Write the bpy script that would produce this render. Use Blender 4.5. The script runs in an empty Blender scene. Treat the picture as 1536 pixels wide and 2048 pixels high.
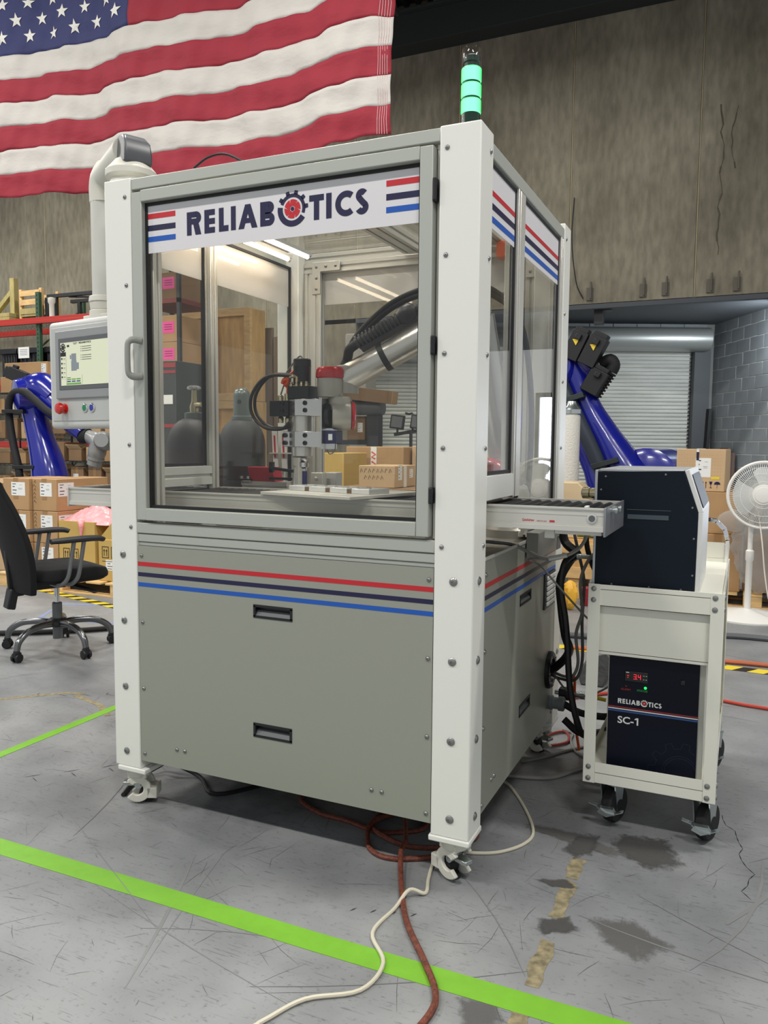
import bpy, bmesh, math, random
from mathutils import Vector, Matrix
random.seed(7)
S = bpy.context.scene
COL = S.collection
PI = math.pi

# ---------------------------------------------------------------- camera
cam_data = bpy.data.cameras.new('camera')
cam = bpy.data.objects.new('camera', cam_data)
COL.objects.link(cam)
cam_data.sensor_fit = 'VERTICAL'
cam_data.sensor_height = 36.0
cam_data.lens = 1586.14 * 36.0 / 2048.0
cam_data.clip_start = 0.05
cam_data.clip_end = 100
_R = Vector((0.91070118, 0.41297694, 0.00856826))
_U = Vector((-0.04316726, 0.07452245, 0.99628459))
_F = Vector((-0.41080403, 0.90768742, -0.08569477))
cam.matrix_world = Matrix(((_R.x, _U.x, -_F.x, 0.69), (_R.y, _U.y, -_F.y, -2.1478), (_R.z, _U.z, -_F.z, 1.3171), (0, 0, 0, 1)))
S.camera = cam

# ---------------------------------------------------------------- world, lamps, exposure
W = bpy.data.worlds.new('world')
S.world = W
W.use_nodes = True
W.node_tree.nodes['Background'].inputs[0].default_value = (0.80, 0.83, 0.86, 1)
W.node_tree.nodes['Background'].inputs[1].default_value = 0.60
S.view_settings.view_transform = 'Standard'
S.view_settings.look = 'None'
S.view_settings.exposure = 0.12
S.view_settings.gamma = 1.0
S.view_settings.use_curve_mapping = False
S.cycles.use_denoising = True
S.cycles.max_bounces = 10
S.cycles.transparent_max_bounces = 24
S.cycles.sample_clamp_indirect = 4.0
S.cycles.caustics_reflective = False
S.cycles.caustics_refractive = False


def area(name, loc, sx, sy, power, color=(1, 0.97, 0.92), rot=(0, 0, 0)):
    l = bpy.data.lights.new(name, 'AREA')
    l.shape = 'RECTANGLE'
    l.size, l.size_y, l.energy, l.color = sx, sy, power, color
    o = bpy.data.objects.new(name, l)
    COL.objects.link(o)
    o.location = loc
    o.rotation_euler = rot
    return o


# rows of high-bay strip lamps under the roof deck
for lx in (-12.0, -7.0, -2.2, 2.6):
    for ly in (-3.6, 1.2, 6.6):
        if lx < 0 or ly < 5:
            area('high_bay_light', (lx, ly, 6.9), 1.5, 0.35, 90 if (lx > -5 and ly > 5) else 190)
# added fill lamp without a fixture, out of view, brightening the roll-up doors
area('bay_fill_light', (1.15, 10.35, 3.0), 0.5, 0.5, 42, (0.90, 0.96, 1.0), (math.radians(62), 0, math.radians(58)))


# ---------------------------------------------------------------- materials
def lin(c):
    def f(v):
        v /= 255.0
        return v / 12.92 if v <= 0.04045 else ((v + 0.055) / 1.055) ** 2.4
    return (f(c[0]), f(c[1]), f(c[2]), 1)


_mats = {}


def M(name, col, rough=0.5, metal=0.0, var=None, bump=None, stretch=None, coat=0.0, spec=None):
    """Principled material; var = (scale, amount) mottles the colour, bump = (scale, strength)."""
    if name in _mats:
        return _mats[name]
    m = bpy.data.materials.new(name)
    m.use_nodes = True
    nt = m.node_tree
    b = nt.nodes['Principled BSDF']
    b.inputs['Base Color'].default_value = lin(col)
    b.inputs['Roughness'].default_value = rough
    b.inputs['Metallic'].default_value = metal
    if coat:
        b.inputs['Coat Weight'].default_value = coat
        b.inputs['Coat Roughness'].default_value = 0.08
    if spec is not None:
        b.inputs['Specular IOR Level'].default_value = spec
    co = None
    if var or bump:
        tc = nt.nodes.new('ShaderNodeTexCoord')
        mp = nt.nodes.new('ShaderNodeMapping')
        nt.links.new(tc.outputs['Object'], mp.inputs[0])
        if stretch:
            mp.inputs['Scale'].default_value = stretch
        co = mp.outputs[0]
    if var:
        n = nt.nodes.new('ShaderNodeTexNoise')
        n.inputs['Scale'].default_value = var[0]
        n.inputs['Detail'].default_value = 6
        nt.links.new(co, n.inputs['Vector'])
        r = nt.nodes.new('ShaderNodeValToRGB')
        c = lin(col)
        a = var[1]
        r.color_ramp.elements[0].position = 0.28
        r.color_ramp.elements[1].position = 0.72
        r.color_ramp.elements[0].color = (c[0] * (1 - a), c[1] * (1 - a), c[2] * (1 - a), 1)
        r.color_ramp.elements[1].color = (min(1, c[0] * (1 + a)), min(1, c[1] * (1 + a)), min(1, c[2] * (1 + a)), 1)
        nt.links.new(n.outputs['Fac'], r.inputs[0])
        nt.links.new(r.outputs[0], b.inputs['Base Color'])
    if bump:
        n2 = nt.nodes.new('ShaderNodeTexNoise')
        n2.inputs['Scale'].default_value = bump[0]
        n2.inputs['Detail'].default_value = 4
        nt.links.new(co, n2.inputs['Vector'])
        bp = nt.nodes.new('ShaderNodeBump')
        bp.inputs['Strength'].default_value = bump[1]
        bp.inputs['Distance'].default_value = 0.02
        nt.links.new(n2.outputs['Fac'], bp.inputs['Height'])
        nt.links.new(bp.outputs[0], b.inputs['Normal'])
    _mats[name] = m
    return m


def emit(name, col, strength, base=None):
    m = M(name, base or col, 0.4)
    b = m.node_tree.nodes['Principled BSDF']
    b.inputs['Emission Color'].default_value = lin(col)
    b.inputs['Emission Strength'].default_value = strength
    return m


def glass(name, tint=(250, 250, 248), refl=1.0, haze=0.0):
    """thin clear sheet: see-through with a Fresnel reflection"""
    m = bpy.data.materials.new(name)
    m.use_nodes = True
    nt = m.node_tree
    for n in list(nt.nodes):
        nt.nodes.remove(n)
    out = nt.nodes.new('ShaderNodeOutputMaterial')
    tr = nt.nodes.new('ShaderNodeBsdfTransparent')
    tr.inputs[0].default_value = lin(tint)
    gl = nt.nodes.new('ShaderNodeBsdfGlossy')
    gl.inputs['Roughness'].default_value = 0.01
    gl.inputs[0].default_value = (refl, refl, refl, 1)
    lw = nt.nodes.new('ShaderNodeLayerWeight')
    lw.inputs[0].default_value = 0.5
    pw = nt.nodes.new('ShaderNodeMath')
    pw.operation = 'POWER'
    pw.inputs[1].default_value = 5.0
    nt.links.new(lw.outputs['Facing'], pw.inputs[0])
    sc = nt.nodes.new('ShaderNodeMath')
    sc.operation = 'MULTIPLY_ADD'
    sc.inputs[1].default_value = 0.9
    sc.inputs[2].default_value = 0.02
    nt.links.new(pw.outputs[0], sc.inputs[0])
    mx = nt.nodes.new('ShaderNodeMixShader')
    nt.links.new(sc.outputs[0], mx.inputs[0])
    nt.links.new(tr.outputs[0], mx.inputs[1])
    nt.links.new(gl.outputs[0], mx.inputs[2])
    last = mx
    if haze:
        df = nt.nodes.new('ShaderNodeBsdfTranslucent')
        df.inputs[0].default_value = (0.85, 0.85, 0.85, 1)
        d2 = nt.nodes.new('ShaderNodeBsdfDiffuse')
        d2.inputs[0].default_value = (0.85, 0.85, 0.85, 1)
        ad = nt.nodes.new('ShaderNodeMixShader')
        nt.links.new(df.outputs[0], ad.inputs[1])
        nt.links.new(d2.outputs[0], ad.inputs[2])
        m2 = nt.nodes.new('ShaderNodeMixShader')
        m2.inputs[0].default_value = haze
        nt.links.new(mx.outputs[0], m2.inputs[1])
        nt.links.new(ad.outputs[0], m2.inputs[2])
        last = m2
    nt.links.new(last.outputs[0], out.inputs[0])
    return m


WHITE = M('white_powder_coat', (236, 236, 229), 0.32)
GREY = M('grey_anodised_frame', (180, 183, 175), 0.42, 0.15)
PANEL = M('grey_satin_panel', (158, 160, 149), 0.42, 0.2)
ALU = M('anodised_aluminium', (212, 210, 202), 0.36, 0.3)
ALU2 = M('machined_aluminium', (205, 205, 205), 0.22, 0.95)
BRUSH = M('brushed_steel_tube', (205, 203, 198), 0.28, 0.9, bump=(60, 0.03), stretch=(1, 1, 1))
CHROME = M('chrome', (225, 225, 228), 0.08, 1.0)
STEEL = M('zinc_plated_steel', (190, 198, 198), 0.25, 0.9)
BLACK = M('black_plastic', (24, 25, 28), 0.45)
BLKM = M('black_anodised', (30, 31, 34), 0.35, 0.3)
RUBBER = M('black_rubber', (20, 20, 22), 0.7)
NAVYBOX = M('dark_navy_sheet_metal', (16, 26, 37), 0.45, 0.0, spec=0.2)
RED = M('red_vinyl', (196, 38, 48), 0.4)
NAVY = M('navy_vinyl', (30, 28, 68), 0.4)
BLUE = M('blue_vinyl', (28, 88, 180), 0.4)
BANNER = M('white_vinyl_band', (222, 220, 222), 0.45)
REDCAP = M('red_plastic_cap', (190, 22, 34), 0.25, coat=0.5)
CARD = M('corrugated_cardboard', (176, 141, 100), 0.85, var=(3, 0.10), bump=(30, 0.05))
CARD2 = M('yellowish_cardboard', (196, 164, 92), 0.85, var=(3, 0.08))
CARD3 = M('pale_cardboard', (196, 166, 128), 0.85, var=(3, 0.08))
CARDD = M('dull_brown_cardboard', (140, 112, 82), 0.9, var=(3, 0.12))
TAPEC = M('brown_packing_tape', (158, 122, 80), 0.35)
PAPER = M('white_paper', (232, 233, 230), 0.7)
INK = M('black_ink', (34, 32, 32), 0.7)
PINK = M('pink_paper', (238, 84, 160), 0.6)
WOOD = M('plywood', (206, 166, 106), 0.7, var=(5, 0.22), bump=(12, 0.05), stretch=(3, 3, 0.5))
PINE = M('pine_lumber', (216, 180, 124), 0.75, var=(6, 0.18), stretch=(1, 4, 4))
GREENW = M('greenish_treated_lumber', (170, 158, 104), 0.8, var=(6, 0.15), stretch=(4, 4, 1))
ROBLUE = M('glossy_blue_robot_paint', (22, 30, 140), 0.22, coat=0.6, var=(4, 0.06))
ROGREY = M('silver_grey_robot_paint', (150, 152, 152), 0.35, 0.4)
RACKG = M('green_rack_steel', (52, 84, 62), 0.5)
RACKR = M('red_rack_beam', (176, 50, 42), 0.5)
DARKST = M('dark_steel', (58, 60, 62), 0.5, 0.4)
CREAM = M('cream_cast_housing', (212, 210, 198), 0.4)
CARTW = M('cream_white_cart_paint', (232, 231, 219), 0.4)
FANW = M('white_fan_plastic', (226, 225, 220), 0.4)
FABRIC = M('black_mesh_fabric', (14, 15, 17), 0.9, bump=(300, 0.2))
GREEN = M('green_floor_tape', (118, 178, 48), 0.5, var=(20, 0.06))
YEL = M('yellow_vinyl', (232, 208, 50), 0.5)
GUN = M('gunmetal_tube', (120, 122, 124), 0.25, 0.9)
GLASS = glass('clear_polycarbonate')
DARKGREY = M('dark_grey_trim', (92, 95, 98), 0.45)
MIDGREY = M('mid_grey_plastic', (128, 132, 134), 0.4)
LGREY = M('light_grey_enclosure', (196, 197, 194), 0.38)
ORANGE = M('orange_plastic', (244, 92, 34), 0.45)
BRASS = M('nickel_plated_brass', (190, 180, 150), 0.2, 0.95)
CABLEG = M('grey_cable_sheath', (128, 126, 122), 0.5)
CABLEB = M('black_cable_sheath', (26, 26, 30), 0.45)
CABLEW = M('beige_cable_sheath', (206, 200, 180), 0.5)


# ---------------------------------------------------------------- mesh building
def catmull(pts, n=6):
    if len(pts) < 3:
        return [Vector(p) for p in pts]
    P = [Vector(p) for p in pts]
    P = [P[0] * 2 - P[1]] + P + [P[-1] * 2 - P[-2]]
    out = []
    for i in range(1, len(P) - 2):
        for k in range(n):
            t = k / n
            a, b, c, d = P[i - 1], P[i], P[i + 1], P[i + 2]
            out.append(0.5 * ((2 * b) + (c - a) * t + (2 * a - 5 * b + 4 * c - d) * t * t + (3 * b - a - 3 * c + d) * t ** 3))
    out.append(P[-2])
    return out


class MB:
    def __init__(s):
        s.v, s.f, s.m, s.cur = [], [], [], 0

    def add(s, vs, fs):
        o = len(s.v)
        s.v += [tuple(v) for v in vs]
        for f in fs:
            s.f.append([i + o for i in f])
            s.m.append(s.cur)
        return s

    def mat(s, i):
        s.cur = i
        return s

    def box(s, x0, x1, y0, y1, z0, z1):
        vs = [(x, y, z) for z in (z0, z1) for y in (y0, y1) for x in (x0, x1)]
        return s.add(vs, [(0, 2, 3, 1), (4, 5, 7, 6), (0, 1, 5, 4), (2, 6, 7, 3), (0, 4, 6, 2), (1, 3, 7, 5)])

    def obox(s, c, ax, ay, az):
        """oriented box: centre and three half-axis vectors"""
        c, ax, ay, az = Vector(c), Vector(ax), Vector(ay), Vector(az)
        vs = [c + ax * i + ay * j + az * k for k in (-1, 1) for j in (-1, 1) for i in (-1, 1)]
        return s.add(vs, [(0, 2, 3, 1), (4, 5, 7, 6), (0, 1, 5, 4), (2, 6, 7, 3), (0, 4, 6, 2), (1, 3, 7, 5)])

    def bar(s, p0, p1, w, h, up=(0, 0, 1)):
        p0, p1 = Vector(p0), Vector(p1)
        d = p1 - p0
        u = Vector(up)
        if abs(d.normalized().dot(u)) > 0.98:
            u = Vector((0, 1, 0))
        r = d.cross(u).normalized()
        u = r.cross(d).normalized()
        return s.obox((p0 + p1) / 2, d / 2, r * w / 2, u * h / 2)

    def tube(s, pts, r, n=10, closed=False, sm=0):
        P = catmull(pts, sm) if sm else [Vector(p) for p in pts]
        if not hasattr(r, '__len__'):
            R = [r] * len(P)
        else:
            R = []
            for i in range(len(P)):
                t = i / (len(P) - 1) * (len(r) - 1)
                k = min(int(t), len(r) - 2)
                R.append(r[k] + (r[k + 1] - r[k]) * (t - k))
        vs, fs = [], []
        nrm = None
        L = len(P)
        for i in range(L):
            if closed:
                t = (P[(i + 1) % L] - P[i - 1]).normalized()
            else:
                t = (P[min(i + 1, L - 1)] - P[max(i - 1, 0)]).normalized()
            if nrm is None:
                nrm = t.orthogonal().normalized()
            nrm = (nrm - t * nrm.dot(t))
            nrm = nrm.normalized() if nrm.length > 1e-6 else t.orthogonal().normalized()
            b = t.cross(nrm)
            for k in range(n):
                a = 2 * PI * k / n
                vs.append(P[i] + (nrm * math.cos(a) + b * math.sin(a)) * R[i])
        for i in range(L - (0 if closed else 1)):
            j = (i + 1) % L
            for k in range(n):
                k2 = (k + 1) % n
                fs.append((i * n + k, i * n + k2, j * n + k2, j * n + k))
        if not closed:
            fs.append(tuple(range(n - 1, -1, -1)))
            fs.append(tuple((L - 1) * n + k for k in range(n)))
        return s.add(vs, fs)

    def cyl(s, p0, p1, r0, r1=None, n=20):
        r1 = r0 if r1 is None else r1
        return s.tube([p0, p1], [r0, r1], n)

    def lathe(s, prof, o=(0, 0, 0), ax=(0, 0, 1), n=24):
        """profile of (radius, height) turned about the axis through o"""
        a = Vector(ax).normalized()
        u = a.orthogonal().normalized()
        w = a.cross(u)
        o = Vector(o)
        vs, fs = [], []
        for (r, h) in prof:
            for k in range(n):
                t = 2 * PI * k / n
                vs.append(o + a * h + (u * math.cos(t) + w * math.sin(t)) * max(r, 1e-4))
        for i in range(len(prof) - 1):
            for k in range(n):
                k2 = (k + 1) % n
                fs.append((i * n + k, i * n + k2, (i + 1) * n + k2, (i + 1) * n + k))
        fs.append(tuple(range(n - 1, -1, -1)))
        fs.append(tuple((len(prof) - 1) * n + k for k in range(n)))
        return s.add(vs, fs)

    def prism(s, poly, ax, a0, a1):
        """2-D polygon pushed along axis 0, 1 or 2 from a0 to a1"""
        def p(u, w, a):
            q = [u, w]
            q.insert(ax, a)
            return q
        n = len(poly)
        ar = sum(poly[i][0] * poly[(i + 1) % n][1] - poly[(i + 1) % n][0] * poly[i][1] for i in range(n))
        flip = (ar < 0) != (ax == 1)
        vs = [p(u, w, a0) for u, w in poly] + [p(u, w, a1) for u, w in poly]
        fs = [tuple(range(n - 1, -1, -1)), tuple(range(n, 2 * n))] + [(i, (i + 1) % n, n + (i + 1) % n, n + i) for i in range(n)]
        if flip:
            fs = [tuple(reversed(f)) for f in fs]
        return s.add(vs, fs)

    def ell(s, c, rx, ry, rz, n=20, m=12):
        prof = [(math.sin(PI * i / m), -math.cos(PI * i / m)) for i in range(m + 1)]
        o = len(s.v)
        s.lathe(prof, (0, 0, 0), (0, 0, 1), n)
        for i in range(o, len(s.v)):
            x, y, z = s.v[i]
            s.v[i] = (c[0] + x * rx, c[1] + y * ry, c[2] + z * rz)
        return s

    def extr(s, ax, a0, a1, u0, u1, w0, w1, nu=1, nw=1, sl=0.009, dp=0.008):
        """slotted aluminium extrusion; nu slots on the faces that span u, nw on those that span w"""
        poly = []

        def side(p, q, inx, iny, k):
            poly.append(p)
            for i in range(k):
                t = (i + 0.5) / k
                cx, cy = p[0] + (q[0] - p[0]) * t, p[1] + (q[1] - p[1]) * t
                L = math.hypot(q[0] - p[0], q[1] - p[1])
                dx, dy = (q[0] - p[0]) / L * sl / 2, (q[1] - p[1]) / L * sl / 2
                poly.extend([(cx - dx, cy - dy), (cx - dx + inx * dp, cy - dy + iny * dp), (cx + dx + inx * dp, cy + dy + iny * dp), (cx + dx, cy + dy)])
        side((u0, w0), (u1, w0), 0, 1, nu)
        side((u1, w0), (u1, w1), -1, 0, nw)
        side((u1, w1), (u0, w1), 0, -1, nu)
        side((u0, w1), (u0, w0), 1, 0, nw)
        return s.prism(poly, ax, a0, a1)


def thing(name, label, cat, loc=(0, 0, 0), rotz=0.0, group=None):
    """Empty at the base of a thing; loc only = parts are given in room coordinates,
    rotz given = parts are given in the thing's own coordinates"""
    o = bpy.data.objects.new(name, None)
    o.empty_display_size = 0.05
    COL.objects.link(o)
    o.location = loc
    o.rotation_euler = (0, 0, rotz)
    o['label'] = label
    o['category'] = cat
    if group:
        o['group'] = group
    return o


def tag(o, label, cat, group=None):
    o['label'] = label
    o['category'] = cat
    if group:
        o['group'] = group
    return o


LOCAL = set()


def obj(name, mb, mats, parent=None, bev=0.0, seg=2, ang=38, label=None, smooth=True, kind=None, local=None):
    me = bpy.data.meshes.new(name)
    vs = mb.v
    root = parent
    while root is not None and root.parent is not None:
        root = root.parent
    if root is not None and root.name not in LOCAL and root.type == 'EMPTY':
        l = root.location
        vs = [(x - l.x, y - l.y, z - l.z) for x, y, z in vs]
    me.from_pydata([tuple(v) for v in vs], [], mb.f)
    if not isinstance(mats, (list, tuple)):
        mats = [mats]
    for m in mats:
        me.materials.append(m)
    if len(mats) > 1:
        me.polygons.foreach_set('material_index', mb.m)
    me.update()
    if smooth:
        me.shade_smooth()
        me.set_sharp_from_angle(angle=math.radians(ang))
    o = bpy.data.objects.new(name, me)
    COL.objects.link(o)
    if parent is not None:
        o.parent = parent
    if bev:
        md = o.modifiers.new('bevel', 'BEVEL')
        md.width = bev
        md.segments = seg
        md.limit_method = 'ANGLE'
        md.angle_limit = math.radians(40)
        md.use_clamp_overlap = True
    if label:
        o['label'] = label
    if kind:
        o['kind'] = kind
    return o


def again(o, loc=None, parent=None, rot=None):
    """another object on the same mesh (parts of one kind)"""
    c = o.copy()
    COL.objects.link(c)
    if parent is not None:
        c.parent = parent
    if loc is not None:
        c.location = loc
    if rot is not None:
        c.rotation_euler = rot
    return c


def copy_tree(o, parent=None):
    c = o.copy()
    COL.objects.link(c)
    if parent is not None:
        c.parent = parent
    for ch in list(o.children):
        copy_tree(ch, c)
    return c


def local(t):
    LOCAL.add(t.name)
    return t


def text_mb(txt, size, bold=0.0, extrude=0.0008, spacing=1.0):
    """letters as a mesh in the x-z plane, facing -y, left end at x=0, baseline z=0"""
    cu = bpy.data.curves.new('t', 'FONT')
    cu.body = txt
    cu.size = size
    cu.extrude = extrude
    cu.offset = bold
    cu.space_character = spacing
    cu.resolution_u = 4
    o = bpy.data.objects.new('t', cu)
    COL.objects.link(o)
    bpy.context.view_layer.update()
    me = o.to_mesh()
    b = MB()
    b.add([(v.co.x, -v.co.z, v.co.y) for v in me.vertices], [tuple(p.vertices) for p in me.polygons])
    o.to_mesh_clear()
    bpy.data.objects.remove(o)
    bpy.data.curves.remove(cu)
    return b


def fit(b, x0, x1, z0, z1, y):
    """stretch a text mesh into a rectangle"""
    xs = [v[0] for v in b.v]
    zs = [v[2] for v in b.v]
    a, c, d, e = min(xs), max(xs), min(zs), max(zs)
    b.v = [(x0 + (v[0] - a) / (c - a) * (x1 - x0), y + v[1], z0 + (v[2] - d) / (e - d) * (z1 - z0)) for v in b.v]
    return b


def place(b, mtx):
    b.v = [tuple(mtx @ Vector(v)) for v in b.v]
    return b


# ================================================================ the setting
def floor_material():
    m = bpy.data.materials.new('worn_concrete_floor')
    m.use_nodes = True
    nt = m.node_tree
    N, Lk = nt.nodes.new, nt.links.new
    b = nt.nodes['Principled BSDF']
    tc = N('ShaderNodeTexCoord')

    def noise(scale, detail=6, sx=1, sy=1, rz=0.0, rough=0.5):
        mp = N('ShaderNodeMapping')
        mp.inputs['Scale'].default_value = (sx, sy, 1)
        mp.inputs['Rotation'].default_value = (0, 0, rz)
        Lk(tc.outputs['Object'], mp.inputs[0])
        n = N('ShaderNodeTexNoise')
        n.inputs['Scale'].default_value = scale
        n.inputs['Detail'].default_value = detail
        n.inputs['Roughness'].default_value = rough
        Lk(mp.outputs[0], n.inputs['Vector'])
        return n.outputs['Fac']

    def ramp(src, p0, p1, c0, c1):
        r = N('ShaderNodeValToRGB')
        r.color_ramp.elements[0].position = p0
        r.color_ramp.elements[1].position = p1
        r.color_ramp.elements[0].color = c0
        r.color_ramp.elements[1].color = c1
        Lk(src, r.inputs[0])
        return r.outputs[0]

    def mul(a, c, fac=1.0):
        x = N('ShaderNodeMix')
        x.data_type = 'RGBA'
        x.blend_type = 'MULTIPLY'
        x.inputs[0].default_value = fac
        Lk(a, x.inputs[6])
        Lk(c, x.inputs[7])
        return x.outputs[2]

    G = lambda v: (v, v, v, 1)
    col = ramp(noise(0.9, 8), 0.3, 0.7, lin((124, 127, 130)), lin((152, 154, 154)))
    col = mul(col, ramp(noise(3.5, 8), 0.35, 0.6, G(0.80), G(1.0)))
    # scuffs and fine scratches in several directions
    for sc, sx, sy, rz, p in ((9, 1, 14, 0.5, 0.335), (9, 1, 14, 1.2, 0.33), (8, 1, 18, 2.3, 0.335), (7, 1, 16, 2.9, 0.325), (26, 1, 5, 0.9, 0.33), (30, 1, 4, 2.0, 0.335)):
        col = mul(col, ramp(noise(sc, 3, sx, sy, rz), p - 0.035, p + 0.005, G(0.68), G(1.0)))
    col = mul(col, ramp(noise(55, 5, rough=0.7), 0.33, 0.42, G(0.72), G(1.0)))

    # stains with a place of their own: (x, y, half size x, half size y, depth)
    def stain(src, x, y, hx, hy, dark, edge=0.35):
        mp = N('ShaderNodeMapping')
        mp.vector_type = 'TEXTURE'
        mp.inputs['Location'].default_value = (x, y, 0)
        mp.inputs['Scale'].default_value = (hx, hy, 1)
        nz = N('ShaderNodeTexNoise')
        nz.inputs['Scale'].default_value = 9
        nz.inputs['Detail'].default_value = 6
        Lk(tc.outputs['Object'], nz.inputs['Vector'])
        Lk(tc.outputs['Object'], mp.inputs[0])
        sp = N('ShaderNodeSeparateXYZ')
        Lk(mp.outputs[0], sp.inputs[0])
        pw = []
        for k in (0, 1):
            a = N('ShaderNodeMath')
            a.operation = 'ABSOLUTE'
            Lk(sp.outputs[k], a.inputs[0])
            p = N('ShaderNodeMath')
            p.operation = 'POWER'
            p.inputs[1].default_value = 4
            Lk(a.outputs[0], p.inputs[0])
            pw.append(p.outputs[0])
        ad = N('ShaderNodeMath')
        Lk(pw[0], ad.inputs[0])
        Lk(pw[1], ad.inputs[1])
        a2 = N('ShaderNodeMath')
        a2.operation = 'MULTIPLY_ADD'
        Lk(nz.outputs['Fac'], a2.inputs[0])
        a2.inputs[1].default_value = 1.6
        Lk(ad.outputs[0], a2.inputs[2])
        return mul(src, ramp(a2.outputs[0], 0.75, 0.75 + edge * 1.4, G(dark), G(1.0)))
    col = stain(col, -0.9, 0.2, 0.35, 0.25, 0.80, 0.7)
    Lk(col, b.inputs['Base Color'])
    b.inputs['Specular IOR Level'].default_value = 0.4
    rr = N('ShaderNodeMapRange')
    rr.inputs['To Min'].default_value = 0.30
    rr.inputs['To Max'].default_value = 0.60
    Lk(noise(2.2, 6), rr.inputs[0])
    Lk(rr.outputs[0], b.inputs['Roughness'])
    bp = N('ShaderNodeBump')
    bp.inputs['Strength'].default_value = 0.06
    bp.inputs['Distance'].default_value = 0.01
    Lk(noise(40, 6), bp.inputs['Height'])
    Lk(bp.outputs[0], b.inputs['Normal'])
    return m


def concrete_material():
    m = bpy.data.materials.new('tilt_up_concrete')
    m.use_nodes = True
    nt = m.node_tree
    N, Lk = nt.nodes.new, nt.links.new
    b = nt.nodes['Principled BSDF']
    b.inputs['Roughness'].default_value = 0.9
    tc = N('ShaderNodeTexCoord')
    col = None
    for sc, stretch, a, c in ((0.8, (1, 1, 1), (134, 128, 112), (158, 152, 134)), (2.2, (1, 1, 0.14), (228, 227, 225), (255, 255, 255)), (14, (1, 1, 0.3), (218, 218, 216), (255, 255, 255))):
        mp = N('ShaderNodeMapping')
        mp.inputs['Scale'].default_value = stretch
        Lk(tc.outputs['Object'], mp.inputs[0])
        n = N('ShaderNodeTexNoise')
        n.inputs['Scale'].default_value = sc
        n.inputs['Detail'].default_value = 7
        Lk(mp.outputs[0], n.inputs['Vector'])
        r = N('ShaderNodeValToRGB')
        r.color_ramp.elements[0].position = 0.32
        r.color_ramp.elements[1].position = 0.66
        r.color_ramp.elements[0].color = lin(a)
        r.color_ramp.elements[1].color = lin(c)
        Lk(n.outputs['Fac'], r.inputs[0])
        if col is None:
            col = r.outputs[0]
        else:
            x = N('ShaderNodeMix')
            x.data_type = 'RGBA'
            x.blend_type = 'MULTIPLY'
            x.inputs[0].default_value = 1
            Lk(col, x.inputs[6])
            Lk(r.outputs[0], x.inputs[7])
            col = x.outputs[2]
    Lk(col, b.inputs['Base Color'])
    return m


CONC = concrete_material()
FLOORM = floor_material()
b = MB()
b.add([(-19, -7, 0), (7, -7, 0), (7, 15, 0), (-19, 15, 0)], [(0, 1, 2, 3)])
floor = obj('floor', b, FLOORM, kind='structure', smooth=False)

# scuff strokes and skid marks that lie on the floor, too many to count
SCUFF = M('dark_rubber_scuff', (86, 86, 87), 0.6)
b = MB()
rs = random.Random(3)


def stroke(b, x, y, a, L, w, bend=0.0, z=0.0004):
    n = max(2, int(L / 0.12))
    vs, fs = [], []
    for i in range(n + 1):
        t = i / n
        an = a + bend * (t - 0.5)
        if i:
            x += math.cos(an) * L / n
            y += math.sin(an) * L / n
        ww = w * (0.25 + 0.75 * math.sin(PI * min(1, max(0, t * 0.96 + 0.02))))
        vs += [(x - math.sin(an) * ww / 2, y + math.cos(an) * ww / 2, z), (x + math.sin(an) * ww / 2, y - math.cos(an) * ww / 2, z)]
    for i in range(n):
        fs.append((2 * i, 2 * i + 1, 2 * i + 3, 2 * i + 2))
    b.add(vs, fs)


for i in range(420):
    t = rs.random()
    stroke(b, rs.uniform(-2.6, 1.0), rs.uniform(-0.85, 0.9) - (0 if t < .5 else 0.1), rs.choice((0.25, 0.9, 1.3, 2.0, 2.7)) + rs.uniform(-.25, .25), rs.uniform(0.02, 0.16), rs.uniform(0.0008, 0.0022), rs.uniform(-.4, .4))
for i in range(70):
    stroke(b, rs.uniform(-4.6, 2), rs.uniform(0.6, 4.5), rs.uniform(0, PI), rs.uniform(0.05, 0.5), rs.uniform(0.002, 0.004), rs.uniform(-.5, .5))
obj('scuff_mark', b, SCUFF, floor, kind='stuff', smooth=False)
SKID = M('faint_skid_mark', (124, 125, 125), 0.55)
b = MB()
for k, (x, y, a_, L, w_, bd) in enumerate(((-0.62, -0.75, 1.95, 0.62, 0.011, 0.1), (-0.62, -0.70, 1.85, 0.60, 0.004, -0.1), (-1.05, -0.43, -0.25, 0.85, 0.004, 0.1), (-0.75, -0.55, 0.25, 0.75, 0.004, -0.5),
                                          (0.70, 0.15, 1.45, 1.9, 0.030, 0.9), (0.62, -0.1, 1.25, 0.7, 0.012, 0.6), (0.32, 0.02, -0.18, 0.6, 0.006, 0.2), (-0.35, -0.62, 0.5, 0.7, 0.004, 0.2), (-1.5, -0.1, -0.5, 0.9, 0.003, 0.0),
                                          (-1.3, -0.25, 1.9, 0.5, 0.005, 0.2), (0.25, -0.3, 2.2, 0.5, 0.003, 0.3), (0.45, 0.2, -0.5, 0.45, 0.003, 0.1))):
    stroke(b, x, y, a_, L, w_, bd, 0.0006 + 0.00008 * k)
obj('skid_mark', b, SKID, floor, kind='stuff', smooth=False)


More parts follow.
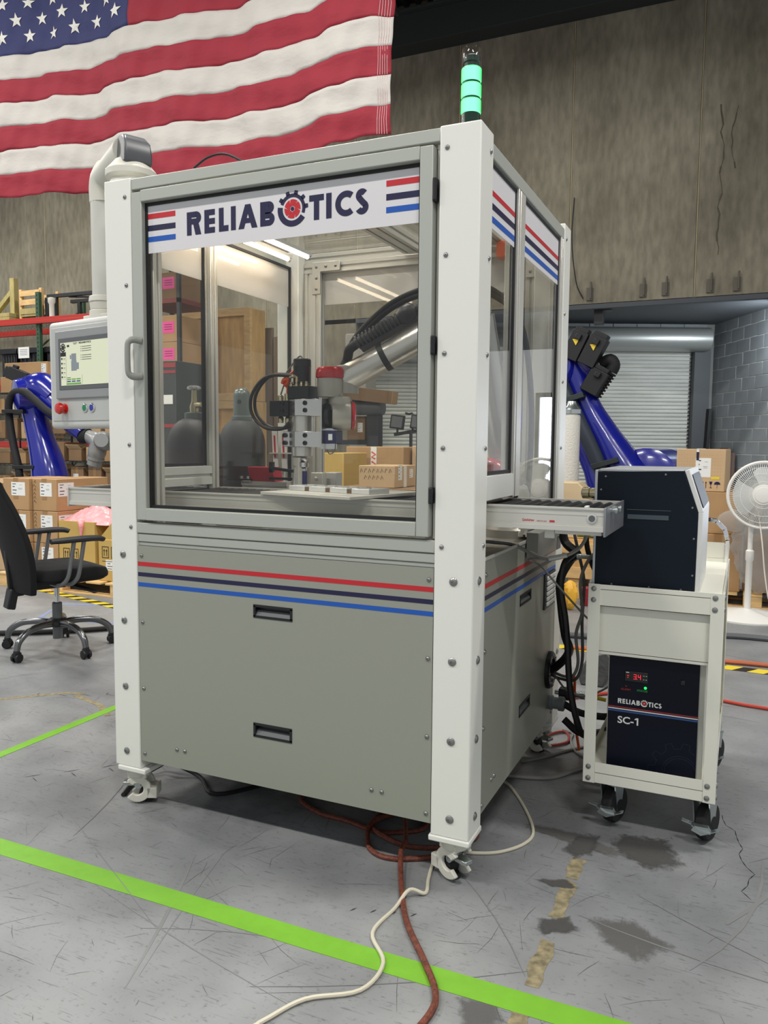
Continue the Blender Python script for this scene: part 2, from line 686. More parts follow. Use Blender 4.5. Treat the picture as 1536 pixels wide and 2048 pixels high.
def stain_material(name, col, cover):
    m = bpy.data.materials.new(name)
    m.use_nodes = True
    nt = m.node_tree
    b_ = nt.nodes['Principled BSDF']
    b_.inputs['Base Color'].default_value = lin(col)
    b_.inputs['Roughness'].default_value = 0.6
    tc = nt.nodes.new('ShaderNodeTexCoord')
    n = nt.nodes.new('ShaderNodeTexNoise')
    n.inputs['Scale'].default_value = 38
    n.inputs['Detail'].default_value = 8
    n.inputs['Roughness'].default_value = 0.7
    at_ = nt.nodes.new('ShaderNodeAttribute')
    at_.attribute_name = 'fade'
    ma = nt.nodes.new('ShaderNodeMath')
    ma.operation = 'MULTIPLY_ADD'
    ma.inputs[1].default_value = 0.55
    nt.links.new(at_.outputs['Fac'], ma.inputs[0])
    nt.links.new(n.outputs['Fac'], ma.inputs[2])
    r = nt.nodes.new('ShaderNodeMapRange')
    r.inputs['From Min'].default_value = 0.62
    r.inputs['From Max'].default_value = 1.0
    r.inputs['To Max'].default_value = cover
    nt.links.new(tc.outputs['Object'], n.inputs['Vector'])
    nt.links.new(ma.outputs[0], r.inputs[0])
    nt.links.new(r.outputs[0], b_.inputs['Alpha'])
    return m


def blot(pts, mat, jag, seed, z):
    """irregular stain outline from a few corner points"""
    rs_ = random.Random(seed)
    out = []
    n = len(pts)
    for i in range(n):
        a, c = Vector(pts[i]), Vector(pts[(i + 1) % n])
        for k in range(9):
            p_ = a + (c - a) * k / 9
            out.append((p_.x + rs_.uniform(-jag, jag), p_.y + rs_.uniform(-jag, jag), z))
    n = len(out)
    cx_ = sum(o[0] for o in out) / n
    cy_ = sum(o[1] for o in out) / n
    inner = [(cx_ + (o[0] - cx_) * .62, cy_ + (o[1] - cy_) * .62, z) for o in out]
    outer = [(cx_ + (o[0] - cx_) * 1.15, cy_ + (o[1] - cy_) * 1.15, z) for o in out]
    b_ = MB()
    b_.add(outer + inner, [(i, (i + 1) % n, n + (i + 1) % n, n + i) for i in range(n)] + [tuple(range(n, 2 * n))])
    o = obj('stain', b_, mat, floor, smooth=False)
    f_ = o.data.attributes.new('fade', 'FLOAT', 'POINT')
    f_.data.foreach_set('value', [0.0] * n + [1.0] * n)
    return o


ST1 = stain_material('dark_floor_stain', (78, 77, 76), 0.92)
ST2 = stain_material('faint_floor_stain', (100, 98, 96), 0.7)
blot([(0.335, 0.475), (0.365, 0.56), (0.515, 0.58), (0.575, 0.42), (0.475, 0.345), (0.40, 0.40)], ST1, 0.0035, 1, 0.0010)
blot([(0.20, 0.36), (0.235, 0.50), (0.30, 0.51), (0.30, 0.37), (0.25, 0.33)], ST1, 0.0035, 2, 0.0011)
blot([(0.05, 0.50), (0.22, 0.50), (0.42, 0.42), (0.36, 0.38), (0.2, 0.42), (0.05, 0.46)], ST2, 0.0035, 3, 0.0009)
blot([(0.16, 0.15), (0.25, 0.19), (0.30, 0.15), (0.22, 0.13)], ST1, 0.0035, 4, 0.0013)
blot([(0.22, -0.05), (0.30, 0.0), (0.34, -0.06), (0.24, -0.12)], ST1, 0.0035, 5, 0.0013)
blot([(0.34, 0.02), (0.47, 0.06), (0.58, -0.02), (0.50, -0.13), (0.40, -0.08)], ST2, 0.0035, 6, 0.0009)
blot([(0.12, -0.44), (0.20, -0.40), (0.25, -0.47), (0.17, -0.56)], ST2, 0.0035, 7, 0.0008)
# row of small black forklift-tyre ticks
b = MB()
for i in range(6):
    x, y = -2.62 + i * 0.105, 0.78 + i * 0.055
    stroke(b, x, y + 0.03, -1.2, 0.04, 0.006)
    stroke(b, x + 0.012, y, 0.0, 0.05, 0.005)
for i in range(4):
    stroke(b, -0.27 + i * 0.055, -0.235 + i * 0.016, 1.1, 0.022, 0.006)
for i in range(5):
    x, y = -1.83 + i * 0.10, 0.02 + i * 0.10
    stroke(b, x, y, 0.9, 0.06, 0.006)
    stroke(b, x + 0.03, y + .01, -0.4, 0.05, 0.005)
obj('tyre_tick', b, M('black_rubber_mark', (58, 58, 60), 0.6), floor, kind='stuff', smooth=False)
# floor crack beside the cart
b = MB()
rs = random.Random(11)
x, y = 0.672, 0.86
for i in range(14):
    a = -1.40 + rs.uniform(-0.7, 0.7)
    stroke(b, x, y, a, 0.045, 0.0035)
    x += math.cos(a) * 0.042
    y += math.sin(a) * 0.042
obj('floor_crack', b, INK, floor, smooth=False)


def strip(name, pts, w, mat, label, cat, z=0.0012, group=None):
    b = MB()
    P = [Vector((p[0], p[1], 0)) for p in pts]
    vs, fs = [], []
    for i, p in enumerate(P):
        d = (P[min(i + 1, len(P) - 1)] - P[max(0, i - 1)]).normalized()
        n = Vector((-d.y, d.x, 0)) * w / 2
        vs += [(p.x + n.x, p.y + n.y, 0.0003), (p.x - n.x, p.y - n.y, 0.0003), (p.x + n.x, p.y + n.y, z), (p.x - n.x, p.y - n.y, z)]
    for i in range(len(P) - 1):
        o = 4 * i
        fs += [(o + 2, o + 3, o + 7, o + 6), (o, o + 2, o + 6, o + 4), (o + 3, o + 1, o + 5, o + 7), (o + 1, o, o + 4, o + 5)]
    b.add(vs, fs)
    o = obj(name, b, mat, smooth=False)
    return tag(o, label, cat, group)


strip('floor_tape', [(-2.16, -0.405), (-1.2, -0.40), (-0.3, -0.40), (0.9, -0.388), (3.2, -0.37)], 0.075, GREEN, 'bright green tape line across the floor in front of the grey machine', 'floor tape')
strip('floor_tape', [(-2.11, -0.50), (-2.105, 0.4), (-2.10, 2.6)], 0.05, GREEN, 'bright green tape line running back to the left of the grey machine', 'floor tape')
OLDT = M('worn_tan_tape', (138, 128, 100), 0.85, var=(45, 0.45))
for k, (y0, y1) in enumerate(((0.20, 0.33), (-0.02, 0.19), (-0.33, -0.13), (-0.50, -0.41))):
    b = MB()
    n = 6
    rs = random.Random(k)
    L = [(0.246 + rs.uniform(-.006, .006) + 0.014 * (y0 + (y1 - y0) * i / n) * -1, y0 + (y1 - y0) * i / n) for i in range(n + 1)]
    R_ = [(0.288 + rs.uniform(-.006, .006) + 0.014 * p[1] * -1, p[1] + rs.uniform(-.008, .008)) for p in L]
    b.prism(L + R_[::-1], 2, 0.0003, 0.0011)
    tag(obj('tape_remnant', b, OLDT, smooth=False), ('scrap of worn tan tape on the floor, farthest of the four in a line', 'long scrap of worn tan tape, second from the machine', 'scrap of worn tan tape just behind the green line', 'scrap of worn tan tape in front of the green line')[k], 'tape', 'tape scraps on the floor')
strip('masking_tape', [(-2.75, 0.62), (-2.5, 0.87), (-2.40, 0.90)], 0.03, OLDT, 'short faded tan tape line on the floor left of the machine', 'tape', 0.0008)
strip('masking_tape', [(-2.42, 0.86), (-2.2, 0.80), (-2.05, 0.70)], 0.03, OLDT, 'faded tan tape line crossing the green tape left of the machine', 'tape', 0.0009)
BLUT = M('faded_blue_tape', (120, 136, 176), 0.7, var=(20, 0.12))
strip('blue_floor_tape', [(-3.1, 3.0), (-4.3, 2.55), (-4.05, 2.1), (-2.9, 2.3), (-2.7, 2.5)], 0.05, BLUT, 'faded blue tape rectangle on the floor behind the black chair', 'floor tape')


def hazard(name, p0, p1, w, label):
    """black and yellow hazard tape: a black band with slanted yellow bars on it"""
    p0, p1 = Vector(p0), Vector(p1)
    d = (p1 - p0).normalized()
    n = Vector((-d.y, d.x, 0))
    L = (p1 - p0).length
    b = MB()
    b.obox((p0 + p1) / 2 + Vector((0, 0, 0.0009)), d * L / 2, n * w / 2, Vector((0, 0, 0.0005)))
    o = obj(name, b, BLACK, smooth=False)
    y = MB()
    k = 0.0
    while k < L - 0.16:
        q = p0 + d * k
        vs = []
        for z in (0.001, 0.0019):
            vs += [q - n * w / 2 + Vector((0, 0, z)), q + d * 0.09 - n * w / 2 + Vector((0, 0, z)), q + d * 0.15 + n * w / 2 + Vector((0, 0, z)), q + d * 0.06 + n * w / 2 + Vector((0, 0, z))]
        y.add(vs, [(4, 5, 6, 7), (0, 1, 5, 4), (1, 2, 6, 5), (2, 3, 7, 6), (3, 0, 4, 7)])
        k += 0.17
    obj('yellow_stripe', y, YEL, o, smooth=False)
    tag(o, label, 'hazard tape')


hazard('hazard_tape', (-5.6, 3.10, 0), (-3.2, 2.50, 0), 0.09, 'black and yellow hazard tape on the floor along the pallet of boxes')
hazard('hazard_tape', (-0.6, 3.00, 0), (2.4, 2.86, 0), 0.10, 'black and yellow hazard tape on the floor behind the white cart')

# ---- main concrete wall, above and left of the dock bays
wall = MB()
wall.box(-19, -6.15, 9.86, 10.1, 0, 8.4)
wall.box(-6.15, 7, 9.86, 10.1, 3.40, 8.4)
wall_back = obj('wall_back', wall, CONC, kind='structure', smooth=False)
x = 6.9
while x > -18.5:
    x0 = x - 1.735
    lo = 3.36 if x0 > -6.4 else 0.0
    b = MB()
    b.box(x0 + 0.009, x - 0.009, 9.80, 9.859, lo, 7.60)
    obj('concrete_panel', b, CONC, wall_back, bev=0.008)
    x -= 1.735
b = MB()
x = 6.9 - 1.735
while x > -18:
    b.box(x - 0.006, x + 0.006, 9.806, 9.86, 3.36 if x > -6.2 else 0, 7.6)
    x -= 1.735
obj('joint_sealant', b, M('tan_joint_sealant', (176, 165, 132), 0.8), wall_back, smooth=False)
# anchors and a crack low on the wall above the dock opening
b = MB()
for x in (-1.83, -1.46, -0.72, -0.42, 0.16, 0.50):
    b.box(x - 0.045, x + 0.045, 9.77, 9.80, 3.42, 3.60)
    b.cyl((x + 0.02, 9.76, 3.44), (x + 0.02, 9.76, 3.68), 0.012, n=8)
obj('steel_anchor', b, M('stained_steel_anchor', (104, 100, 90), 0.7, 0.3), wall_back)
b = MB()
rs = random.Random(5)
for (x, z0, n) in ((0.20, 5.9, 22), (0.42, 5.85, 9)):
    z = z0
    for i in range(n):
        x2 = x + rs.uniform(-0.03, 0.03)
        w = rs.uniform(0.003, 0.012)
        b.add([(x - w, 9.798, z), (x + w, 9.798, z), (x2 + w, 9.798, z - 0.09), (x2 - w, 9.798, z - 0.09)], [(0, 3, 2, 1)])
        x, z = x2, z - 0.09
obj('wall_crack', b, M('dark_crack_fill', (86, 80, 68), 0.9), wall_back, smooth=False)  # crack drawn as flat strips in one dark colour
b = MB()
b.tube([(-1.72, 9.78, 4.9), (-1.74, 9.78, 4.3), (-1.66, 9.78, 3.7), (-1.55, 9.78, 3.45)], 0.008, 6, sm=5)
obj('wall_wire', b, CABLEB, wall_back)

# ---- roof: ledger beam, ribbed deck, joists
b = MB()
b.box(-19, 7, 9.45, 9.80, 7.36, 7.80)
b.box(-19, 7, 9.35, 9.80, 7.80, 7.84)
obj('trim_1', b, M('dark_roof_beam', (44, 50, 50), 0.7), kind='structure', bev=0.005)
DECK = M('dark_roof_deck', (50, 56, 56), 0.7)
b = MB()
poly = []
x = -19.0
while x < 7:
    poly += [(x, 8.10), (x + 0.03, 8.17), (x + 0.13, 8.17), (x + 0.16, 8.10)]
    x += 0.2
poly += [(7, 8.25), (-19, 8.25)]
b.prism(poly, 1, -7, 9.9)
ceiling = obj('ceiling', b, DECK, kind='structure', smooth=False)
for jx in (-9.6, -7.8, -6.0, -4.2, -2.4, -0.6, 1.2):
    b = MB()
    b.bar((jx, -6.9, 8.04), (jx, 9.4, 8.04), 0.10, 0.10)
    b.bar((jx, -6.5, 7.55), (jx, 8.9, 7.55), 0.10, 0.08)
    y = -6.3
    while y < 8.6:
        b.bar((jx, y, 7.55), (jx, y + 0.45, 8.0), 0.03, 0.03)
        b.bar((jx, y + 0.45, 8.0), (jx, y + 0.9, 7.55), 0.03, 0.03)
        y += 0.9
    obj('roof_joist', b, DECK, ceiling, smooth=False)

# ---- angled dock bay behind the concrete wall
K = Vector((0.156, 12.57, 0))                  # corner of door wall and block wall
DX = Vector((0.911, 0.412, 0)).normalized()    # along the door wall, to the right
DN = Vector((0.412, -0.911, 0)).normalized()   # out of the door wall, into the room
CD = Vector((0.4618, -0.887, 0)).normalized()  # along the block wall, towards the room
CN = Vector((-0.887, -0.4618, 0)).normalized()
UP = Vector((0, 0, 1))
b = MB()
b.box(-6.3, 7, 9.86, 15, 3.37, 3.43)
b.box(-6.3, 7, 9.80, 9.90, 3.30, 3.38)
soffit = obj('trim_2', b, M('grey_steel_soffit', (76, 81, 86), 0.7), kind='structure', bev=0.004)
b = MB()
for dx in (0, 0.13):
    b.box(-1.42 + dx, -1.29 + dx, 9.95 - dx * .5, 10.1 - dx * .5, 3.10 + dx * 1.4, 3.36)
obj('square_tube', b, DARKST, soffit, bev=0.004)


def dwp(s, out, z):
    return K + DX * s + DN * out + UP * z


BLOCKGREY = M('painted_grey_block', (144, 150, 154), 0.92, var=(2.0, 0.10), spec=0.15)
MORTAR = M('pale_block_mortar', (206, 208, 206), 0.9, spec=0.1)


def dwbox(b, s0, s1, o0, o1, z0, z1):
    return b.obox(dwp((s0 + s1) / 2, (o0 + o1) / 2, (z0 + z1) / 2), DX * (s1 - s0) / 2, DN * (o1 - o0) / 2, UP * (z1 - z0) / 2)


b = MB()
for s0, s1, z0, z1 in ((-7.2, -5.97, 0, 3.4), (-5.97, -3.75, 2.75, 3.4), (-3.75, -3.27, 0, 3.4), (-3.27, -0.34, 3.0, 3.4), (-0.34, 0.0, 0, 3.4)):
    dwbox(b, s0, s1, -0.25, 0, z0, z1)
wall_dock = obj('wall_dock', b, M('grey_dock_wall', (128, 130, 128), 0.8, var=(2, 0.1)), kind='structure', smooth=False)
# a course of blocks above the doors
bm_ = MB()
dwbox(bm_, -0.193, 0.193, 0.0, 0.012, -0.095, 0.095)
bm_.v = [tuple(Vector(v) - K) for v in bm_.v]
blk = obj('block', bm_, BLOCKGREY, wall_dock, bev=0.004, seg=1)
blk.location = dwp(-0.34, 0, 3.30)
for i in range(1, 16):
    again(blk, dwp(-0.34 - i * 0.4, 0, 3.30), wall_dock)

# block return wall, block by block
b = MB()
b.obox(K + CD * 1.62 - CN * 0.108 + UP * 1.70, CD * 1.62, CN * 0.12, UP * 1.70)
wall_block = obj('wall_right', b, MORTAR, kind='structure', smooth=False)
bm_ = MB()
bm_.obox((0, 0, 0), CD * 0.1945, CN * 0.012, UP * 0.0945)
half = MB()
half.obox((0, 0, 0), CD * 0.0945, CN * 0.012, UP * 0.0945)
blk = obj('block', bm_, BLOCKGREY, wall_block, bev=0.004, seg=1)
hlf = obj('block', half, BLOCKGREY, wall_block, bev=0.004, seg=1)
first = [True, True]
rs = random.Random(2)
for r in range(17):
    z = 0.1 + r * 0.2
    u = 0.0
    if r % 2:
        o = hlf if first[1] else again(hlf, parent=wall_block)
        first[1] = False
        o.location = K + CD * 0.1 - CN * -0.006 + UP * z
        u = 0.2
    while u + 0.4 <= 3.21:
        o = blk if first[0] else again(blk, parent=wall_block)
        first[0] = False
        o.location = K + CD * (u + 0.2) - CN * (-0.004 - rs.uniform(0, 0.003)) + UP * z
        u += 0.4

# roll-up dock doors: slatted curtain, drum hood, guides
SLAT = M('off_white_door_slat', (206, 208, 202), 0.5, var=(1.3, 0.12), stretch=(1, 1, 8))
HOOD = M('galvanised_drum_hood', (176, 180, 178), 0.38, 0.5)
JAMB = M('dark_grey_door_guide', (84, 88, 92), 0.6)


def roll_door(name, s0, s1, ztop):
    b = MB()
    prof = []
    z = 0.02
    while z < ztop:
        prof += [(0.0, z), (0.022, z + 0.012), (0.026, z + 0.034), (0.018, z + 0.056), (0.0, z + 0.06)]
        z += 0.064
    vs, fs = [], []
    for (o, zz) in prof:
        vs += [dwp(s0, o - 0.10, zz), dwp(s1, o - 0.10, zz)]
    for i in range(len(prof) - 1):
        fs.append((2 * i, 2 * i + 1, 2 * i + 3, 2 * i + 2))
    b.add(vs, fs)
    d = obj(name, b, SLAT, kind='structure', smooth=False)
    h = MB()
    L = [(0.02, ztop - 0.02), (0.02, ztop + 0.36)]
    for i in range(11):
        a = PI / 2 - PI * i / 10
        L.append((0.20 + 0.19 * math.cos(a), ztop + 0.17 + 0.19 * math.sin(a)))
    vs = [dwp(s0 - 0.15, o, z) for o, z in L] + [dwp(s1 + 0.17, o, z) for o, z in L]
    n = len(L)
    h.add(vs, [tuple(range(n - 1, -1, -1)), tuple(range(n, 2 * n))] + [(i, (i + 1) % n, n + (i + 1) % n, n + i) for i in range(n)])
    obj('drum_hood', h, HOOD, d)
    for s, sg in ((s0, -1), (s1, 1)):
        g = MB()
        dwbox(g, min(s, s + sg * 0.11), max(s, s + sg * (0.11 if sg < 0 else 0.27)), -0.14, 0.07, 0, ztop + 0.02)
        obj('door_guide', g, JAMB, d, bev=0.004)
    r = MB()
    for i in range(int(ztop / 0.064)):
        dwbox(r, s1 - 0.03, s1 + 0.004, -0.075, -0.06, 0.04 + i * 0.064, 0.065 + i * 0.064)
    obj('slat_end_lock', r, DARKST, d, kind='stuff', smooth=False)
    return d


roll_door('door_1', -3.25, -0.36, 2.93)
roll_door('door_2', -5.95, -3.77, 2.72)
b = MB()
b.bar(K + CN * 0.08 + CD * 0.12 + DX * -0.1, K + CN * 0.05 + CD * 0.12 + DX * -0.06 + UP * 1.95, 0.14, 0.05, up=DX)
tag(obj('steel_plank', b, DARKST, bev=0.003), 'dark plank leaning in the corner between roll-up door and block wall', 'plank')
for k, (u, w, h) in enumerate(((0.62, 0.28, 1.30), (0.86, 0.12, 1.22))):
    b = MB()
    c = K + CD * (u + 0.1) + CN * 0.10
    b.obox(c + UP * h / 2, CD * w / 2, CN * 0.02, UP * h / 2)
    tag(obj('brown_board', b, M('brown_laminate_board', (112, 92, 84), 0.6), bev=0.003), ('wide brown board leaning on the grey block wall', 'narrow brown board beside the wider one on the block wall')[k], 'board')
# door standing open to daylight in the next bay, right of the frame (it mirrors in the machine's side pane)
b = MB()
b.add([(1.95, 11.80, 0.0), (2.58, 11.80, 0.0), (2.58, 11.80, 2.15), (1.95, 11.80, 2.15)], [(0, 1, 2, 3)])
d3 = obj('door_3', b, emit('daylight_sky', (226, 238, 255), 14.0), kind='structure', smooth=False)
b = MB()
b.box(1.87, 1.95, 11.72, 11.9, 0, 2.23)
b.box(2.58, 2.66, 11.72, 11.9, 0, 2.23)
b.box(1.87, 2.66, 11.72, 11.9, 2.15, 2.23)
obj('door_frame', b, JAMB, d3, bev=0.004)


# ================================================================ the robot cell
XL, XR, YF, YB, ZT = -1.3435, 0.0, 0.0, 1.2228, 2.2
PW, PD = 0.1207, 0.1165
cell = thing('robot_cell', 'tall grey and white glazed robot enclosure on casters', 'machine', (-0.67, 0.61, 0.0))

# ---- posts with their bolts, foot plates and casters
bolt_b = MB()
bolt_b.lathe([(0.0125, 0), (0.0125, 0.002), (0.009, 0.005), (0.004, 0.0065), (0.004, 0.004), (0.0005, 0.004)], (0, 0, 0), (0, -1, 0), 14)
scr_b = MB()
scr_b.lathe([(0.0072, 0), (0.0068, 0.002), (0.0045, 0.0045), (0.002, 0.005), (0.002, 0.003), (0.0005, 0.003)], (0, 0, 0), (0, -1, 0), 12)
SCREW = M('steel_screw_head', (150, 150, 148), 0.3, 0.9)
bolt_me = scr_me = None
OFF = Vector((0.67, -0.61, 0))


def fix(kind, x, y, z, parent, rz=0.0):
    """a bolt or screw head on a face; rz turns it from the front to a side"""
    global bolt_me, scr_me
    me = bolt_me if kind == 'bolt' else scr_me
    if me is None:
        src = bolt_b if kind == 'bolt' else scr_b
        s2 = MB()
        s2.v = [(v[0] - 0.67, v[1] + 0.61, v[2]) for v in src.v]
        s2.f, s2.m = src.f, src.m
        o = obj(kind, s2, SCREW, parent)
        if kind == 'bolt':
            bolt_me = o.data
        else:
            scr_me = o.data
    else:
        o = bpy.data.objects.new(kind, me)
        COL.objects.link(o)
        o.parent = parent
    o.location = Vector((x, y, z)) + OFF
    o.rotation_euler = (0, 0, rz)
    return o


def post(x0, x1, y0, y1, front, side):
    b = MB()
    b.box(x0, x1, y0, y1, 0.150, ZT)
    p = obj('post', b, WHITE, cell, bev=0.004, seg=3)
    cx, cy = (x0 + x1) / 2, (y0 + y1) / 2
    inner = x0 if x0 > -0.5 else x1
    if front:
        sx = x1 - 0.06 if x0 > -0.5 else x0 + 0.053
        tx = x0 + 0.0225 if x0 > -0.5 else x1 - 0.024
        for z in (0.921, 0.685, 0.446, 0.208):
            fix('bolt', sx, y0, z, p)
        for z in (2.139, 1.847, 1.574, 1.306, 1.02):
            fix('screw', tx, y0, z, p)
    if side:
        near = y0 < 0.5
        for z in (0.921, 0.685, 0.446, 0.208):
            fix('bolt', x1, y0 + (0.053 if near else 0.06), z, p, PI / 2)
        for z in (2.142, 1.847, 1.575, 1.306, 1.02):
            fix('screw', x1, y0 + (0.088 if near else 0.026), z, p, PI / 2)
    # caster: foot plate, cream housing, black wheel, grey lever
    b = MB()
    b.box(x0 - 0.006 if x0 > -0.5 else x0 + 0.012, x1 + 0.002 if x0 > -0.5 else x1 + 0.022, y0 - 0.004, y1 + 0.006, 0.132, 0.150)
    c = obj('caster', b, WHITE, cell, bev=0.004, label='white foot plate with a cream levelling caster under it')
    h = MB()
    h.cyl((cx, cy, 0.100), (cx, cy, 0.133), 0.042, 0.046, 24)
    d = Vector((0.9, -0.436, 0)) if x0 > -0.5 else Vector((-0.9, -0.436, 0))
    w = Vector((-d.y, d.x, 0))
    C_ = Vector((cx, cy, 0.056))
    pr = []
    for i in range(25):
        a = -2.45 + 4.9 * i / 24
        pr.append((math.cos(a) * 0.049, math.sin(a) * 0.049))
    for i in range(25):
        a = 2.45 - 4.9 * i / 24
        pr.append((math.cos(a) * 0.022, math.sin(a) * 0.022))
    n = len(pr)
    for s0, s1 in ((-0.036, -0.022), (0.022, 0.036)):
        vs = [C_ - d * u + UP * v + w * s for s in (s0, s1) for u, v in pr]
        h.add(vs, [tuple(range(n)), tuple(range(2 * n - 1, n - 1, -1))] + [((i + 1) % n, i, n + i, n + (i + 1) % n) for i in range(n)])
    h.obox(C_ + UP * 0.052, d * 0.034, w * 0.036, UP * 0.012)
    h.obox(C_ + d * -0.052 + UP * -0.014, d * 0.018, w * 0.036, UP * 0.020)
    obj('housing', h, CREAM, c, bev=0.003)
    wl = MB()
    wl.lathe([(0.022, -0.021), (0.029, -0.018), (0.031, 0), (0.029, 0.018), (0.022, 0.021)], C_ - d * 0.030 + UP * -0.025, w, 24)
    obj('wheel', wl, RUBBER, c)
    lv = MB()
    lv.obox(C_ + d * 0.034 + UP * 0.012, d * 0.024, w * 0.016, UP * 0.007)
    lv.cyl(C_ + UP * 0.012 - w * 0.03, C_ + UP * 0.012 + w * 0.03, 0.012, n=12)
    ft = MB()
    ft.cyl(C_ - d * 0.004 + UP * -0.056, C_ - d * 0.004 + UP * -0.040, 0.020, 0.016, 16)
    obj('lever', lv, STEEL, c, bev=0.002)
    obj('foot', ft, RUBBER, c)
    return p


post(-PW, 0, 0, PD, True, True)
post(XL, XL + 0.115, 0, PD, True, False)
post(-PW, 0, YB - PD, YB, False, True)
post(XL, XL + 0.115, YB - PD, YB, False, False)
XI0, XI1 = XL + 0.115, -PW     # clear width of the front

# ---- frame rails (slotted extrusions inside, flat covers outside)
b = MB()
b.box(XI0, XI1, 0.004, 0.049, 2.160, 2.1975)
obj('top_rail', b, GREY, cell, bev=0.003)
for x0, x1 in ((-0.048, -0.002), (XL + 0.002, XL + 0.048)):
    b = MB()
    b.box(x0, x1, PD, YB - PD, 2.135, 2.178)
    obj('top_rail', b, GREY, cell, bev=0.003)
b = MB()
b.extr(0, XI0, XI1, 1.155, 1.20, 2.105, 2.150)
b.extr(0, XI0, XI1, 1.165, 1.21, 2.152, 2.196)
obj('top_rail', b, ALU, cell, bev=0.0015, seg=1)
b = MB()
b.box(XI0, XI1, 0.002, 0.047, 1.000, 1.0375)
obj('lower_rail', b, GREY, cell, bev=0.003)
b = MB()
b.box(XI0, XI1, 0.006, 0.047, 0.970, 0.998)
b.box(XI0, XI1, 0.010, 0.047, 0.955, 0.969)
obj('lower_rail', b, GREY, cell, bev=0.0025)
# inner uprights
for (xa, xb, ya, yb) in ((XI0 + 0.003, XI0 + 0.048, 0.052, 0.097), (XI1 - 0.0485, XI1 - 0.0035, 0.070, 0.115), (XI0 + 0.003, XI0 + 0.046, 1.155, 1.20), (XI0 + 0.047, XI0 + 0.092, 1.150, 1.195), (XI1 - 0.0485, XI1 - 0.0035, 1.155, 1.20)):
    b = MB()
    b.extr(2, 0.962, 2.150 if ya < 1 else 2.1045, xa, xb, ya, yb, sl=0.010)
    obj('inner_upright', b, ALU, cell, bev=0.0012, seg=1)
b = MB()
b.box(XI1 - 0.013, XI1 - 0.001, 0.02, 0.066, 1.04, 2.158)
obj('hinge_upright', b, ALU, cell, bev=0.001, seg=1)
# right and left side: middle post, lower rails
for (xa, xb) in ((-0.046, -0.002), (XL + 0.058, XL + 0.103)):
    right = xb > -0.5
    b = MB()
    if right:
        b.extr(2, 1.145, 2.135, xa, xb, 0.412, 0.455)
        b.box(xa + .004, xb - .001, 0.4551, 0.500, 1.145, 2.135)
    else:
        b.extr(2, 0.962, 2.135, xa, xb, 0.455, 0.500, sl=0.010)
    obj('middle_post', b, ALU, cell, bev=0.0012, seg=1)
    b = MB()
    if right:
        b.box(xa, xb + .001, PD, 0.411, 1.150, 1.224)
    else:
        b.extr(1, PD, 0.454, xa, xb, 1.150, 1.224, nw=1, sl=.012)
    obj('side_rail', b, M('pale_side_rail', (226, 227, 220), 0.4, 0.1), cell, bev=0.0015, seg=1)
    if right:
        b = MB()
        b.extr(1, 0.66, YB - PD, xa, xb, 0.985, 1.03)
        obj('side_rail', b, ALU, cell, bev=0.0012, seg=1)
        b = MB()
        b.extr(2, 0.985, 2.135, xa, xb, YB - PD - 0.046, YB - PD - 0.001)
        obj('end_upright', b, ALU, cell, bev=0.0012, seg=1)
# ceiling cross beams
for x in (-0.672, -0.30):
    b = MB()
    b.extr(1, 0.05, 1.153, x - 0.045, x + 0.045, 2.152, 2.197, nu=2)
    obj('ceiling_beam', b, ALU, cell, bev=0.0012, seg=1)
b = MB()
b.box(XI0, XI1, 0.05, 1.16, 2.199, 2.204)
obj('ceiling_pane', b, GLASS, cell, smooth=False)
# corner brackets with screws at the rear frame
BRK = M('cast_corner_bracket', (206, 202, 192), 0.45, 0.4)
for sx, x in ((1, XI0 + 0.051), (-1, XI1 - 0.004)):
    for sz, z in ((-1, 2.152), (1, 0.985)):
        b = MB()
        L, wd = 0.145, 0.044
        b.prism([(x, z), (x + sx * L, z), (x + sx * L, z + sz * wd), (x + sx * wd, z + sz * wd), (x + sx * wd, z + sz * L), (x, z + sz * L)], 1, 1.144, 1.1495)
        br = obj('corner_bracket', b, BRK, cell, bev=0.0015, seg=1)
        for a in (0.022, 0.072, 0.122):
            fix('screw', x + sx * a, 1.144, z + sz * 0.022, br)
            if a > 0.03:
                fix('screw', x + sx * 0.022, 1.144, z + sz * a, br)

# ---- front door
dx0, dx1, dz0, dz1 = -1.2225, -0.137, 1.047, 2.150
door_b = MB()
door_b.box(dx0, dx0 + 0.043, -0.004, 0.040, dz0, dz1 - 0.001)
door_b.box(dx1 - 0.040, dx1, -0.008, 0.040, dz0, dz1)
door_b.box(dx0 + 0.042, dx1 - 0.0405, -0.008, 0.040, dz0, dz0 + 0.042)
door_b.box(dx0 + 0.042, dx1 - 0.0405, -0.008, 0.040, dz1 - 0.036, dz1 + 0.002)
door = obj('door', door_b, GREY, cell, bev=0.0025)
g0, g1, h0, h1 = dx0 + 0.043, dx1 - 0.040, dz0 + 0.042, dz1 - 0.036
b = MB()
gw = 0.010
for a in ((g0, g0 + gw, h0, h1), (g1 - gw, g1, h0, h1), (g0 + gw, g1 - gw, h0, h0 + gw), (g0 + gw, g1 - gw, h1 - gw, h1)):
    b.box(a[0], a[1], 0.014, 0.030, a[2], a[3])
obj('gasket', b, BLACK, door)
b = MB()
b.box(g0 + gw, g1 - gw, 0.0185, 0.0235, h0 + gw, h1 - gw)
pane = obj('pane', b, GLASS, door, smooth=False, label='clear pane with a white logo band across its top')
gx0, gx1 = g0 + gw, g1 - gw
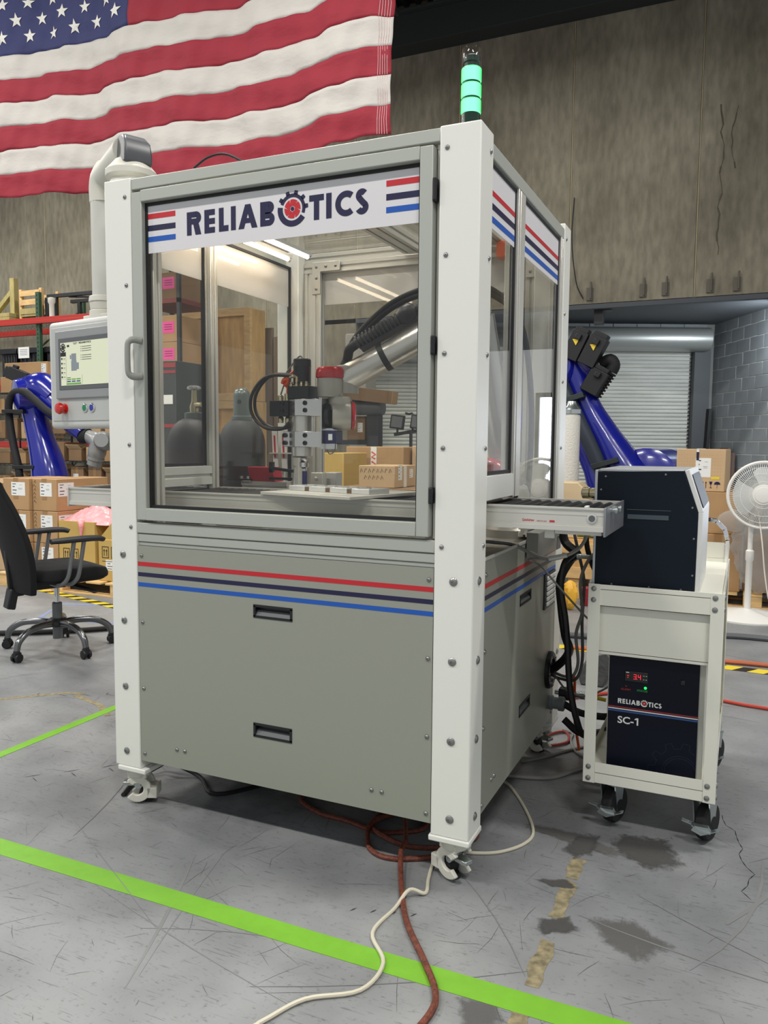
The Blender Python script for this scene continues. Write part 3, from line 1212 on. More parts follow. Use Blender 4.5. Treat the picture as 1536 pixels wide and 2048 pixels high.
# white band, stripes and lettering on the pane
b = MB()
b.box(gx0, gx1, 0.0172, 0.0185, 1.949, 2.103)
obj('logo_band', b, BANNER, door, smooth=False, label='white vinyl band reading RELIABOTICS')
for (z0, z1, m) in ((2.061, 2.078, RED), (2.022, 2.040, NAVY), (1.986, 2.003, BLUE)):
    for xa, xb in ((gx0, -1.055), (-0.291, gx1)):
        b = MB()
        b.box(xa, xb, 0.0165, 0.0172, z0, z1)
        obj('stripe', b, m, door, smooth=False)


def stroke_poly(pts, w):
    out = []
    P = [Vector((p[0], p[1])) for p in pts]
    l, r = [], []
    for i, p in enumerate(P):
        d = (P[min(i + 1, len(P) - 1)] - P[max(0, i - 1)]).normalized()
        n = Vector((-d.y, d.x)) * w / 2
        l.append(p + n)
        r.append(p - n)
    return [tuple(v) for v in l] + [tuple(v) for v in reversed(r)]


def ribbon(b, pts, w, ax0, y0, y1):
    """flat stroke in the x-z plane made of quads"""
    P = stroke_poly(pts, w)
    n = len(P) // 2
    for i in range(n - 1):
        q = [P[i], P[i + 1], P[2 * n - 2 - i], P[2 * n - 1 - i]]
        b.prism(q, 1, y0, y1)


def arc(cx, cy, r, a0, a1, n=18, ry=None):
    ry = ry or r
    return [(cx + r * math.cos(math.radians(a0 + (a1 - a0) * i / n)), cy + ry * math.sin(math.radians(a0 + (a1 - a0) * i / n))) for i in range(n + 1)]


def letter(b, ch, x, w, z, h, t, y0, y1):
    """geometric sans capital, stroke width t"""
    X0, X1, Z0, Z1 = x + t / 2, x + w - t / 2, z + t / 2, z + h - t / 2

    def v(xx):
        b.box(xx - t / 2, xx + t / 2, y0, y1, z, z + h)

    def hbar(zz, xa=x, xb=None):
        b.box(xa, x + w if xb is None else xb, y0, y1, zz - t / 2, zz + t / 2)

    def s(pts):
        ribbon(b, pts, t, 0, y0, y1)
    e = 0.0
    if ch == 'I':
        v(x + w / 2)
    elif ch == 'L':
        v(X0)
        hbar(Z0, x + t)
    elif ch == 'E':
        v(X0)
        for zz in (Z0, (Z0 + Z1) / 2, Z1):
            hbar(zz, x + t)
    elif ch == 'T':
        b.box(x + w / 2 - t / 2, x + w / 2 + t / 2, y0, y1, z, z + h - t)
        hbar(Z1)
    elif ch == 'A':
        b.prism([(x, z), (x + t * 1.15, z), (x + w / 2 + t * .52, z + h), (x + w / 2 - t * .55, z + h)], 1, y0, y1)
        b.prism([(x + w - t * 1.15, z), (x + w, z), (x + w / 2 + t * .55, z + h), (x + w / 2 - t * .52, z + h)], 1, y0 + .0001, y1 + .0001)
        b.box(x + w * .25, x + w * .75, y0 + .0002, y1, z + h * .22, z + h * .22 + t * .85)
    elif ch in 'RBP':
        v(X0)
        rm = h * (0.27 if ch != 'B' else 0.25)
        zm = z + h - 2 * rm
        cz = z + h - rm
        rr = rm - t / 2
        xc = x + w - rm * (1.0 if ch == 'R' else 1.12)
        s([(x + t, Z1), (xc, Z1)] + arc(xc, cz, rr, 90, -90, 14) + [(x + t, cz - rr)])
        if ch == 'R':
            b.prism([(xc - t * .75, cz - rr), (xc + t * .45, cz - rr), (x + w, z), (x + w - t * 1.25, z)], 1, y0 + .0001, y1)
        if ch == 'B':
            r2 = h * 0.275 - t * .5
            c2 = z + t / 2 + r2
            x2 = x + w - r2 - t / 2
            s([(x + t, c2 + r2), (x2, c2 + r2)] + arc(x2, c2, r2, 90, -90, 14) + [(x + t, c2 - r2)])
    elif ch == 'C':
        s(arc(x + h * .5, z + h / 2, h * .5 - t / 2 + .0, 50, 310, 28))
    elif ch == 'S':
        r = h * 0.27 - t / 2
        c1, c2 = z + h - t / 2 - r, z + t / 2 + r * 1.12
        xc = x + w / 2
        p = arc(xc, c1, r * 1.0, 35, 205, 14) + [(xc, (c1 + c2) / 2)] + arc(xc, c2, r * 1.15, 25, -155, 14)
        s(p)


def gear_logo(b_dark, b_red, cx, cz, R, y0, y1):
    """ring with gear teeth on its upper side, plain thick ring below, shutter wheel inside"""
    ri, ro = R * 0.66, R * 0.86
    ribbon(b_dark, arc(cx, cz, (ri + ro) / 2, -22, 158, 30), ro - ri, 0, y0, y1)
    for a in (-7, 28, 63, 98, 133):
        t = math.radians(a + 12)
        c = Vector((cx + math.cos(t) * R * 0.93, cz + math.sin(t) * R * 0.93))
        d = Vector((math.cos(t), math.sin(t)))
        n = Vector((-d.y, d.x))
        q = [c - d * R * .11 - n * R * .13, c - d * R * .11 + n * R * .13, c + d * R * .11 + n * R * .11, c + d * R * .11 - n * R * .11]
        b_dark.prism([tuple(v) for v in q], 1, y0, y1)
    ribbon(b_dark, arc(cx, cz, R * 0.83, 170, 326, 30), R * 0.34, 0, y0, y1)
    for k in range(6):
        a0 = k * 60 + 15
        q = [(cx + math.cos(math.radians(a0 + 20)) * R * .16, cz + math.sin(math.radians(a0 + 20)) * R * .16)]
        q += arc(cx, cz, R * 0.54, a0 - 24, a0 + 29, 6)
        q += [(cx + math.cos(math.radians(a0 + 45)) * R * .32, cz + math.sin(math.radians(a0 + 45)) * R * .32), (cx + math.cos(math.radians(a0 + 68)) * R * .17, cz + math.sin(math.radians(a0 + 68)) * R * .17)]
        b_red.prism(q, 1, y0, y1)
    b_dark.prism(arc(cx, cz, R * .12, 0, 345, 22), 1, y0, y1)


def wordmark(b, br, x0, x1, z0, z1, y0, y1, tf=0.245):
    """the word RELIAB(gear)TICS between x0 and x1"""
    W_, h = x1 - x0, z1 - z0
    t = h * tf
    pos = {'R': (0.0, .086), 'E': (.106, .062), 'L': (.192, .055), 'I': (.264, .024), 'A': (.305, .108), 'B': (.429, .079),
           'T': (.695, .076), 'I2': (.785, .024), 'C': (.830, .087), 'S': (.928, .072)}
    for k, (a, w) in pos.items():
        letter(b, k[0], x0 + a * W_, w * W_, z0, h, t, y0, y1)
    gear_logo(b, br, x0 + 0.6055 * W_, z0 + h * 0.565, h * 0.715, y0, y1)


b, br = MB(), MB()
wordmark(b, br, -1.008, -0.346, 1.992, 2.066, 0.0163, 0.0172)
obj('lettering', b, NAVY, door, smooth=False, label='navy lettering RELIABOTICS with a gear for the O')
obj('logo_wheel', br, RED, door, smooth=False, label='red shutter wheel in the gear')
# handle
b = MB()
b.tube([(-1.186, -0.008, 1.645), (-1.200, -0.030, 1.647), (-1.210, -0.043, 1.640), (-1.212, -0.046, 1.62), (-1.212, -0.046, 1.575), (-1.210, -0.043, 1.555), (-1.200, -0.030, 1.548), (-1.186, -0.008, 1.550)], 0.0095, 12, sm=4)
for v in range(len(b.v)):
    x, y, z = b.v[v]
    b.v[v] = (x, y, 1.5975 + (z - 1.5975) * 1.25)
obj('handle', b, M('grey_door_handle', (150, 151, 145), 0.4), door)
for z0, z1 in ((1.996, 2.060), (1.572, 1.625), (1.145, 1.192)):
    b = MB()
    b.box(-0.1375, -0.1265, -0.010, 0.014, z0, z1)
    b.cyl((-0.131, -0.008, z0 + 0.002), (-0.131, -0.008, z1 - 0.002), 0.006, n=12)
    obj('hinge', b, BLACK, door, bev=0.002)

# ---- panes of the other sides, each with its white band
DARKG = M('dark_pane_gasket', (28, 28, 34), 0.6)


def side_pane(xa, y0, y1, z0, z1, stripes, face):
    b = MB()
    b.box(xa - 0.0025, xa + 0.0025, y0, y1, z0, z1)
    p = obj('pane', b, GLASS, cell, smooth=False, label='clear side pane with a white striped band at its top')
    b = MB()
    b.box(xa + face * 0.0025, xa + face * 0.0035, y0, y1, 1.949, z1) if face > 0 else b.box(xa - 0.0035, xa - 0.0025, y0, y1, 1.949, z1)
    obj('white_band', b, BANNER, p, smooth=False)
    if stripes:
        for (q0, q1, m) in ((2.042, 2.057, RED), (2.003, 2.021, NAVY), (1.966, 1.984, BLUE)):
            b = MB()
            b.box(xa + 0.0035, xa + 0.0043, y0, y1 - 0.004, q0, q1)
            obj('stripe', b, m, p, smooth=False)
    b = MB()
    g = 0.010
    for a in ((y0, y0 + g, z0, z1), (y1 - g, y1, z0, z1), (y0, y1, z0, z0 + g), (y0, y1, z1 - g, z1)):
        b.box(xa - 0.008, xa + 0.006, a[0], a[1], a[2], a[3])
    obj('gasket', b, DARKG, p)


side_pane(-0.016, PD + 0.001, 0.411, 1.226, 2.13, True, 1)
side_pane(-0.016, 0.502, YB - PD - 0.047, 1.032, 2.13, True, 1)
side_pane(XL + 0.07, PD + 0.001, 0.454, 1.226, 2.13, False, -1)
side_pane(XL + 0.07, 0.502, YB - PD - 0.001, 0.97, 2.13, False, -1)
b = MB()
b.box(XI0 + 0.095, XI1 - 0.05, 1.176, 1.181, 1.0, 2.104)
p = obj('pane', b, GLASS, cell, smooth=False, label='clear rear pane with a white band at its top')
b = MB()
b.box(XI0 + 0.095, XI1 - 0.05, 1.1815, 1.1825, 1.962, 2.104)
obj('white_band', b, BANNER, p, smooth=False)
# drilled strip seen under each side top rail
for y0, y1 in ((PD + 0.002, 0.41), (0.502, 1.058)):
    b = MB()
    b.box(-0.040, -0.012, y0, y1, 2.1305, 2.1345)
    st = obj('perforated_strip', b, STEEL, cell, smooth=False)
    q = MB()
    y = y0 + 0.02
    while y < y1 - 0.02:
        q.box(-0.033, -0.018, y, y + 0.009, 2.1296, 2.1306)
        y += 0.018
    obj('slot', q, BLACK, st, kind='stuff', smooth=False)

# ---- lower panels with stripes and recessed pulls


def holed_panel(ax, u0, u1, z0, z1, a0, a1, holes):
    """sheet in the x-z (ax=1) or y-z (ax=0) plane with rectangular holes (u0,u1,z0,z1)"""
    b = MB()
    us = sorted({u0, u1} | {h[0] for h in holes} | {h[1] for h in holes})
    zs = sorted({z0, z1} | {h[2] for h in holes} | {h[3] for h in holes})
    for i in range(len(us) - 1):
        for j in range(len(zs) - 1):
            um, zm = (us[i] + us[i + 1]) / 2, (zs[j] + zs[j + 1]) / 2
            if any(h[0] < um < h[1] and h[2] < zm < h[3] for h in holes):
                continue
            if ax == 1:
                b.box(us[i], us[i + 1], a0, a1, zs[j], zs[j + 1])
            else:
                b.box(a0, a1, us[i], us[i + 1], zs[j], zs[j + 1])
    return b


def pull(parent, ax, u0, u1, z0, z1, a, sgn):
    """black recessed pull: rim and pocket with a sloped floor; sgn = outward direction along the axis"""
    b = MB()

    def bx(u_0, u_1, z_0, z_1, d0, d1):
        lo, hi = sorted((a + sgn * d0, a + sgn * d1))
        if ax == 1:
            b.box(u_0, u_1, lo, hi, z_0, z_1)
        else:
            b.box(lo, hi, u_0, u_1, z_0, z_1)
    t = 0.004
    bx(u0 - t, u1 + t, z1 - t, z1 + t, 0.002, -0.025)
    bx(u0 - t, u1 + t, z0 - t, z0 + t, 0.002, -0.025)
    bx(u0 - t, u0 + t, z0, z1, 0.002, -0.025)
    bx(u1 - t, u1 + t, z0, z1, 0.002, -0.025)
    bx(u0, u1, z0, z1, -0.021, -0.025)
    q = b.mat(1)
    pr = [(a + sgn * 0.000, z0 + t), (a - sgn * 0.021, z0 + t), (a - sgn * 0.021, z0 + 0.021), (a - sgn * 0.012, z0 + 0.019)]
    if ax == 0:
        q.prism(pr, 1, u0 + t, u1 - t)
    else:
        q.prism([(y, z) for y, z in pr], 0, u0 + t, u1 - t)
    obj('recessed_pull', b, [BLACK, DARKGREY], parent, smooth=False)


FH = [(-0.744, -0.605, 0.752, 0.788), (-0.746, -0.607, 0.352, 0.392)]
b = holed_panel(1, XI0 + 0.002, XI1 - 0.002, 0.182, 0.956, 0.003, 0.007, FH)
panel = obj('front_panel', b, PANEL, cell, smooth=False, label='grey lower front panel with red, navy and blue stripes')
for h in FH:
    pull(panel, 1, h[0], h[1], h[2], h[3], 0.003, -1)
for (z0, z1, m) in ((0.8850, 0.8995, RED), (0.8485, 0.8625, NAVY), (0.8126, 0.8268, BLUE)):
    b = MB()
    b.box(XI0 + 0.002, XI1 - 0.002, 0.0022, 0.003, z0, z1)
    obj('stripe', b, m, panel, smooth=False)
for z in (0.921, 0.685, 0.447, 0.210):
    fix('screw', XI0 + 0.018, 0.003, z, panel)
    fix('screw', XI1 - 0.016, 0.003, z, panel)
for x in (-1.068, -1.034, -0.318, -0.283):
    fix('screw', x, 0.003, 0.248, panel)
SH = [(0.546, 0.696, 0.757, 0.789), (0.568, 0.715, 0.350, 0.386)]
b = holed_panel(0, PD + 0.001, YB - PD - 0.001, 0.182, 0.970, -0.007, -0.003, SH)
spanel = obj('side_panel', b, PANEL, cell, smooth=False, label='grey lower right panel with stripes, vent and cable gland')
for h in SH:
    pull(spanel, 0, h[0], h[1], h[2], h[3], -0.003, 1)
for (z0, z1, m) in ((0.8850, 0.8995, RED), (0.8485, 0.8625, NAVY), (0.8126, 0.8268, BLUE)):
    b = MB()
    b.box(-0.003, -0.0022, PD + 0.001, YB - PD - 0.001, z0, z1)
    obj('stripe', b, m, spanel, smooth=False)
b = MB()
b.box(-0.007, -0.0005, PD + 0.001, YB - PD - 0.001, 0.9702, 0.980)
obj('edge_trim', b, ALU, spanel, bev=0.001)
for z in (0.926, 0.690, 0.450, 0.206):
    fix('screw', -0.003, PD + 0.016, z, spanel, PI / 2)
    fix('screw', -0.003, YB - PD - 0.016, z, spanel, PI / 2)
for y in (0.23, 0.262):
    fix('screw', -0.003, y, 0.252, spanel, PI / 2)
# vent of pale tiles
b = MB()
b.box(-0.003, 0.004, 0.900, 1.085, 0.672, 0.812)
vent = obj('vent_plate', b, BLACK, cell, bev=0.002)
t0 = None
for r in range(6):
    for c in range(3):
        if t0 is None:
            q = MB()
            q.box(-0.67 + 0.004, -0.67 + 0.011, 0.61 - 0.023, 0.61 + 0.023, -0.0085, 0.0085)
            t0 = obj('vent_tile', q, PAPER, vent, bev=0.002, seg=1)
            o = t0
        else:
            o = again(t0, parent=vent)
        o.location = Vector((0, 0.945 + c * 0.052, 0.692 + r * 0.0205)) + OFF
# round cable gland
b = MB()
b.lathe([(0.076, 0), (0.076, 0.012), (0.070, 0.018), (0.050, 0.018), (0.046, 0.006), (0.001, 0.006)], (-0.003, 1.03, 0.402), (1, 0, 0), 32)
gl = obj('cable_gland_plate', b, BLACK, cell)
for k in range(8):
    a = k * PI / 4
    fix('screw', 0.015, 1.03 + math.cos(a) * 0.061, 0.402 + math.sin(a) * 0.061, gl, PI / 2)
b = MB()
b.lathe([(0.027, 0), (0.030, 0.004), (0.030, 0.016), (0.024, 0.018), (0.024, 0.040), (0.030, 0.041), (0.030, 0.062), (0.022, 0.066)], (-0.003, 1.055, 0.258), (1, 0, 0), 14)
obj('hose_fitting', b, M('grey_plastic_fitting', (132, 138, 142), 0.5), spanel)
# rear and left lower panels, base pan
b = MB()
b.box(XI0, XI1, YB - 0.007, YB - 0.003, 0.182, 0.98)
b.box(XL + 0.003, XL + 0.007, PD, YB - PD, 0.182, 0.98)
obj('rear_panel', b, PANEL, cell, smooth=False)
b = MB()
b.box(XI0 + 0.01, XI1 - 0.01, 0.03, YB - 0.03, 0.175, 0.195)
obj('base_pan', b, DARKST, cell, smooth=False)
# slotted tooling deck
b = MB()
b.box(XL + 0.03, -0.03, 0.05, YB - 0.03, 0.93, 0.947)
y = 0.055
while y < YB - 0.06:
    b.box(XL + 0.03, -0.03, y, y + 0.020, 0.947, 0.962)
    y += 0.028
obj('deck_plate', b, M('slotted_deck_aluminium', (176, 174, 166), 0.4, 0.5), cell, smooth=False)
# grey junction box on the right side under the conveyor
b = MB()
b.box(0.0, 0.045, 0.60, 0.90, 0.915, 1.010)
jb = obj('junction_box', b, M('grey_junction_box', (150, 150, 144), 0.45, 0.3), cell, bev=0.003)
b = MB()
b.box(0.004, 0.046, 0.9005, 0.965, 0.915, 1.010)
b.lathe([(0.025, 0), (0.025, 0.006), (0.018, 0.008), (0.001, 0.008)], (0.046, 0.932, 0.985), (1, 0, 0), 18)
obj('socket_block', b, DARKGREY, jb)
# led tubes at the cell's ceiling
LED = emit('lit_led_tube', (255, 234, 206), 15.0)
for x in (-1.19, -1.09):
    b = MB()
    b.cyl((x, 0.22, 2.128), (x, 0.95, 2.128), 0.008, n=10)
    lt = obj('led_tube', b, LED, cell)
    b = MB()
    b.box(x - 0.012, x + 0.012, 0.20, 0.97, 2.135, 2.150)
    b.cyl((x, 0.205, 2.128), (x, 0.222, 2.128), 0.010, n=10)
    b.cyl((x, 0.948, 2.128), (x, 0.965, 2.128), 0.010, n=10)
    obj('tube_holder', b, LGREY, lt)
# orange safety switch at the rear top
b = MB()
b.box(-0.275, -0.235, 1.08, 1.15, 2.085, 2.150)
sw = obj('safety_switch', b, ORANGE, cell, bev=0.004)
b = MB()
b.box(-0.234, -0.19, 1.085, 1.14, 2.10, 2.135)
b.cyl((-0.205, 1.083, 2.118), (-0.205, 1.088, 2.118), 0.008, n=12)
obj('switch_body', b, LGREY, sw, bev=0.002)
b = MB()
b.tube([(-0.98, 0.02, 2.205), (-0.93, 0.03, 2.235), (-0.87, 0.04, 2.24), (-0.80, 0.05, 2.206)], 0.004, 8, sm=5)
obj('cable_loop', b, CABLEB, cell)


# ================================================================ on and in the cell
# ---- conveyor through the cell
CY0, CY1, CX0, CX1 = 0.150, 0.512, -1.696, 0.3405
conv = thing('roller_conveyor', 'long low aluminium roller conveyor passing through the grey enclosure', 'conveyor', (-0.7, 0.43, 1.0632))


def rail_profile(y, out):
    # cross-section in y-z of a side rail with shallow grooves on its outer face
    s = out
    P = [(y, 1.0710), (y, 1.0847), (y - s * .003, 1.0857), (y - s * .003, 1.0886), (y - s * .006, 1.0891), (y - s * .006, 1.1160),
         (y - s * .0045, 1.1165), (y - s * .0045, 1.1204), (y - s * .006, 1.1209), (y - s * .006, 1.1331), (y - s * .001, 1.1336), (y - s * .001, 1.1385), (y - s * .022, 1.1385), (y - s * .022, 1.0710)]
    return P


for y, o in ((CY0, -1), (CY1, 1)):
    b = MB()
    b.prism(rail_profile(y, o), 0, CX0, CX1 - 0.006)
    r = obj('side_rail', b, ALU, conv, smooth=False)
    if o < 0:
        fr = r
b = MB()
b.box(CX1 - 0.006, CX1, CY0 - 0.004, CY1 + 0.004, 1.0573, 1.1414)
ep = obj('end_plate', b, M('mill_finish_plate', (150, 152, 156), 0.4, 0.7), conv, bev=0.0015, label='plain metal plate closing the right end')
b = MB()
for y in (0.25, 0.33):
    b.lathe([(0.008, 0), (0.008, 0.010), (0.011, 0.011), (0.011, 0.018), (0.002, 0.020)], (CX1, y, 1.1277), (1, 0, 0), 12)
obj('spring_screw', b, STEEL, ep, kind='stuff')
b = MB()
b.box(CX0 - 0.005, CX0, CY0 - 0.003, CY1 + 0.003, 1.0651, 1.1395)
obj('end_plate', b, ALU, conv, bev=0.0015)
b = MB()
b.box(CX0, CX1 - 0.006, CY0 + 0.02, CY1 - 0.02, 1.0896, 1.1043)
obj('drive_bed', b, BLACK, conv, smooth=False)
rl = None
n = 60
for i in range(n):
    x = CX0 + 0.03 + i * (CX1 - CX0 - 0.07) / (n - 1)
    if rl is None:
        b = MB()
        b.cyl((x, CY0 + 0.0225, 1.1219), (x, CY1 - 0.0225, 1.1219), 0.0135, n=12)
        rl = obj('roller', b, BLACK, conv)
        x0 = x
    else:
        again(rl, Vector((x - x0, 0, 0)), conv)
b = MB()
b.box(0.274, 0.284, CY0 + 0.028, CY0 + 0.06, 1.1336, 1.1419)
obj('sensor_tab', b, PAPER, conv, bev=0.001)
b = MB()
b.lathe([(0.014, 0), (0.014, 0.003), (0.010, 0.004)], (0.301, CY0 + .0045, 1.1091), (0, -1, 0), 20)
b.mat(1).lathe([(0.0095, 0.0035), (0.009, 0.005), (0.001, 0.005)], (0.301, CY0 + .0045, 1.1091), (0, -1, 0), 20)
obj('round_port', b, [LGREY, DARKGREY], conv)
b = fit(text_mb('Quickdraw', 0.02, 0.0006, 0.0002), 0.0977, 0.134, 1.0920, 1.1008, CY0 + 0.0058)
c2 = fit(text_mb('1-800-473-4667', 0.01, 0.0, 0.0002), 0.140, 0.171, 1.0930, 1.0974, CY0 + 0.0058)
b.add(c2.v, c2.f)
b.box(0.179, 0.194, CY0 + .0055, CY0 + .0062, 1.0925, 1.0989)
obj('maker_lettering', b, M('red_printed_ink', (186, 60, 70), 0.6), conv, smooth=False)
b = MB()
b.box(0.19, 0.325, CY0 + 0.03, CY1 - 0.1, 1.0573, 1.0710)
b.box(0.155, 0.185, CY0 + 0.05, CY0 + 0.12, 1.0407, 1.0710)
obj('underside_channel', b, ALU, conv, bev=0.001)
b = MB()
for x in (-1.0554, -0.25):
    b.box(x - 0.03, x + 0.03, CY0 + .03, CY1 - .03, 0.962, 1.0710)
obj('stand_bracket', b, ALU, conv, smooth=False)

# ---- fixture plate with clamped blocks
ang = math.radians(-13.3)
fx = Vector((math.cos(ang), math.sin(ang), 0))
fy = Vector((-math.sin(ang), math.cos(ang), 0))
p0 = Vector((-0.815, 0.148, 1.1400))


def fpt(u, v, w):
    return p0 + fx * u + fy * v + UP * w


def fbox(b, u0, u1, v0, v1, w0, w1):
    return b.obox(fpt((u0 + u1) / 2, (v0 + v1) / 2, (w0 + w1) / 2), fx * (u1 - u0) / 2, fy * (v1 - v0) / 2, UP * (w1 - w0) / 2)


fixt = thing('fixture_plate', 'pale fixture plate with a row of bright blocks on the conveyor', 'fixture', p0)
b = MB()
fbox(b, 0, 0.40, 0, 0.40, 0, 0.011)
obj('base_plate', b, M('pale_aluminium_plate', (214, 212, 204), 0.4, 0.3), fixt, bev=0.0015)
blkm = M('bright_machined_block', (224, 224, 222), 0.25, 0.5)
for k in range(4):
    b = MB()
    u = 0.018 + k * 0.096
    fbox(b, u, u + 0.075, 0.12, 0.23, 0.011, 0.029)
    c = obj('clamp_block', b, blkm, fixt, bev=0.002)
    b = MB()
    for du in (0.012, 0.063):
        q = fpt(u + du, 0.14, 0.029)
        b.cyl(q, q + UP * 0.004, 0.005, n=10)
    obj('block_screw', b, STEEL, c, kind='stuff')
    if k < 3:
        b = MB()
        fbox(b, u + 0.076, u + 0.095, 0.125, 0.225, 0.011, 0.025)
        obj('brown_sample', b, M('brown_sample_bar', (110, 88, 70), 0.6), fixt)

# ---- robot arm inside
JG = M('grey_robot_joint', (178, 175, 166), 0.38, 0.3)
arm = thing('jointed_robot', 'silver tube robot arm with red joint caps inside the enclosure', 'robot arm', (-0.13, 0.86, 0.962))
SH_, EL, WR = Vector((-0.15, 0.82, 1.20)), Vector((-0.21, 0.66, 1.80)), Vector((-0.672, 0.505, 1.556))
b = MB()
b.lathe([(0.095, 0), (0.095, 0.03), (0.075, 0.05), (0.072, 0.17), (0.06, 0.20)], (-0.13, 0.86, 0.962), UP, 28)
obj('base', b, JG, arm)
yx = Vector((0.25, 1, 0)).normalized()
b = MB()
b.lathe([(0.050, -0.10), (0.066, -0.09), (0.068, 0.05), (0.05, 0.06)], SH_, yx, 28)
b.lathe([(0.05, -0.115), (0.058, -0.105), (0.060, -0.01), (0.05, 0.0)], EL, yx, 28)
obj('joint', b, JG, arm, label='grey shoulder and elbow joints')
b = MB()
b.lathe([(0.02, -0.128), (0.055, -0.125), (0.068, -0.110), (0.069, -0.092), (0.062, -0.09)], SH_, yx, 28)
obj('joint_cap', b, REDCAP, arm)
b = MB()
b.lathe([(0.02, -0.14), (0.048, -0.138), (0.060, -0.126), (0.061, -0.108), (0.055, -0.105)], EL, yx, 28)
obj('joint_cap', b, REDCAP, arm)
b = MB()
b.tube([SH_ + yx * 0.02, EL + yx * 0.0 - (EL - SH_).normalized() * 0.02], 0.054, 24)
obj('upper_arm', b, BRUSH, arm)
b = MB()
E0 = EL - yx * 0.05
b.tube([E0, WR], 0.050, 28)
obj('forearm', b, BRUSH, arm)
wc = Vector((-0.708, 0.452, 0))
b = MB()
b.lathe([(0.046, 1.486), (0.048, 1.490), (0.0485, 1.548), (0.047, 1.556)], wc, UP, 28)
b.lathe([(0.040, 1.44), (0.044, 1.478), (0.040, 1.487)], wc + Vector((.035, .012, 0)), UP, 24)
b.lathe([(0.046, 1.50), (0.046, 1.60), (0.03, 1.605)], (-0.668, 0.505, 0), UP, 24)
b.lathe([(0.046, -0.045), (0.051, -0.035), (0.052, 0.022), (0.044, 0.028)], (-0.655, 0.462, 1.418), (1, 0.6, 0), 28)
obj('wrist', b, JG, arm, label='grey wrist housing under a red cap')
b = MB()
b.lathe([(0.050, 1.554), (0.0530, 1.557), (0.0530, 1.570), (0.0515, 1.585), (0.044, 1.594), (0.01, 1.595)], wc, UP, 28)
obj('joint_cap', b, REDCAP, arm)
b = MB()
b.lathe([(0.047, 0.024), (0.053, 0.026), (0.052, 0.036), (0.040, 0.042), (0.01, 0.043)], (-0.655, 0.462, 1.418), (1, 0.6, 0), 28)
obj('joint_cap', b, REDCAP, arm)
b = MB()
b.cyl((-0.7100, 0.447, 1.418), (-0.694, 0.448, 1.418), 0.046, n=28)
obj('tool_flange', b, BLKM, arm)


def axis(a, t):
    return E0 + (WR - E0) * a + UP * t


# strap and hose bracket on the forearm
fd = (WR - E0).normalized()
fu = (UP - fd * fd.z).normalized()
b = MB()
b.lathe([(0.0505, -0.011), (0.053, -0.011), (0.053, 0.011), (0.0505, 0.011)], E0 + (WR - E0) * 0.68, fd, 28)
b.bar(E0 + (WR - E0) * 0.80 + fu * 0.064, E0 + (WR - E0) * 0.15 + fu * 0.064, 0.03, 0.018)
obj('hose_bracket', b, BLACK, arm, bev=0.001)


HOSE = M('dark_grey_corrugated_hose', (52, 52, 54), .35)


def ridged(p, q, r, nr):
    L = (Vector(q) - Vector(p)).length
    prof = []
    for i in range(nr):
        h = L * i / nr
        prof += [(r * .72, h), (r * .72, h + L / nr * .3), (r, h + L / nr * .4), (r, h + L / nr * .85), (r * .72, h + L / nr * .95)]
    b = MB()
    b.lathe(prof, p, Vector(q) - Vector(p), 16)
    return b


f = lambda a, t: E0 + (WR - E0) * a + fu * t
obj('corrugated_hose', ridged(f(0.82, 0.095), f(0.47, 0.095), 0.027, 12), HOSE, arm)
obj('corrugated_hose', ridged(f(0.34, 0.098), f(0.02, 0.11), 0.021, 14), HOSE, arm)
b = MB()
b.tube([f(0.47, 0.096), f(0.44, 0.097), f(0.37, 0.098), f(0.34, 0.098)], [0.026, 0.036, 0.036, 0.024], 18)
obj('hose_coupler', b, BLACK, arm)
b = MB()
b.tube([f(1.0, 0.055) + Vector((0, .04, 0)), f(0.95, 0.075) + Vector((0, .04, 0)), f(0.88, 0.088), f(0.82, 0.094)], 0.018, 12, sm=5)
obj('hose_end', b, RUBBER, arm)
b = MB()
for k, dz in enumerate((0.0, 0.018)):
    b.tube([(-0.715, 0.55 + k * .02, 1.60), (-0.675, 0.56, 1.675 + dz), (-0.61, 0.58, 1.755 + dz), (-0.52, 0.60, 1.825 + dz), (-0.42, 0.63, 1.868 + dz), (-0.30, 0.66, 1.885 + dz), (-0.17, 0.70, 1.86 + dz), (-0.08, 0.76, 1.76), (-0.05, 0.82, 1.5), (-0.07, 0.90, 1.2), (-0.10, 0.95, 0.97)], 0.011, 10, sm=6)
obj('dress_pack_hose', b, RUBBER, arm)

# ---- spindle tool on the arm
sx, sy = -0.819, 0.44


def Sx(px):
    return -0.82 + (px - 607) * 0.00207


def Sz(py):
    return 1.366 + (860 - py) * 0.00187


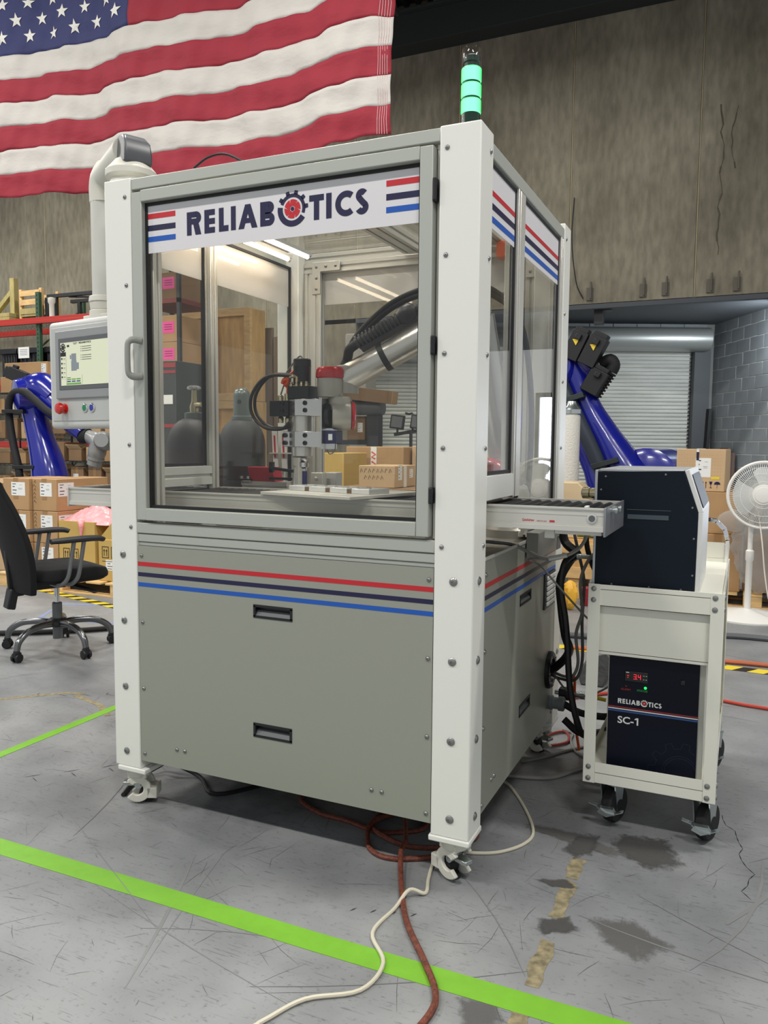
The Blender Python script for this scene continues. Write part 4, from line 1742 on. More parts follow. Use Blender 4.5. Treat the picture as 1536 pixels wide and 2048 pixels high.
spn = thing('spindle_tool', 'silver spindle with clamp blocks hanging from the robot wrist', 'spindle', (sx, sy, Sz(969)))
b = MB()
b.lathe([(0.033, Sz(772)), (0.033, Sz(737)), (0.0335, Sz(736)), (0.0335, Sz(733)), (0.033, Sz(732)), (0.033, Sz(722)), (0.030, Sz(720)), (0.029, Sz(720))], (sx - .001, sy, 0), UP, 28)
obj('motor', b, BLKM, spn)
b = MB()
b.box(Sx(588), Sx(631), sy - 0.042, sy + 0.042, Sz(800), Sz(774))
obj('motor_block', b, BLKM, spn, bev=0.003)
b = MB()
b.lathe([(0.041, Sz(866)), (0.041, Sz(830))], (sx, sy, 0), UP, 32)
b.lathe([(0.034, Sz(915)), (0.040, Sz(912)), (0.041, Sz(893))], (sx, sy, 0), UP, 32)
obj('spindle_body', b, BRUSH, spn)
for z0, z1, nm in ((833, 800, 0), (894, 863, 1)):
    b = MB()
    b.prism([(Sx(586), sy - 0.02), (Sx(586), sy + 0.05), (Sx(657), sy + 0.05), (Sx(657), sy - 0.025), (Sx(632), sy - 0.048), (Sx(606), sy - 0.050)], 2, Sz(z0), Sz(z1))
    if nm:
        b.box(Sx(573), Sx(587), sy - 0.02, sy + 0.04, Sz(z0) + .001, Sz(z1) - .001)
    cb = obj('clamp_block', b, ALU2, spn, bev=0.0015)
    h = MB()
    for px in ((627,) if not nm else (577, 627)):
        for py in ((808, 822) if not nm else (871, 886)):
            h.lathe([(0.0085, 0.0), (0.0085, 0.008), (0.0045, 0.008), (0.0045, 0.004), (0.0005, 0.004)], (Sx(px), sy - 0.046 if px > 600 else sy - 0.02, Sz(py)), (0, -1, 0), 14)
    obj('socket_screw', h, BLKM, cb, kind='stuff')
b = MB()
b.box(Sx(547), Sx(586), sy - 0.03, sy + 0.04, Sz(833), Sz(802))
mb_ = obj('manifold_block', b, BLKM, spn, bev=0.002)
h = MB()
for py in (808, 822):
    h.lathe([(0.0085, 0.0), (0.0085, 0.006), (0.0045, 0.006), (0.0045, 0.002), (0.0005, 0.002)], (Sx(573), sy - 0.03, Sz(py)), (0, -1, 0), 14)
obj('socket_screw', h, BLKM, mb_, kind='stuff')
for px, z0, z1, r in ((562, 802, 790, .012), (577, 802, 786, .013), (562, 846, 833, .012), (577, 850, 833, .010)):
    b = MB()
    b.lathe([(r, Sz(z0)), (r, Sz(z1) - .006), (r * .8, Sz(z1) - .002), (r * .45, Sz(z1))], (Sx(px), sy, 0), UP, 16)
    obj('cable_connector', b, BRASS, spn)
b = MB()
for px in (595, 606, 616, 626):
    b.lathe([(0.007, Sz(775)), (0.007, Sz(770)), (0.005, Sz(769)), (0.005, Sz(766))], (Sx(px), sy - 0.036, 0), UP, 8)
b.tube([(Sx(606), sy - .036, Sz(767)), (Sx(606), sy - .036, Sz(758)), (Sx(599), sy - .036, Sz(755)), (Sx(592), sy - .036, Sz(757))], 0.006, 8, sm=3)
obj('air_fitting', b, BRASS, spn, kind='stuff')
b = MB()
b.box(Sx(656), Sx(659), sy - 0.045, sy + 0.075, Sz(898), Sz(799))
obj('mounting_plate', b, ALU2, spn, bev=0.001)
b = MB()
b.box(Sx(659), Sx(682), sy - 0.028, sy + 0.03, Sz(887), Sz(861))
sb = obj('force_sensor', b, M('dark_blue_sensor_case', (22, 26, 74), 0.4), spn, bev=0.003)
b = MB()
b.box(Sx(668), Sx(676), sy - 0.0287, sy - 0.028, Sz(880), Sz(868))
obj('rating_label', b, PAPER, sb, smooth=False)
b = MB()
b.lathe([(0.010, Sz(937)), (0.016, Sz(934)), (0.017, Sz(925)), (0.013, Sz(922)), (0.015, Sz(920)), (0.015, Sz(917)), (0.011, Sz(915))], (sx + .008, sy, 0), UP, 20)
b.lathe([(0.004, Sz(943)), (0.004, Sz(936))], (sx + .008, sy, 0), UP, 12)
obj('collet', b, CHROME, spn)
b = MB()
b.lathe([(0.0095, Sz(969)), (0.0095, Sz(942))], (sx + .010, sy, 0), UP, 18)
obj('tool_bit', b, M('dark_blue_tool', (26, 34, 96), 0.35), spn)
# cable loop on the left of the spindle, orange and grey cables
b = MB()
loop = [(604, 756), (590, 754), (570, 752), (553, 752), (536, 758), (520, 774), (509, 796), (509, 822), (521, 843), (540, 856), (560, 859), (578, 857), (590, 846)]
for k in range(2):
    b.tube([(Sx(px) + k * 0.006, sy - 0.035 + k * 0.02, Sz(py) + k * 0.004) for px, py in loop], 0.0065, 8, sm=5)
obj('cable_loop', b, CABLEB, spn)
b = MB()
b.tube([(Sx(577), sy, Sz(787)), (Sx(577), sy, Sz(775)), (Sx(573), sy - .01, Sz(768)), (Sx(580), sy - .02, Sz(758)), (Sx(588), sy - .01, Sz(748)), (Sx(594), sy + .01, Sz(738))], 0.0065, 8, sm=5)
b.tube([(Sx(573), sy - .025, Sz(768)), (Sx(577), sy - .03, Sz(761)), (Sx(585), sy - .025, Sz(760)), (Sx(582), sy - .02, Sz(768)), (Sx(574), sy - .015, Sz(769))], 0.006, 8, sm=5)
obj('motor_cable', b, ORANGE, spn)
b = MB()
b.tube([(Sx(562), sy, Sz(790)), (Sx(570), sy, Sz(766)), (Sx(572), sy, Sz(750)), (Sx(590), sy, Sz(726)), (Sx(601), sy, Sz(715)), (Sx(606), sy, Sz(716)), (Sx(607), sy, Sz(721))], 0.003, 6, sm=5)
obj('sensor_cable', b, CABLEG, spn)
b = MB()
b.tube([(Sx(652), sy + .02, Sz(898)), (Sx(658), sy + .02, Sz(907)), (Sx(668), sy + .02, Sz(902)), (Sx(670), sy + .02, Sz(887))], 0.002, 6, sm=5)
obj('thin_wire', b, CABLEG, spn)

# ---- small station behind the conveyor: red block, clamp arms, cone tool, acrylic slips
st = thing('clamp_station', 'red block on an aluminium base with black clamp arms behind the conveyor', 'clamp', (-1.2, 0.80, 0.962))
b = MB()
b.extr(0, -1.315, -1.085, 0.76, 0.84, 1.105, 1.15, nu=1, nw=1)
b.box(-1.25, -1.15, 0.78, 0.82, 0.962, 1.106)
obj('base', b, ALU, st, smooth=False)
b = MB()
b.prism([(-1.285, 1.212), (-1.16, 1.212), (-1.145, 1.150), (-1.27, 1.150)], 1, 0.765, 0.835)
obj('block', b, M('red_machined_block', (176, 24, 40), 0.4), st, bev=0.002)
b = MB()
b.box(-1.175, -1.155, 0.765, 0.78, 1.19, 1.235)
b.box(-1.165, -1.04, 0.75, 0.765, 1.160, 1.170)
b.bar((-1.17, 0.76, 1.21), (-1.05, 0.76, 1.198), 0.012, 0.012)
b.box(-1.32, -1.26, 0.75, 0.765, 1.152, 1.160)
obj('clamp_arm', b, BLACK, st)
b = MB()
for x in (-1.308, -1.275):
    b.cyl((x, 0.755, 1.16), (x, 0.755, 1.172), 0.008, n=10)
obj('clamp_knob', b, STEEL, st, kind='stuff')
b = MB()
b.lathe([(0.022, 1.105), (0.022, 1.125), (0.016, 1.13), (0.011, 1.17), (0.005, 1.20), (0.004, 1.216), (0.007, 1.218), (0.007, 1.226)], (-1.03, 0.74, 0), UP, 16)
b.cyl((-1.03, 0.74, 0.962), (-1.03, 0.74, 1.106), 0.012, n=10)
tag(obj('tool_holder', b, BRUSH), 'small cone shaped metal tool holder standing beside the red block', 'tool holder')
sl = thing('acrylic_rack', 'two upright slips with red print behind the red block', 'rack', (-1.2, 0.92, 0.962))
for k, x in enumerate((-1.235, -1.19)):
    b = MB()
    b.bar((x, 0.92, 1.19), (x - 0.01, 0.92, 1.385), 0.026, 0.004, up=(0, 1, 0))
    obj('slip', b, PAPER, sl)
    b = MB()
    b.bar((x - 0.003, 0.9165, 1.25), (x - 0.008, 0.9165, 1.35), 0.008, 0.001, up=(0, 1, 0))
    obj('print', b, RED, sl)
b = MB()
b.box(-1.26, -1.14, 0.90, 0.94, 1.268, 1.274)
b.box(-1.21, -1.20, 0.93, 0.94, 0.962, 1.268)
obj('shelf', b, ALU, sl)
b = MB()
b.box(-1.02, -0.965, 0.86, 0.90, 0.962, 1.19)
b.lathe([(0.007, 0), (0.007, 0.006)], (-0.995, 0.86, 1.165), (0, -1, 0), 10)
tag(obj('angle_bracket', b, ALU, bev=0.002), 'grey metal bracket standing behind the spindle tip', 'bracket')
b = MB()
b.box(-0.985, -0.93, 0.92, 0.98, 1.13, 1.19)
b.box(-0.985, -0.93, 0.925, 0.975, 0.962, 1.131)
tag(obj('sensor_housing', b, LGREY, bev=0.003), 'small white square box behind the conveyor, right of the spindle tip', 'box')

# ---- signal tower on the near top corner
tw = thing('signal_tower', 'signal tower light with three lit green tiers and clear top', 'signal light', (-0.052, 0.060, ZT))
b = MB()
b.lathe([(0.030, 2.2005), (0.030, 2.21), (0.0265, 2.213), (0.0265, 2.240)], (-0.052, 0.060, 0), UP, 28)
obj('base', b, M('dark_green_lens_base', (14, 44, 30), 0.2), tw)
LITG = emit('lit_green_lens', (40, 255, 120), 1.6, (6, 70, 26))
nt_ = LITG.node_tree
lw = nt_.nodes.new('ShaderNodeLayerWeight')
lw.inputs[0].default_value = 0.35
rp = nt_.nodes.new('ShaderNodeValToRGB')
rp.color_ramp.elements[0].color = lin((140, 255, 205))
rp.color_ramp.elements[1].color = lin((0, 225, 70))
rp.color_ramp.elements[0].position = 0.1
rp.color_ramp.elements[1].position = 0.75
nt_.links.new(lw.outputs['Facing'], rp.inputs[0])
nt_.links.new(rp.outputs[0], nt_.nodes['Principled BSDF'].inputs['Emission Color'])
LITG.node_tree.nodes['Principled BSDF'].inputs['Emission Strength'].default_value = 1.25
for z0, z1 in ((2.241, 2.279), (2.284, 2.321), (2.326, 2.364)):
    b = MB()
    b.lathe([(0.026, z0), (0.0285, z0 + 0.003), (0.0285, z1 - 0.003), (0.026, z1)], (-0.052, 0.060, 0), UP, 28)
    obj('lit_lens', b, LITG, tw)
    b = MB()
    b.lathe([(0.0255, z0 - 0.005), (0.0255, z0)], (-0.052, 0.060, 0), UP, 28)
    obj('separator', b, M('dark_green_separator', (8, 60, 30), 0.25), tw)
b = MB()
b.lathe([(0.020, 2.366), (0.020, 2.378), (0.0235, 2.379), (0.0235, 2.394), (0.018, 2.397)], (-0.052, 0.060, 0), UP, 24)
obj('unlit_core', b, M('dark_lens_core', (16, 46, 36), 0.3), tw)
b = MB()
b.lathe([(0.0265, 2.3645), (0.0270, 2.37), (0.0270, 2.412), (0.024, 2.417), (0.001, 2.378)], (-0.052, 0.060, 0), UP, 28)
obj('clear_lens', b, GLASS, tw)

# ---- operator panel on its support arm
PO = Vector((-1.838, 0.205, 0))
pr_ = math.radians(-11.2)
pan = local(thing('operator_panel', 'grey touch screen operator panel hanging left of the machine on a pale arm', 'control panel', PO, pr_))
PANG = M('panel_grey', (188, 190, 186), 0.4)
b = MB()
b.box(-0.026, 0.52, 0.045, 0.14, 1.385, 1.765)
obj('rear_housing', b, LGREY, pan, bev=0.006)
b = MB()
b.box(-0.006, 0.532, 0.0, 0.05, 1.365, 1.782)
obj('bezel_frame', b, M('pale_grey_bezel', (200, 201, 197), 0.38), pan, bev=0.018, seg=4)
b = MB()
b.box(0.020, 0.512, -0.003, 0.004, 1.395, 1.757)
obj('front_plate', b, PANG, pan, bev=0.002)
b = MB()
b.box(0.058, 0.452, -0.012, -0.002, 1.480, 1.742)
sb_ = obj('screen_bezel', b, M('mid_grey_bezel', (146, 149, 150), 0.45), pan, bev=0.008, seg=3)
b = MB()
b.box(0.085, 0.425, -0.014, -0.012, 1.515, 1.712)
obj('screen_border', b, DARKGREY, sb_, bev=0.001)
SCR = emit('lit_screen_cream', (232, 236, 204), 0.75, (40, 40, 36))
b = MB()
b.box(0.102, 0.408, -0.0152, -0.0138, 1.531, 1.694)
scr = obj('screen', b, SCR, pan, smooth=False, label='lit cream coloured touch screen with buttons')
y0, y1 = -0.0160, -0.0152
SI = lambda n, c: emit('lit_screen_' + n, c, 0.7, (20, 20, 20))


def scr_part(name, mat, rects):
    b = MB()
    for r in rects:
        b.box(r[0], r[1], y0, y1, r[2], r[3])
    obj(name, b, mat, scr, smooth=False, kind='stuff')


scr_part('green_key', SI('green', (112, 178, 84)), [(0.142, 0.168, 1.551, 1.556), (0.173, 0.199, 1.551, 1.556), (0.204, 0.230, 1.551, 1.556), (0.140, 0.232, 1.533, 1.540)])
scr_part('blue_key', SI('blue', (66, 76, 134)), [(0.142, 0.166, 1.543, 1.548), (0.204, 0.228, 1.543, 1.548), (0.173, 0.197, 1.543, 1.548)])
scr_part('red_key', SI('red', (204, 58, 58)), [(0.103, 0.137, 1.642, 1.658)])
scr_part('menu_line', SI('line', (168, 168, 148)), [(0.103, 0.137, z, z + .0008) for z in (1.627, 1.609, 1.591, 1.573, 1.555)] + [(0.1375, 0.1383, 1.532, 1.66), (0.24, 0.2408, 1.532, 1.57)])
ik = [(0.106, 0.114, z, z + 0.007) for z in (1.630, 1.612, 1.595, 1.577, 1.560)] + [(0.120, 0.132, z + .002, z + .004) for z in (1.630, 1.612, 1.595, 1.577, 1.560)]
ik += [(0.146, 0.160, 1.676, 1.684), (0.186, 0.214, 1.688, 1.690), (0.190, 0.206, 1.684, 1.686), (0.142, 0.166, 1.559, 1.561)]
for k in range(6):
    z = 1.672 - k * 0.008 - (0.008 if k > 2 else 0)
    ik += [(0.234, 0.236, z, z + .003), (0.241, 0.30, z, z + .002)]
scr_part('ink', SI('ink', (70, 70, 66)), ik)
scr_part('machine_picture', SI('picture', (140, 150, 156)), [(0.172, 0.206, 1.585, 1.622), (0.174, 0.204, 1.622, 1.650), (0.164, 0.172, 1.63, 1.645), (0.206, 0.220, 1.590, 1.615)])
b, br = MB(), MB()
gear_logo(b, br, 0.119, 1.675, 0.017, y0, y1)
obj('gear_icon', b, SI('ink', (0, 0, 0)), scr, smooth=False)
obj('gear_wheel', br, SI('red', (0, 0, 0)), scr, smooth=False)
b = fit(text_mb('RELIABOTICS', .01, .0003, .0003), 0.224, 0.300, 1.6845, 1.6915, y0)
obj('title', b, SI('ink', (0, 0, 0)), scr, smooth=False)
b = MB()
b.lathe([(0.020, -0.003), (0.020, 0.004), (0.012, 0.006), (0.012, 0.016), (0.021, 0.018), (0.023, 0.026), (0.019, 0.034), (0.008, 0.037), (0.001, 0.0375)], (0.105, -0.003, 1.443), (0, -1, 0), 24)
obj('emergency_stop', b, M('red_mushroom_button', (196, 30, 24), 0.25, coat=0.5), pan, label='red mushroom stop button')
for x, c in ((0.238, (10, 128, 80)), (0.283, (40, 48, 150))):
    b = MB()
    b.lathe([(0.017, -0.001), (0.017, 0.003), (0.0125, 0.006), (0.0125, 0.005)], (x, -0.003, 1.444), (0, -1, 0), 24)
    k = obj('push_button', b, CHROME, pan, label='green button' if c[1] > 100 else 'blue button')
    b = MB()
    b.lathe([(0.0124, 0), (0.0124, 0.0055), (0.001, 0.006)], (x, -0.003, 1.444), (0, -1, 0), 24)
    obj('lens', b, M('button_lens_%d' % c[0], c, 0.3), k)
# support: coupling, tube, elbow, arm, knuckle (local coordinates, x along the panel)
inv = Matrix.Rotation(-pr_, 4, 'Z') @ Matrix.Translation(-PO)


def L_(p):
    return inv @ Vector(p)


tc_ = Vector((-1.568, 0.235, 0))
b = MB()
for r0, z0, r1, z1 in ((0.062, 1.778, 0.060, 1.815), (0.056, 1.815, 0.060, 1.845), (0.063, 1.845, 0.060, 1.868)):
    b.lathe([(r0, z0), (r1, z1)], L_(tc_), UP, 28)
b.obox(L_(tc_ + UP * 1.785), (0.075, 0, 0), (0, 0.05, 0), (0, 0, 0.012))
obj('coupling', b, CREAM, pan, bev=0.003)
b = MB()
q = L_(tc_)
b.prism([(q.x + math.cos(a) * .046 * (1 + .12 * abs(math.cos(2 * a))), q.y + math.sin(a) * .046 * (1 + .12 * abs(math.cos(2 * a)))) for a in [2 * PI * i / 24 for i in range(24)]], 2, 1.866, 2.24)
obj('drop_tube', b, M('pale_tube', (206, 206, 198), 0.4, 0.1), pan)
kn = Vector((-1.325, 0.115, 0))
b = MB()
b.tube([L_(tc_ + UP * 2.215), L_(tc_ + UP * 2.262), L_(tc_ + Vector((0.012, -.005, 2.298))), L_(tc_ + Vector((0.05, -.02, 2.325)))], [0.052, 0.053, 0.054, 0.052], 20, sm=4)
b.tube([L_(tc_ + Vector((0.0, 0, 2.300))), L_(tc_ * .5 + kn * .5 + UP * 2.325), L_(kn + Vector((-.012, .0, 2.335)))], [0.050, 0.052, 0.056], 20)
obj('arm', b, CREAM, pan)
b = MB()
b.lathe([(0.085, 2.201), (0.085, 2.208), (0.075, 2.212), (0.072, 2.232), (0.078, 2.234), (0.088, 2.240), (0.088, 2.262), (0.070, 2.282), (0.055, 2.300)], L_(kn), UP, 36)
obj('swivel_base', b, CREAM, pan, bev=0.002)
b = MB()
ad_ = (kn - tc_).normalized()
an_ = Vector((-ad_.y, ad_.x, 0))
prof = [(-0.02, 2.275), (0.070, 2.275), (0.072, 2.31), (0.062, 2.352), (0.035, 2.378), (-0.005, 2.386), (-0.02, 2.38)]
vs = [L_(kn + ad_ * u + an_ * s * (0.050 - 0.01 * (w > 2.36)) + UP * w) for s in (-1, 1) for u, w in prof]
n = len(prof)
b.add(vs, [tuple(range(n)), tuple(range(2 * n - 1, n - 1, -1))] + [((i + 1) % n, i, n + i, n + (i + 1) % n) for i in range(n)])
obj('end_cap', b, M('dark_grey_end_cap', (78, 80, 84), 0.35), pan, bev=0.008, seg=3, label='dark grey rounded end cap of the arm')

# ---- utility cart with controller and chiller
CXa, CXb, CYa, CYb = 0.230, 0.653, 0.547, 1.42
cart = thing('utility_cart', 'cream steel utility cart on black casters right of the machine', 'cart', ((CXa + CXb) / 2, (CYa + CYb) / 2, 0))
for (x, y, sx_, sy_) in ((CXa, CYa, 1, 1), (CXb, CYa, -1, 1), (CXa, CYb, 1, -1), (CXb, CYb, -1, -1)):
    b = MB()
    b.prism([(x, y), (x + sx_ * 0.040, y), (x + sx_ * 0.040, y + sy_ * .003), (x + sx_ * .003, y + sy_ * .003), (x + sx_ * .003, y + sy_ * .040), (x, y + sy_ * .040)], 2, 0.165, 0.854)
    lg = obj('leg', b, CARTW, cart, bev=0.0008, seg=1)
    if sy_ > 0:
        h = MB()
        for z in (0.838, 0.800, 0.221, 0.181):
            h.lathe([(0.009, 0), (0.008, 0.003), (0.004, 0.005), (0.001, 0.0055)], (x + sx_ * (0.018 if sx_ > 0 else 0.027), y, z), (0, -1, 0), 12)
            if sx_ < 0:
                h.lathe([(0.009, 0), (0.008, 0.003), (0.004, 0.005), (0.001, 0.0055)], (x, y + 0.02, z), (1, 0, 0), 12)
        obj('bolt', h, SCREW, lg, kind='stuff')
t = 0.0032


def tray(name, z0, z1, floor_z, inset=0.0):
    b = MB()
    x0, x1, ya, yb = CXa + t + inset, CXb - t - inset, CYa + t + inset, CYb - t - inset
    for a in ((x0, x1, ya, ya + .002), (x0, x1, yb - .002, yb)):
        b.box(a[0], a[1], a[2], a[3], z0, z1)
    for a in ((x0, x0 + .002), (x1 - .002, x1)):
        b.box(a[0], a[1], ya + .002, yb - .002, z0, z1)
    b.box(x0, x1, ya, yb, floor_z, floor_z + .003)
    obj(name, b, CARTW, cart, bev=0.0006, seg=1)


tray('top_tray', 0.782, 0.853, 0.835)
tray('drawer_box', 0.611, 0.776, 0.62, 0.022)
tray('bottom_tray', 0.166, 0.238, 0.200)
b = MB()
b.box(CXa + t, CXb - t, CYb - 0.003, CYb + 0.0, 0.853, 0.92)
obj('back_lip', b, CARTW, cart, bev=0.001, seg=1)
b = MB()
hp = [(0.0, 0.80), (0.0, 0.93), (-0.012, 0.975), (-0.045, 1.008), (-0.09, 1.016)]
for sgn, xx in ((1, CXb - 0.012), (-1, CXa + 0.012)):
    P = [(xx + sgn * u, CYb + 0.008, z) for u, z in hp]
    for i in range(len(P) - 1):
        b.bar(P[i], P[i + 1], 0.036, 0.006, up=(0, 1, 0)) if False else b.obox((Vector(P[i]) + Vector(P[i + 1])) / 2, (Vector(P[i + 1]) - Vector(P[i])) / 2 * 1.06, Vector((0, 0.018, 0)), ((Vector(P[i + 1]) - Vector(P[i])).normalized().cross(Vector((0, 1, 0)))) * 0.008)
b.box(CXa + 0.10, CXb - 0.10, CYb - 0.010, CYb + 0.026, 1.013, 1.019)
obj('push_handle', b, CHROME, cart, bev=0.001, seg=1, label='chrome push handle')
for (x, y, sx_) in ((CXa + 0.075, CYa + 0.10, -1), (CXb - 0.045, CYa + 0.10, 1), (CXa + 0.075, CYb - 0.10, -1), (CXb - 0.045, CYb - 0.10, 1)):
    b = MB()
    b.lathe([(0.028, -0.020), (0.058, -0.019), (0.064, -0.012), (0.064, 0.012), (0.058, 0.019), (0.028, 0.020)], (x + 0.02, y, 0.064), (0.93, -0.36, 0), 30)
    b.lathe([(0.020, -0.024), (0.020, 0.024)], (x + 0.02, y, 0.064), (0.93, -0.36, 0), 16)
    cs = obj('caster', b, RUBBER, cart, label='black caster wheel in a zinc fork')
    ax_ = Vector((0.93, -0.36, 0)).normalized()
    fw = Vector((0.36, 0.93, 0)).normalized()
    c = Vector((x + 0.02, y, 0.064))
    b = MB()
    b.box(x - 0.045, x + 0.045, y - 0.045, y + 0.045, 0.158, 0.165)
    b.lathe([(0.032, 0.140), (0.036, 0.158)], (x, y, 0), UP, 20)
    for s_ in (-1, 1):
        vs = []
        for o_ in (0.026, 0.030):
            for u, z in ((-0.035, 0.145), (0.030, 0.145), (0.022, 0.10), (0.012, 0.050), (-0.016, 0.050), (-0.024, 0.10)):
                p_ = Vector((x + 0.012, y, z)) + ax_ * s_ * o_ + fw * u
                vs.append(p_)
        f_ = [tuple(range(6)), tuple(range(11, 5, -1))] + [((i + 1) % 6, i, 6 + i, 6 + (i + 1) % 6) for i in range(6)]
        b.add(vs, f_ if s_ > 0 else [tuple(reversed(q_)) for q_ in f_])
    b.obox(Vector((x + .012, y, 0.142)), ax_ * 0.031, fw * 0.034, UP * 0.004)
    obj('fork', b, STEEL, cs)
    b = MB()
    pts = [(-0.060, 0.086), (-0.03, 0.078), (0.0, 0.062), (0.03, 0.060), (0.055, 0.072)]
    cc = Vector((x + 0.005, y - 0.075, 0))
    lat = Vector((1, 0.0, 0))
    for i in range(4):
        p_, q_ = cc + lat * pts[i][0] + UP * pts[i][1], cc + lat * pts[i + 1][0] + UP * pts[i + 1][1]
        b.bar(p_, q_, 0.034 if i in (1, 2) else 0.02, 0.003)
    b.prism([(cc.x - .022, 0.075), (cc.x + .022, 0.075), (cc.x + .03, 0.058), (cc.x, 0.045), (cc.x - .03, 0.058)], 1, cc.y - .01, cc.y + .012)
    b.bar(cc + UP * .066, Vector((x + .012, y, 0.07)), .03, .004)
    obj('brake_pedal', b, STEEL, cs)

# controller on the cart
ctl = thing('control_box', 'dark navy metal control box with sloped front on top of the cart', 'control box', (0.40, 0.82, 0.838))
prof = [(0.244, 0.8385), (0.560, 0.8385), (0.562, 1.103), (0.516, 1.238), (0.244, 1.230)]
b = MB()
b.prism(prof, 1, 0.580, 1.06)
obj('case', b, NAVYBOX, ctl, bev=0.0015)
b = MB()
b.prism([(0.561, 0.8385), (0.576, 0.8385), (0.578, 1.106), (0.563, 1.106)], 1, 0.584, 1.056)
b.prism([(0.563, 1.104), (0.578, 1.106), (0.531, 1.244), (0.517, 1.239)], 1, 0.584, 1.056)
fa = obj('front_fascia', b, M('white_control_fascia', (222, 222, 220), 0.4), ctl, bev=0.002)
b = MB()
b.prism([(0.5755, 1.118), (0.5775, 1.1185), (0.5400, 1.226), (0.5382, 1.2255)], 1, 0.62, 1.02)
obj('display', b, BLACK, fa, smooth=False)
b = MB()
b.box(0.25, 0.515, 0.584, 1.056, 1.232, 1.240)
b.box(0.236, 0.244, 0.576, 1.064, 0.8385, 1.236)
obj('edge_trim', b, M('bright_edge_trim', (196, 200, 204), 0.4, 0.5), ctl, bev=0.001)
b = MB()
b.box(0.345, 0.474, 0.5780, 0.5805, 1.076, 1.091)
b.box(0.342, 0.480, 0.5785, 0.5805, 1.106, 1.108)
obj('grip_recess', b, M('faded_grip_recess', (66, 78, 86), 0.5), ctl, smooth=False)
h = MB()
for x, z in ((0.27, 1.215), (0.46, 1.225), (0.256, 1.17), (0.545, 1.12), (0.553, 1.02), (0.553, 0.90), (0.30, 0.852), (0.42, 0.851), (0.52, 0.851)):
    h.lathe([(0.004, 0), (0.003, 0.002), (0.001, 0.0022)], (x, 0.58, z), (0, -1, 0), 10)
obj('case_screw', h, SCREW, ctl, kind='stuff')
b = MB()
y = 0.83
b.lathe([(0.020, 0), (0.020, 0.022), (0.017, 0.024), (0.020, 0.026), (0.020, 0.058), (0.017, 0.060), (0.022, 0.062), (0.022, 0.085), (0.012, 0.09)], (0.236, y, 1.143), (-1, 0, 0), 18)
obj('plug_connector', b, BRASS, ctl)
b = MB()
b.lathe([(0.021, 0), (0.021, 0.05), (0.014, 0.055)], (0.236, y, 1.098), (-1, 0, 0), 18)
obj('plug_connector', b, BLACK, ctl)
for z, c, L in ((0.985, BRASS, .05), (0.955, STEEL, .035), (0.905, STEEL, .10), (0.885, BRASS, .03)):
    b = MB()
    b.lathe([(0.013, 0), (0.013, L * .4), (0.009, L * .45), (0.009, L)], (0.236, y, z), (-1, 0, 0), 12)
    obj('hose_connector', b, c, ctl)
b = MB()
b.cyl((0.186, y, 0.985), (0.135, y, 0.985), 0.008, n=10)
obj('yellow_tube', b, YEL, ctl)

# chiller on the lower shelf
ch = thing('chiller_unit', 'dark blue SC-1 chiller box on the lower shelf of the cart', 'chiller', (0.44, 0.85, 0.203))
b = MB()
b.box(0.296, 0.606, 0.604, 1.12, 0.2035, 0.606)
obj('case', b, M('cream_chiller_case', (206, 206, 196), 0.45), ch, bev=0.002)
b = MB()
b.box(0.300, 0.588, 0.598, 0.6045, 0.205, 0.602)
FP = M('dark_blue_front_plate', (12, 16, 32), 0.4, spec=0.2)
fp = obj('front_plate', b, FP, ch, bev=0.001, label='dark front plate reading SC-1 and RELIABOTICS')
yy0, yy1 = 0.5972, 0.598
b = MB()
b.box(0.352, 0.428, 0.594, 0.598, 0.521, 0.557)
tm = obj('temperature_display', b, BLACK, ch, bev=0.002)
LITR = emit('lit_red_digits', (255, 36, 60), 1.6, (60, 0, 0))


def seg_digit(b, ch_, x, z, w, h, t):
    segs = {'a': (x, x + w, z + h - t, z + h), 'b': (x + w - t, x + w, z + h / 2, z + h), 'c': (x + w - t, x + w, z, z + h / 2), 'd': (x, x + w, z, z + t), 'e': (x, x + t, z, z + h / 2), 'f': (x, x + t, z + h / 2, z + h), 'g': (x, x + w, z + h / 2 - t / 2, z + h / 2 + t / 2)}
    for k in {'3': 'abcdg', '4': 'bcfg'}[ch_]:
        s_ = segs[k]
        b.box(s_[0], s_[1], 0.5934, 0.594, s_[2], s_[3])


b = MB()
seg_digit(b, '3', 0.381, 0.531, 0.009, 0.017, 0.0015)
b.box(0.3915, 0.3932, 0.5934, 0.594, 0.531, 0.5327)
seg_digit(b, '4', 0.395, 0.531, 0.009, 0.017, 0.0015)
obj('digits', b, LITR, tm, smooth=False, label='red lit digits 3.4')
b = MB()
for z in (0.532, 0.545):
    for x in (0.412, 0.420):
        b.box(x, x + .004, 0.5934, 0.594, z, z + .0015)
b.box(0.356, 0.366, .5934, .594, 0.551, 0.5535)
obj('key_mark', b, PAPER, tm, smooth=False, kind='stuff')
b = MB()
b.box(0.360, 0.366, .5934, .594, 0.541, 0.5425)
b.box(0.361, 0.364, .5934, .594, 0.534, 0.536)
obj('red_dot', b, LITR, tm, smooth=False, kind='stuff')
b = fit(text_mb('ALARM', .01, .0004, .0002), 0.340, 0.372, 0.4885, 0.495, yy1)
b.cyl((0.357, 0.597, 0.503), (0.357, 0.5985, 0.503), 0.0025, n=10)
obj('alarm_lettering', b, M('dim_red_ink', (140, 30, 30), 0.6), fp, smooth=False)
b = fit(text_mb('STATUS', .01, .0004, .0002), 0.393, 0.427, 0.4895, 0.496, yy1)
obj('status_lettering', b, M('green_ink', (30, 140, 60), 0.6), fp, smooth=False)
b = MB()
b.lathe([(0.0045, 0), (0.0045, 0.002), (0.001, 0.003)], (0.420, 0.598, 0.504), (0, -1, 0), 14)
obj('status_lamp', b, emit('lit_green_led', (30, 255, 90), 2.0, (0, 60, 10)), fp)
b, br = MB(), MB()
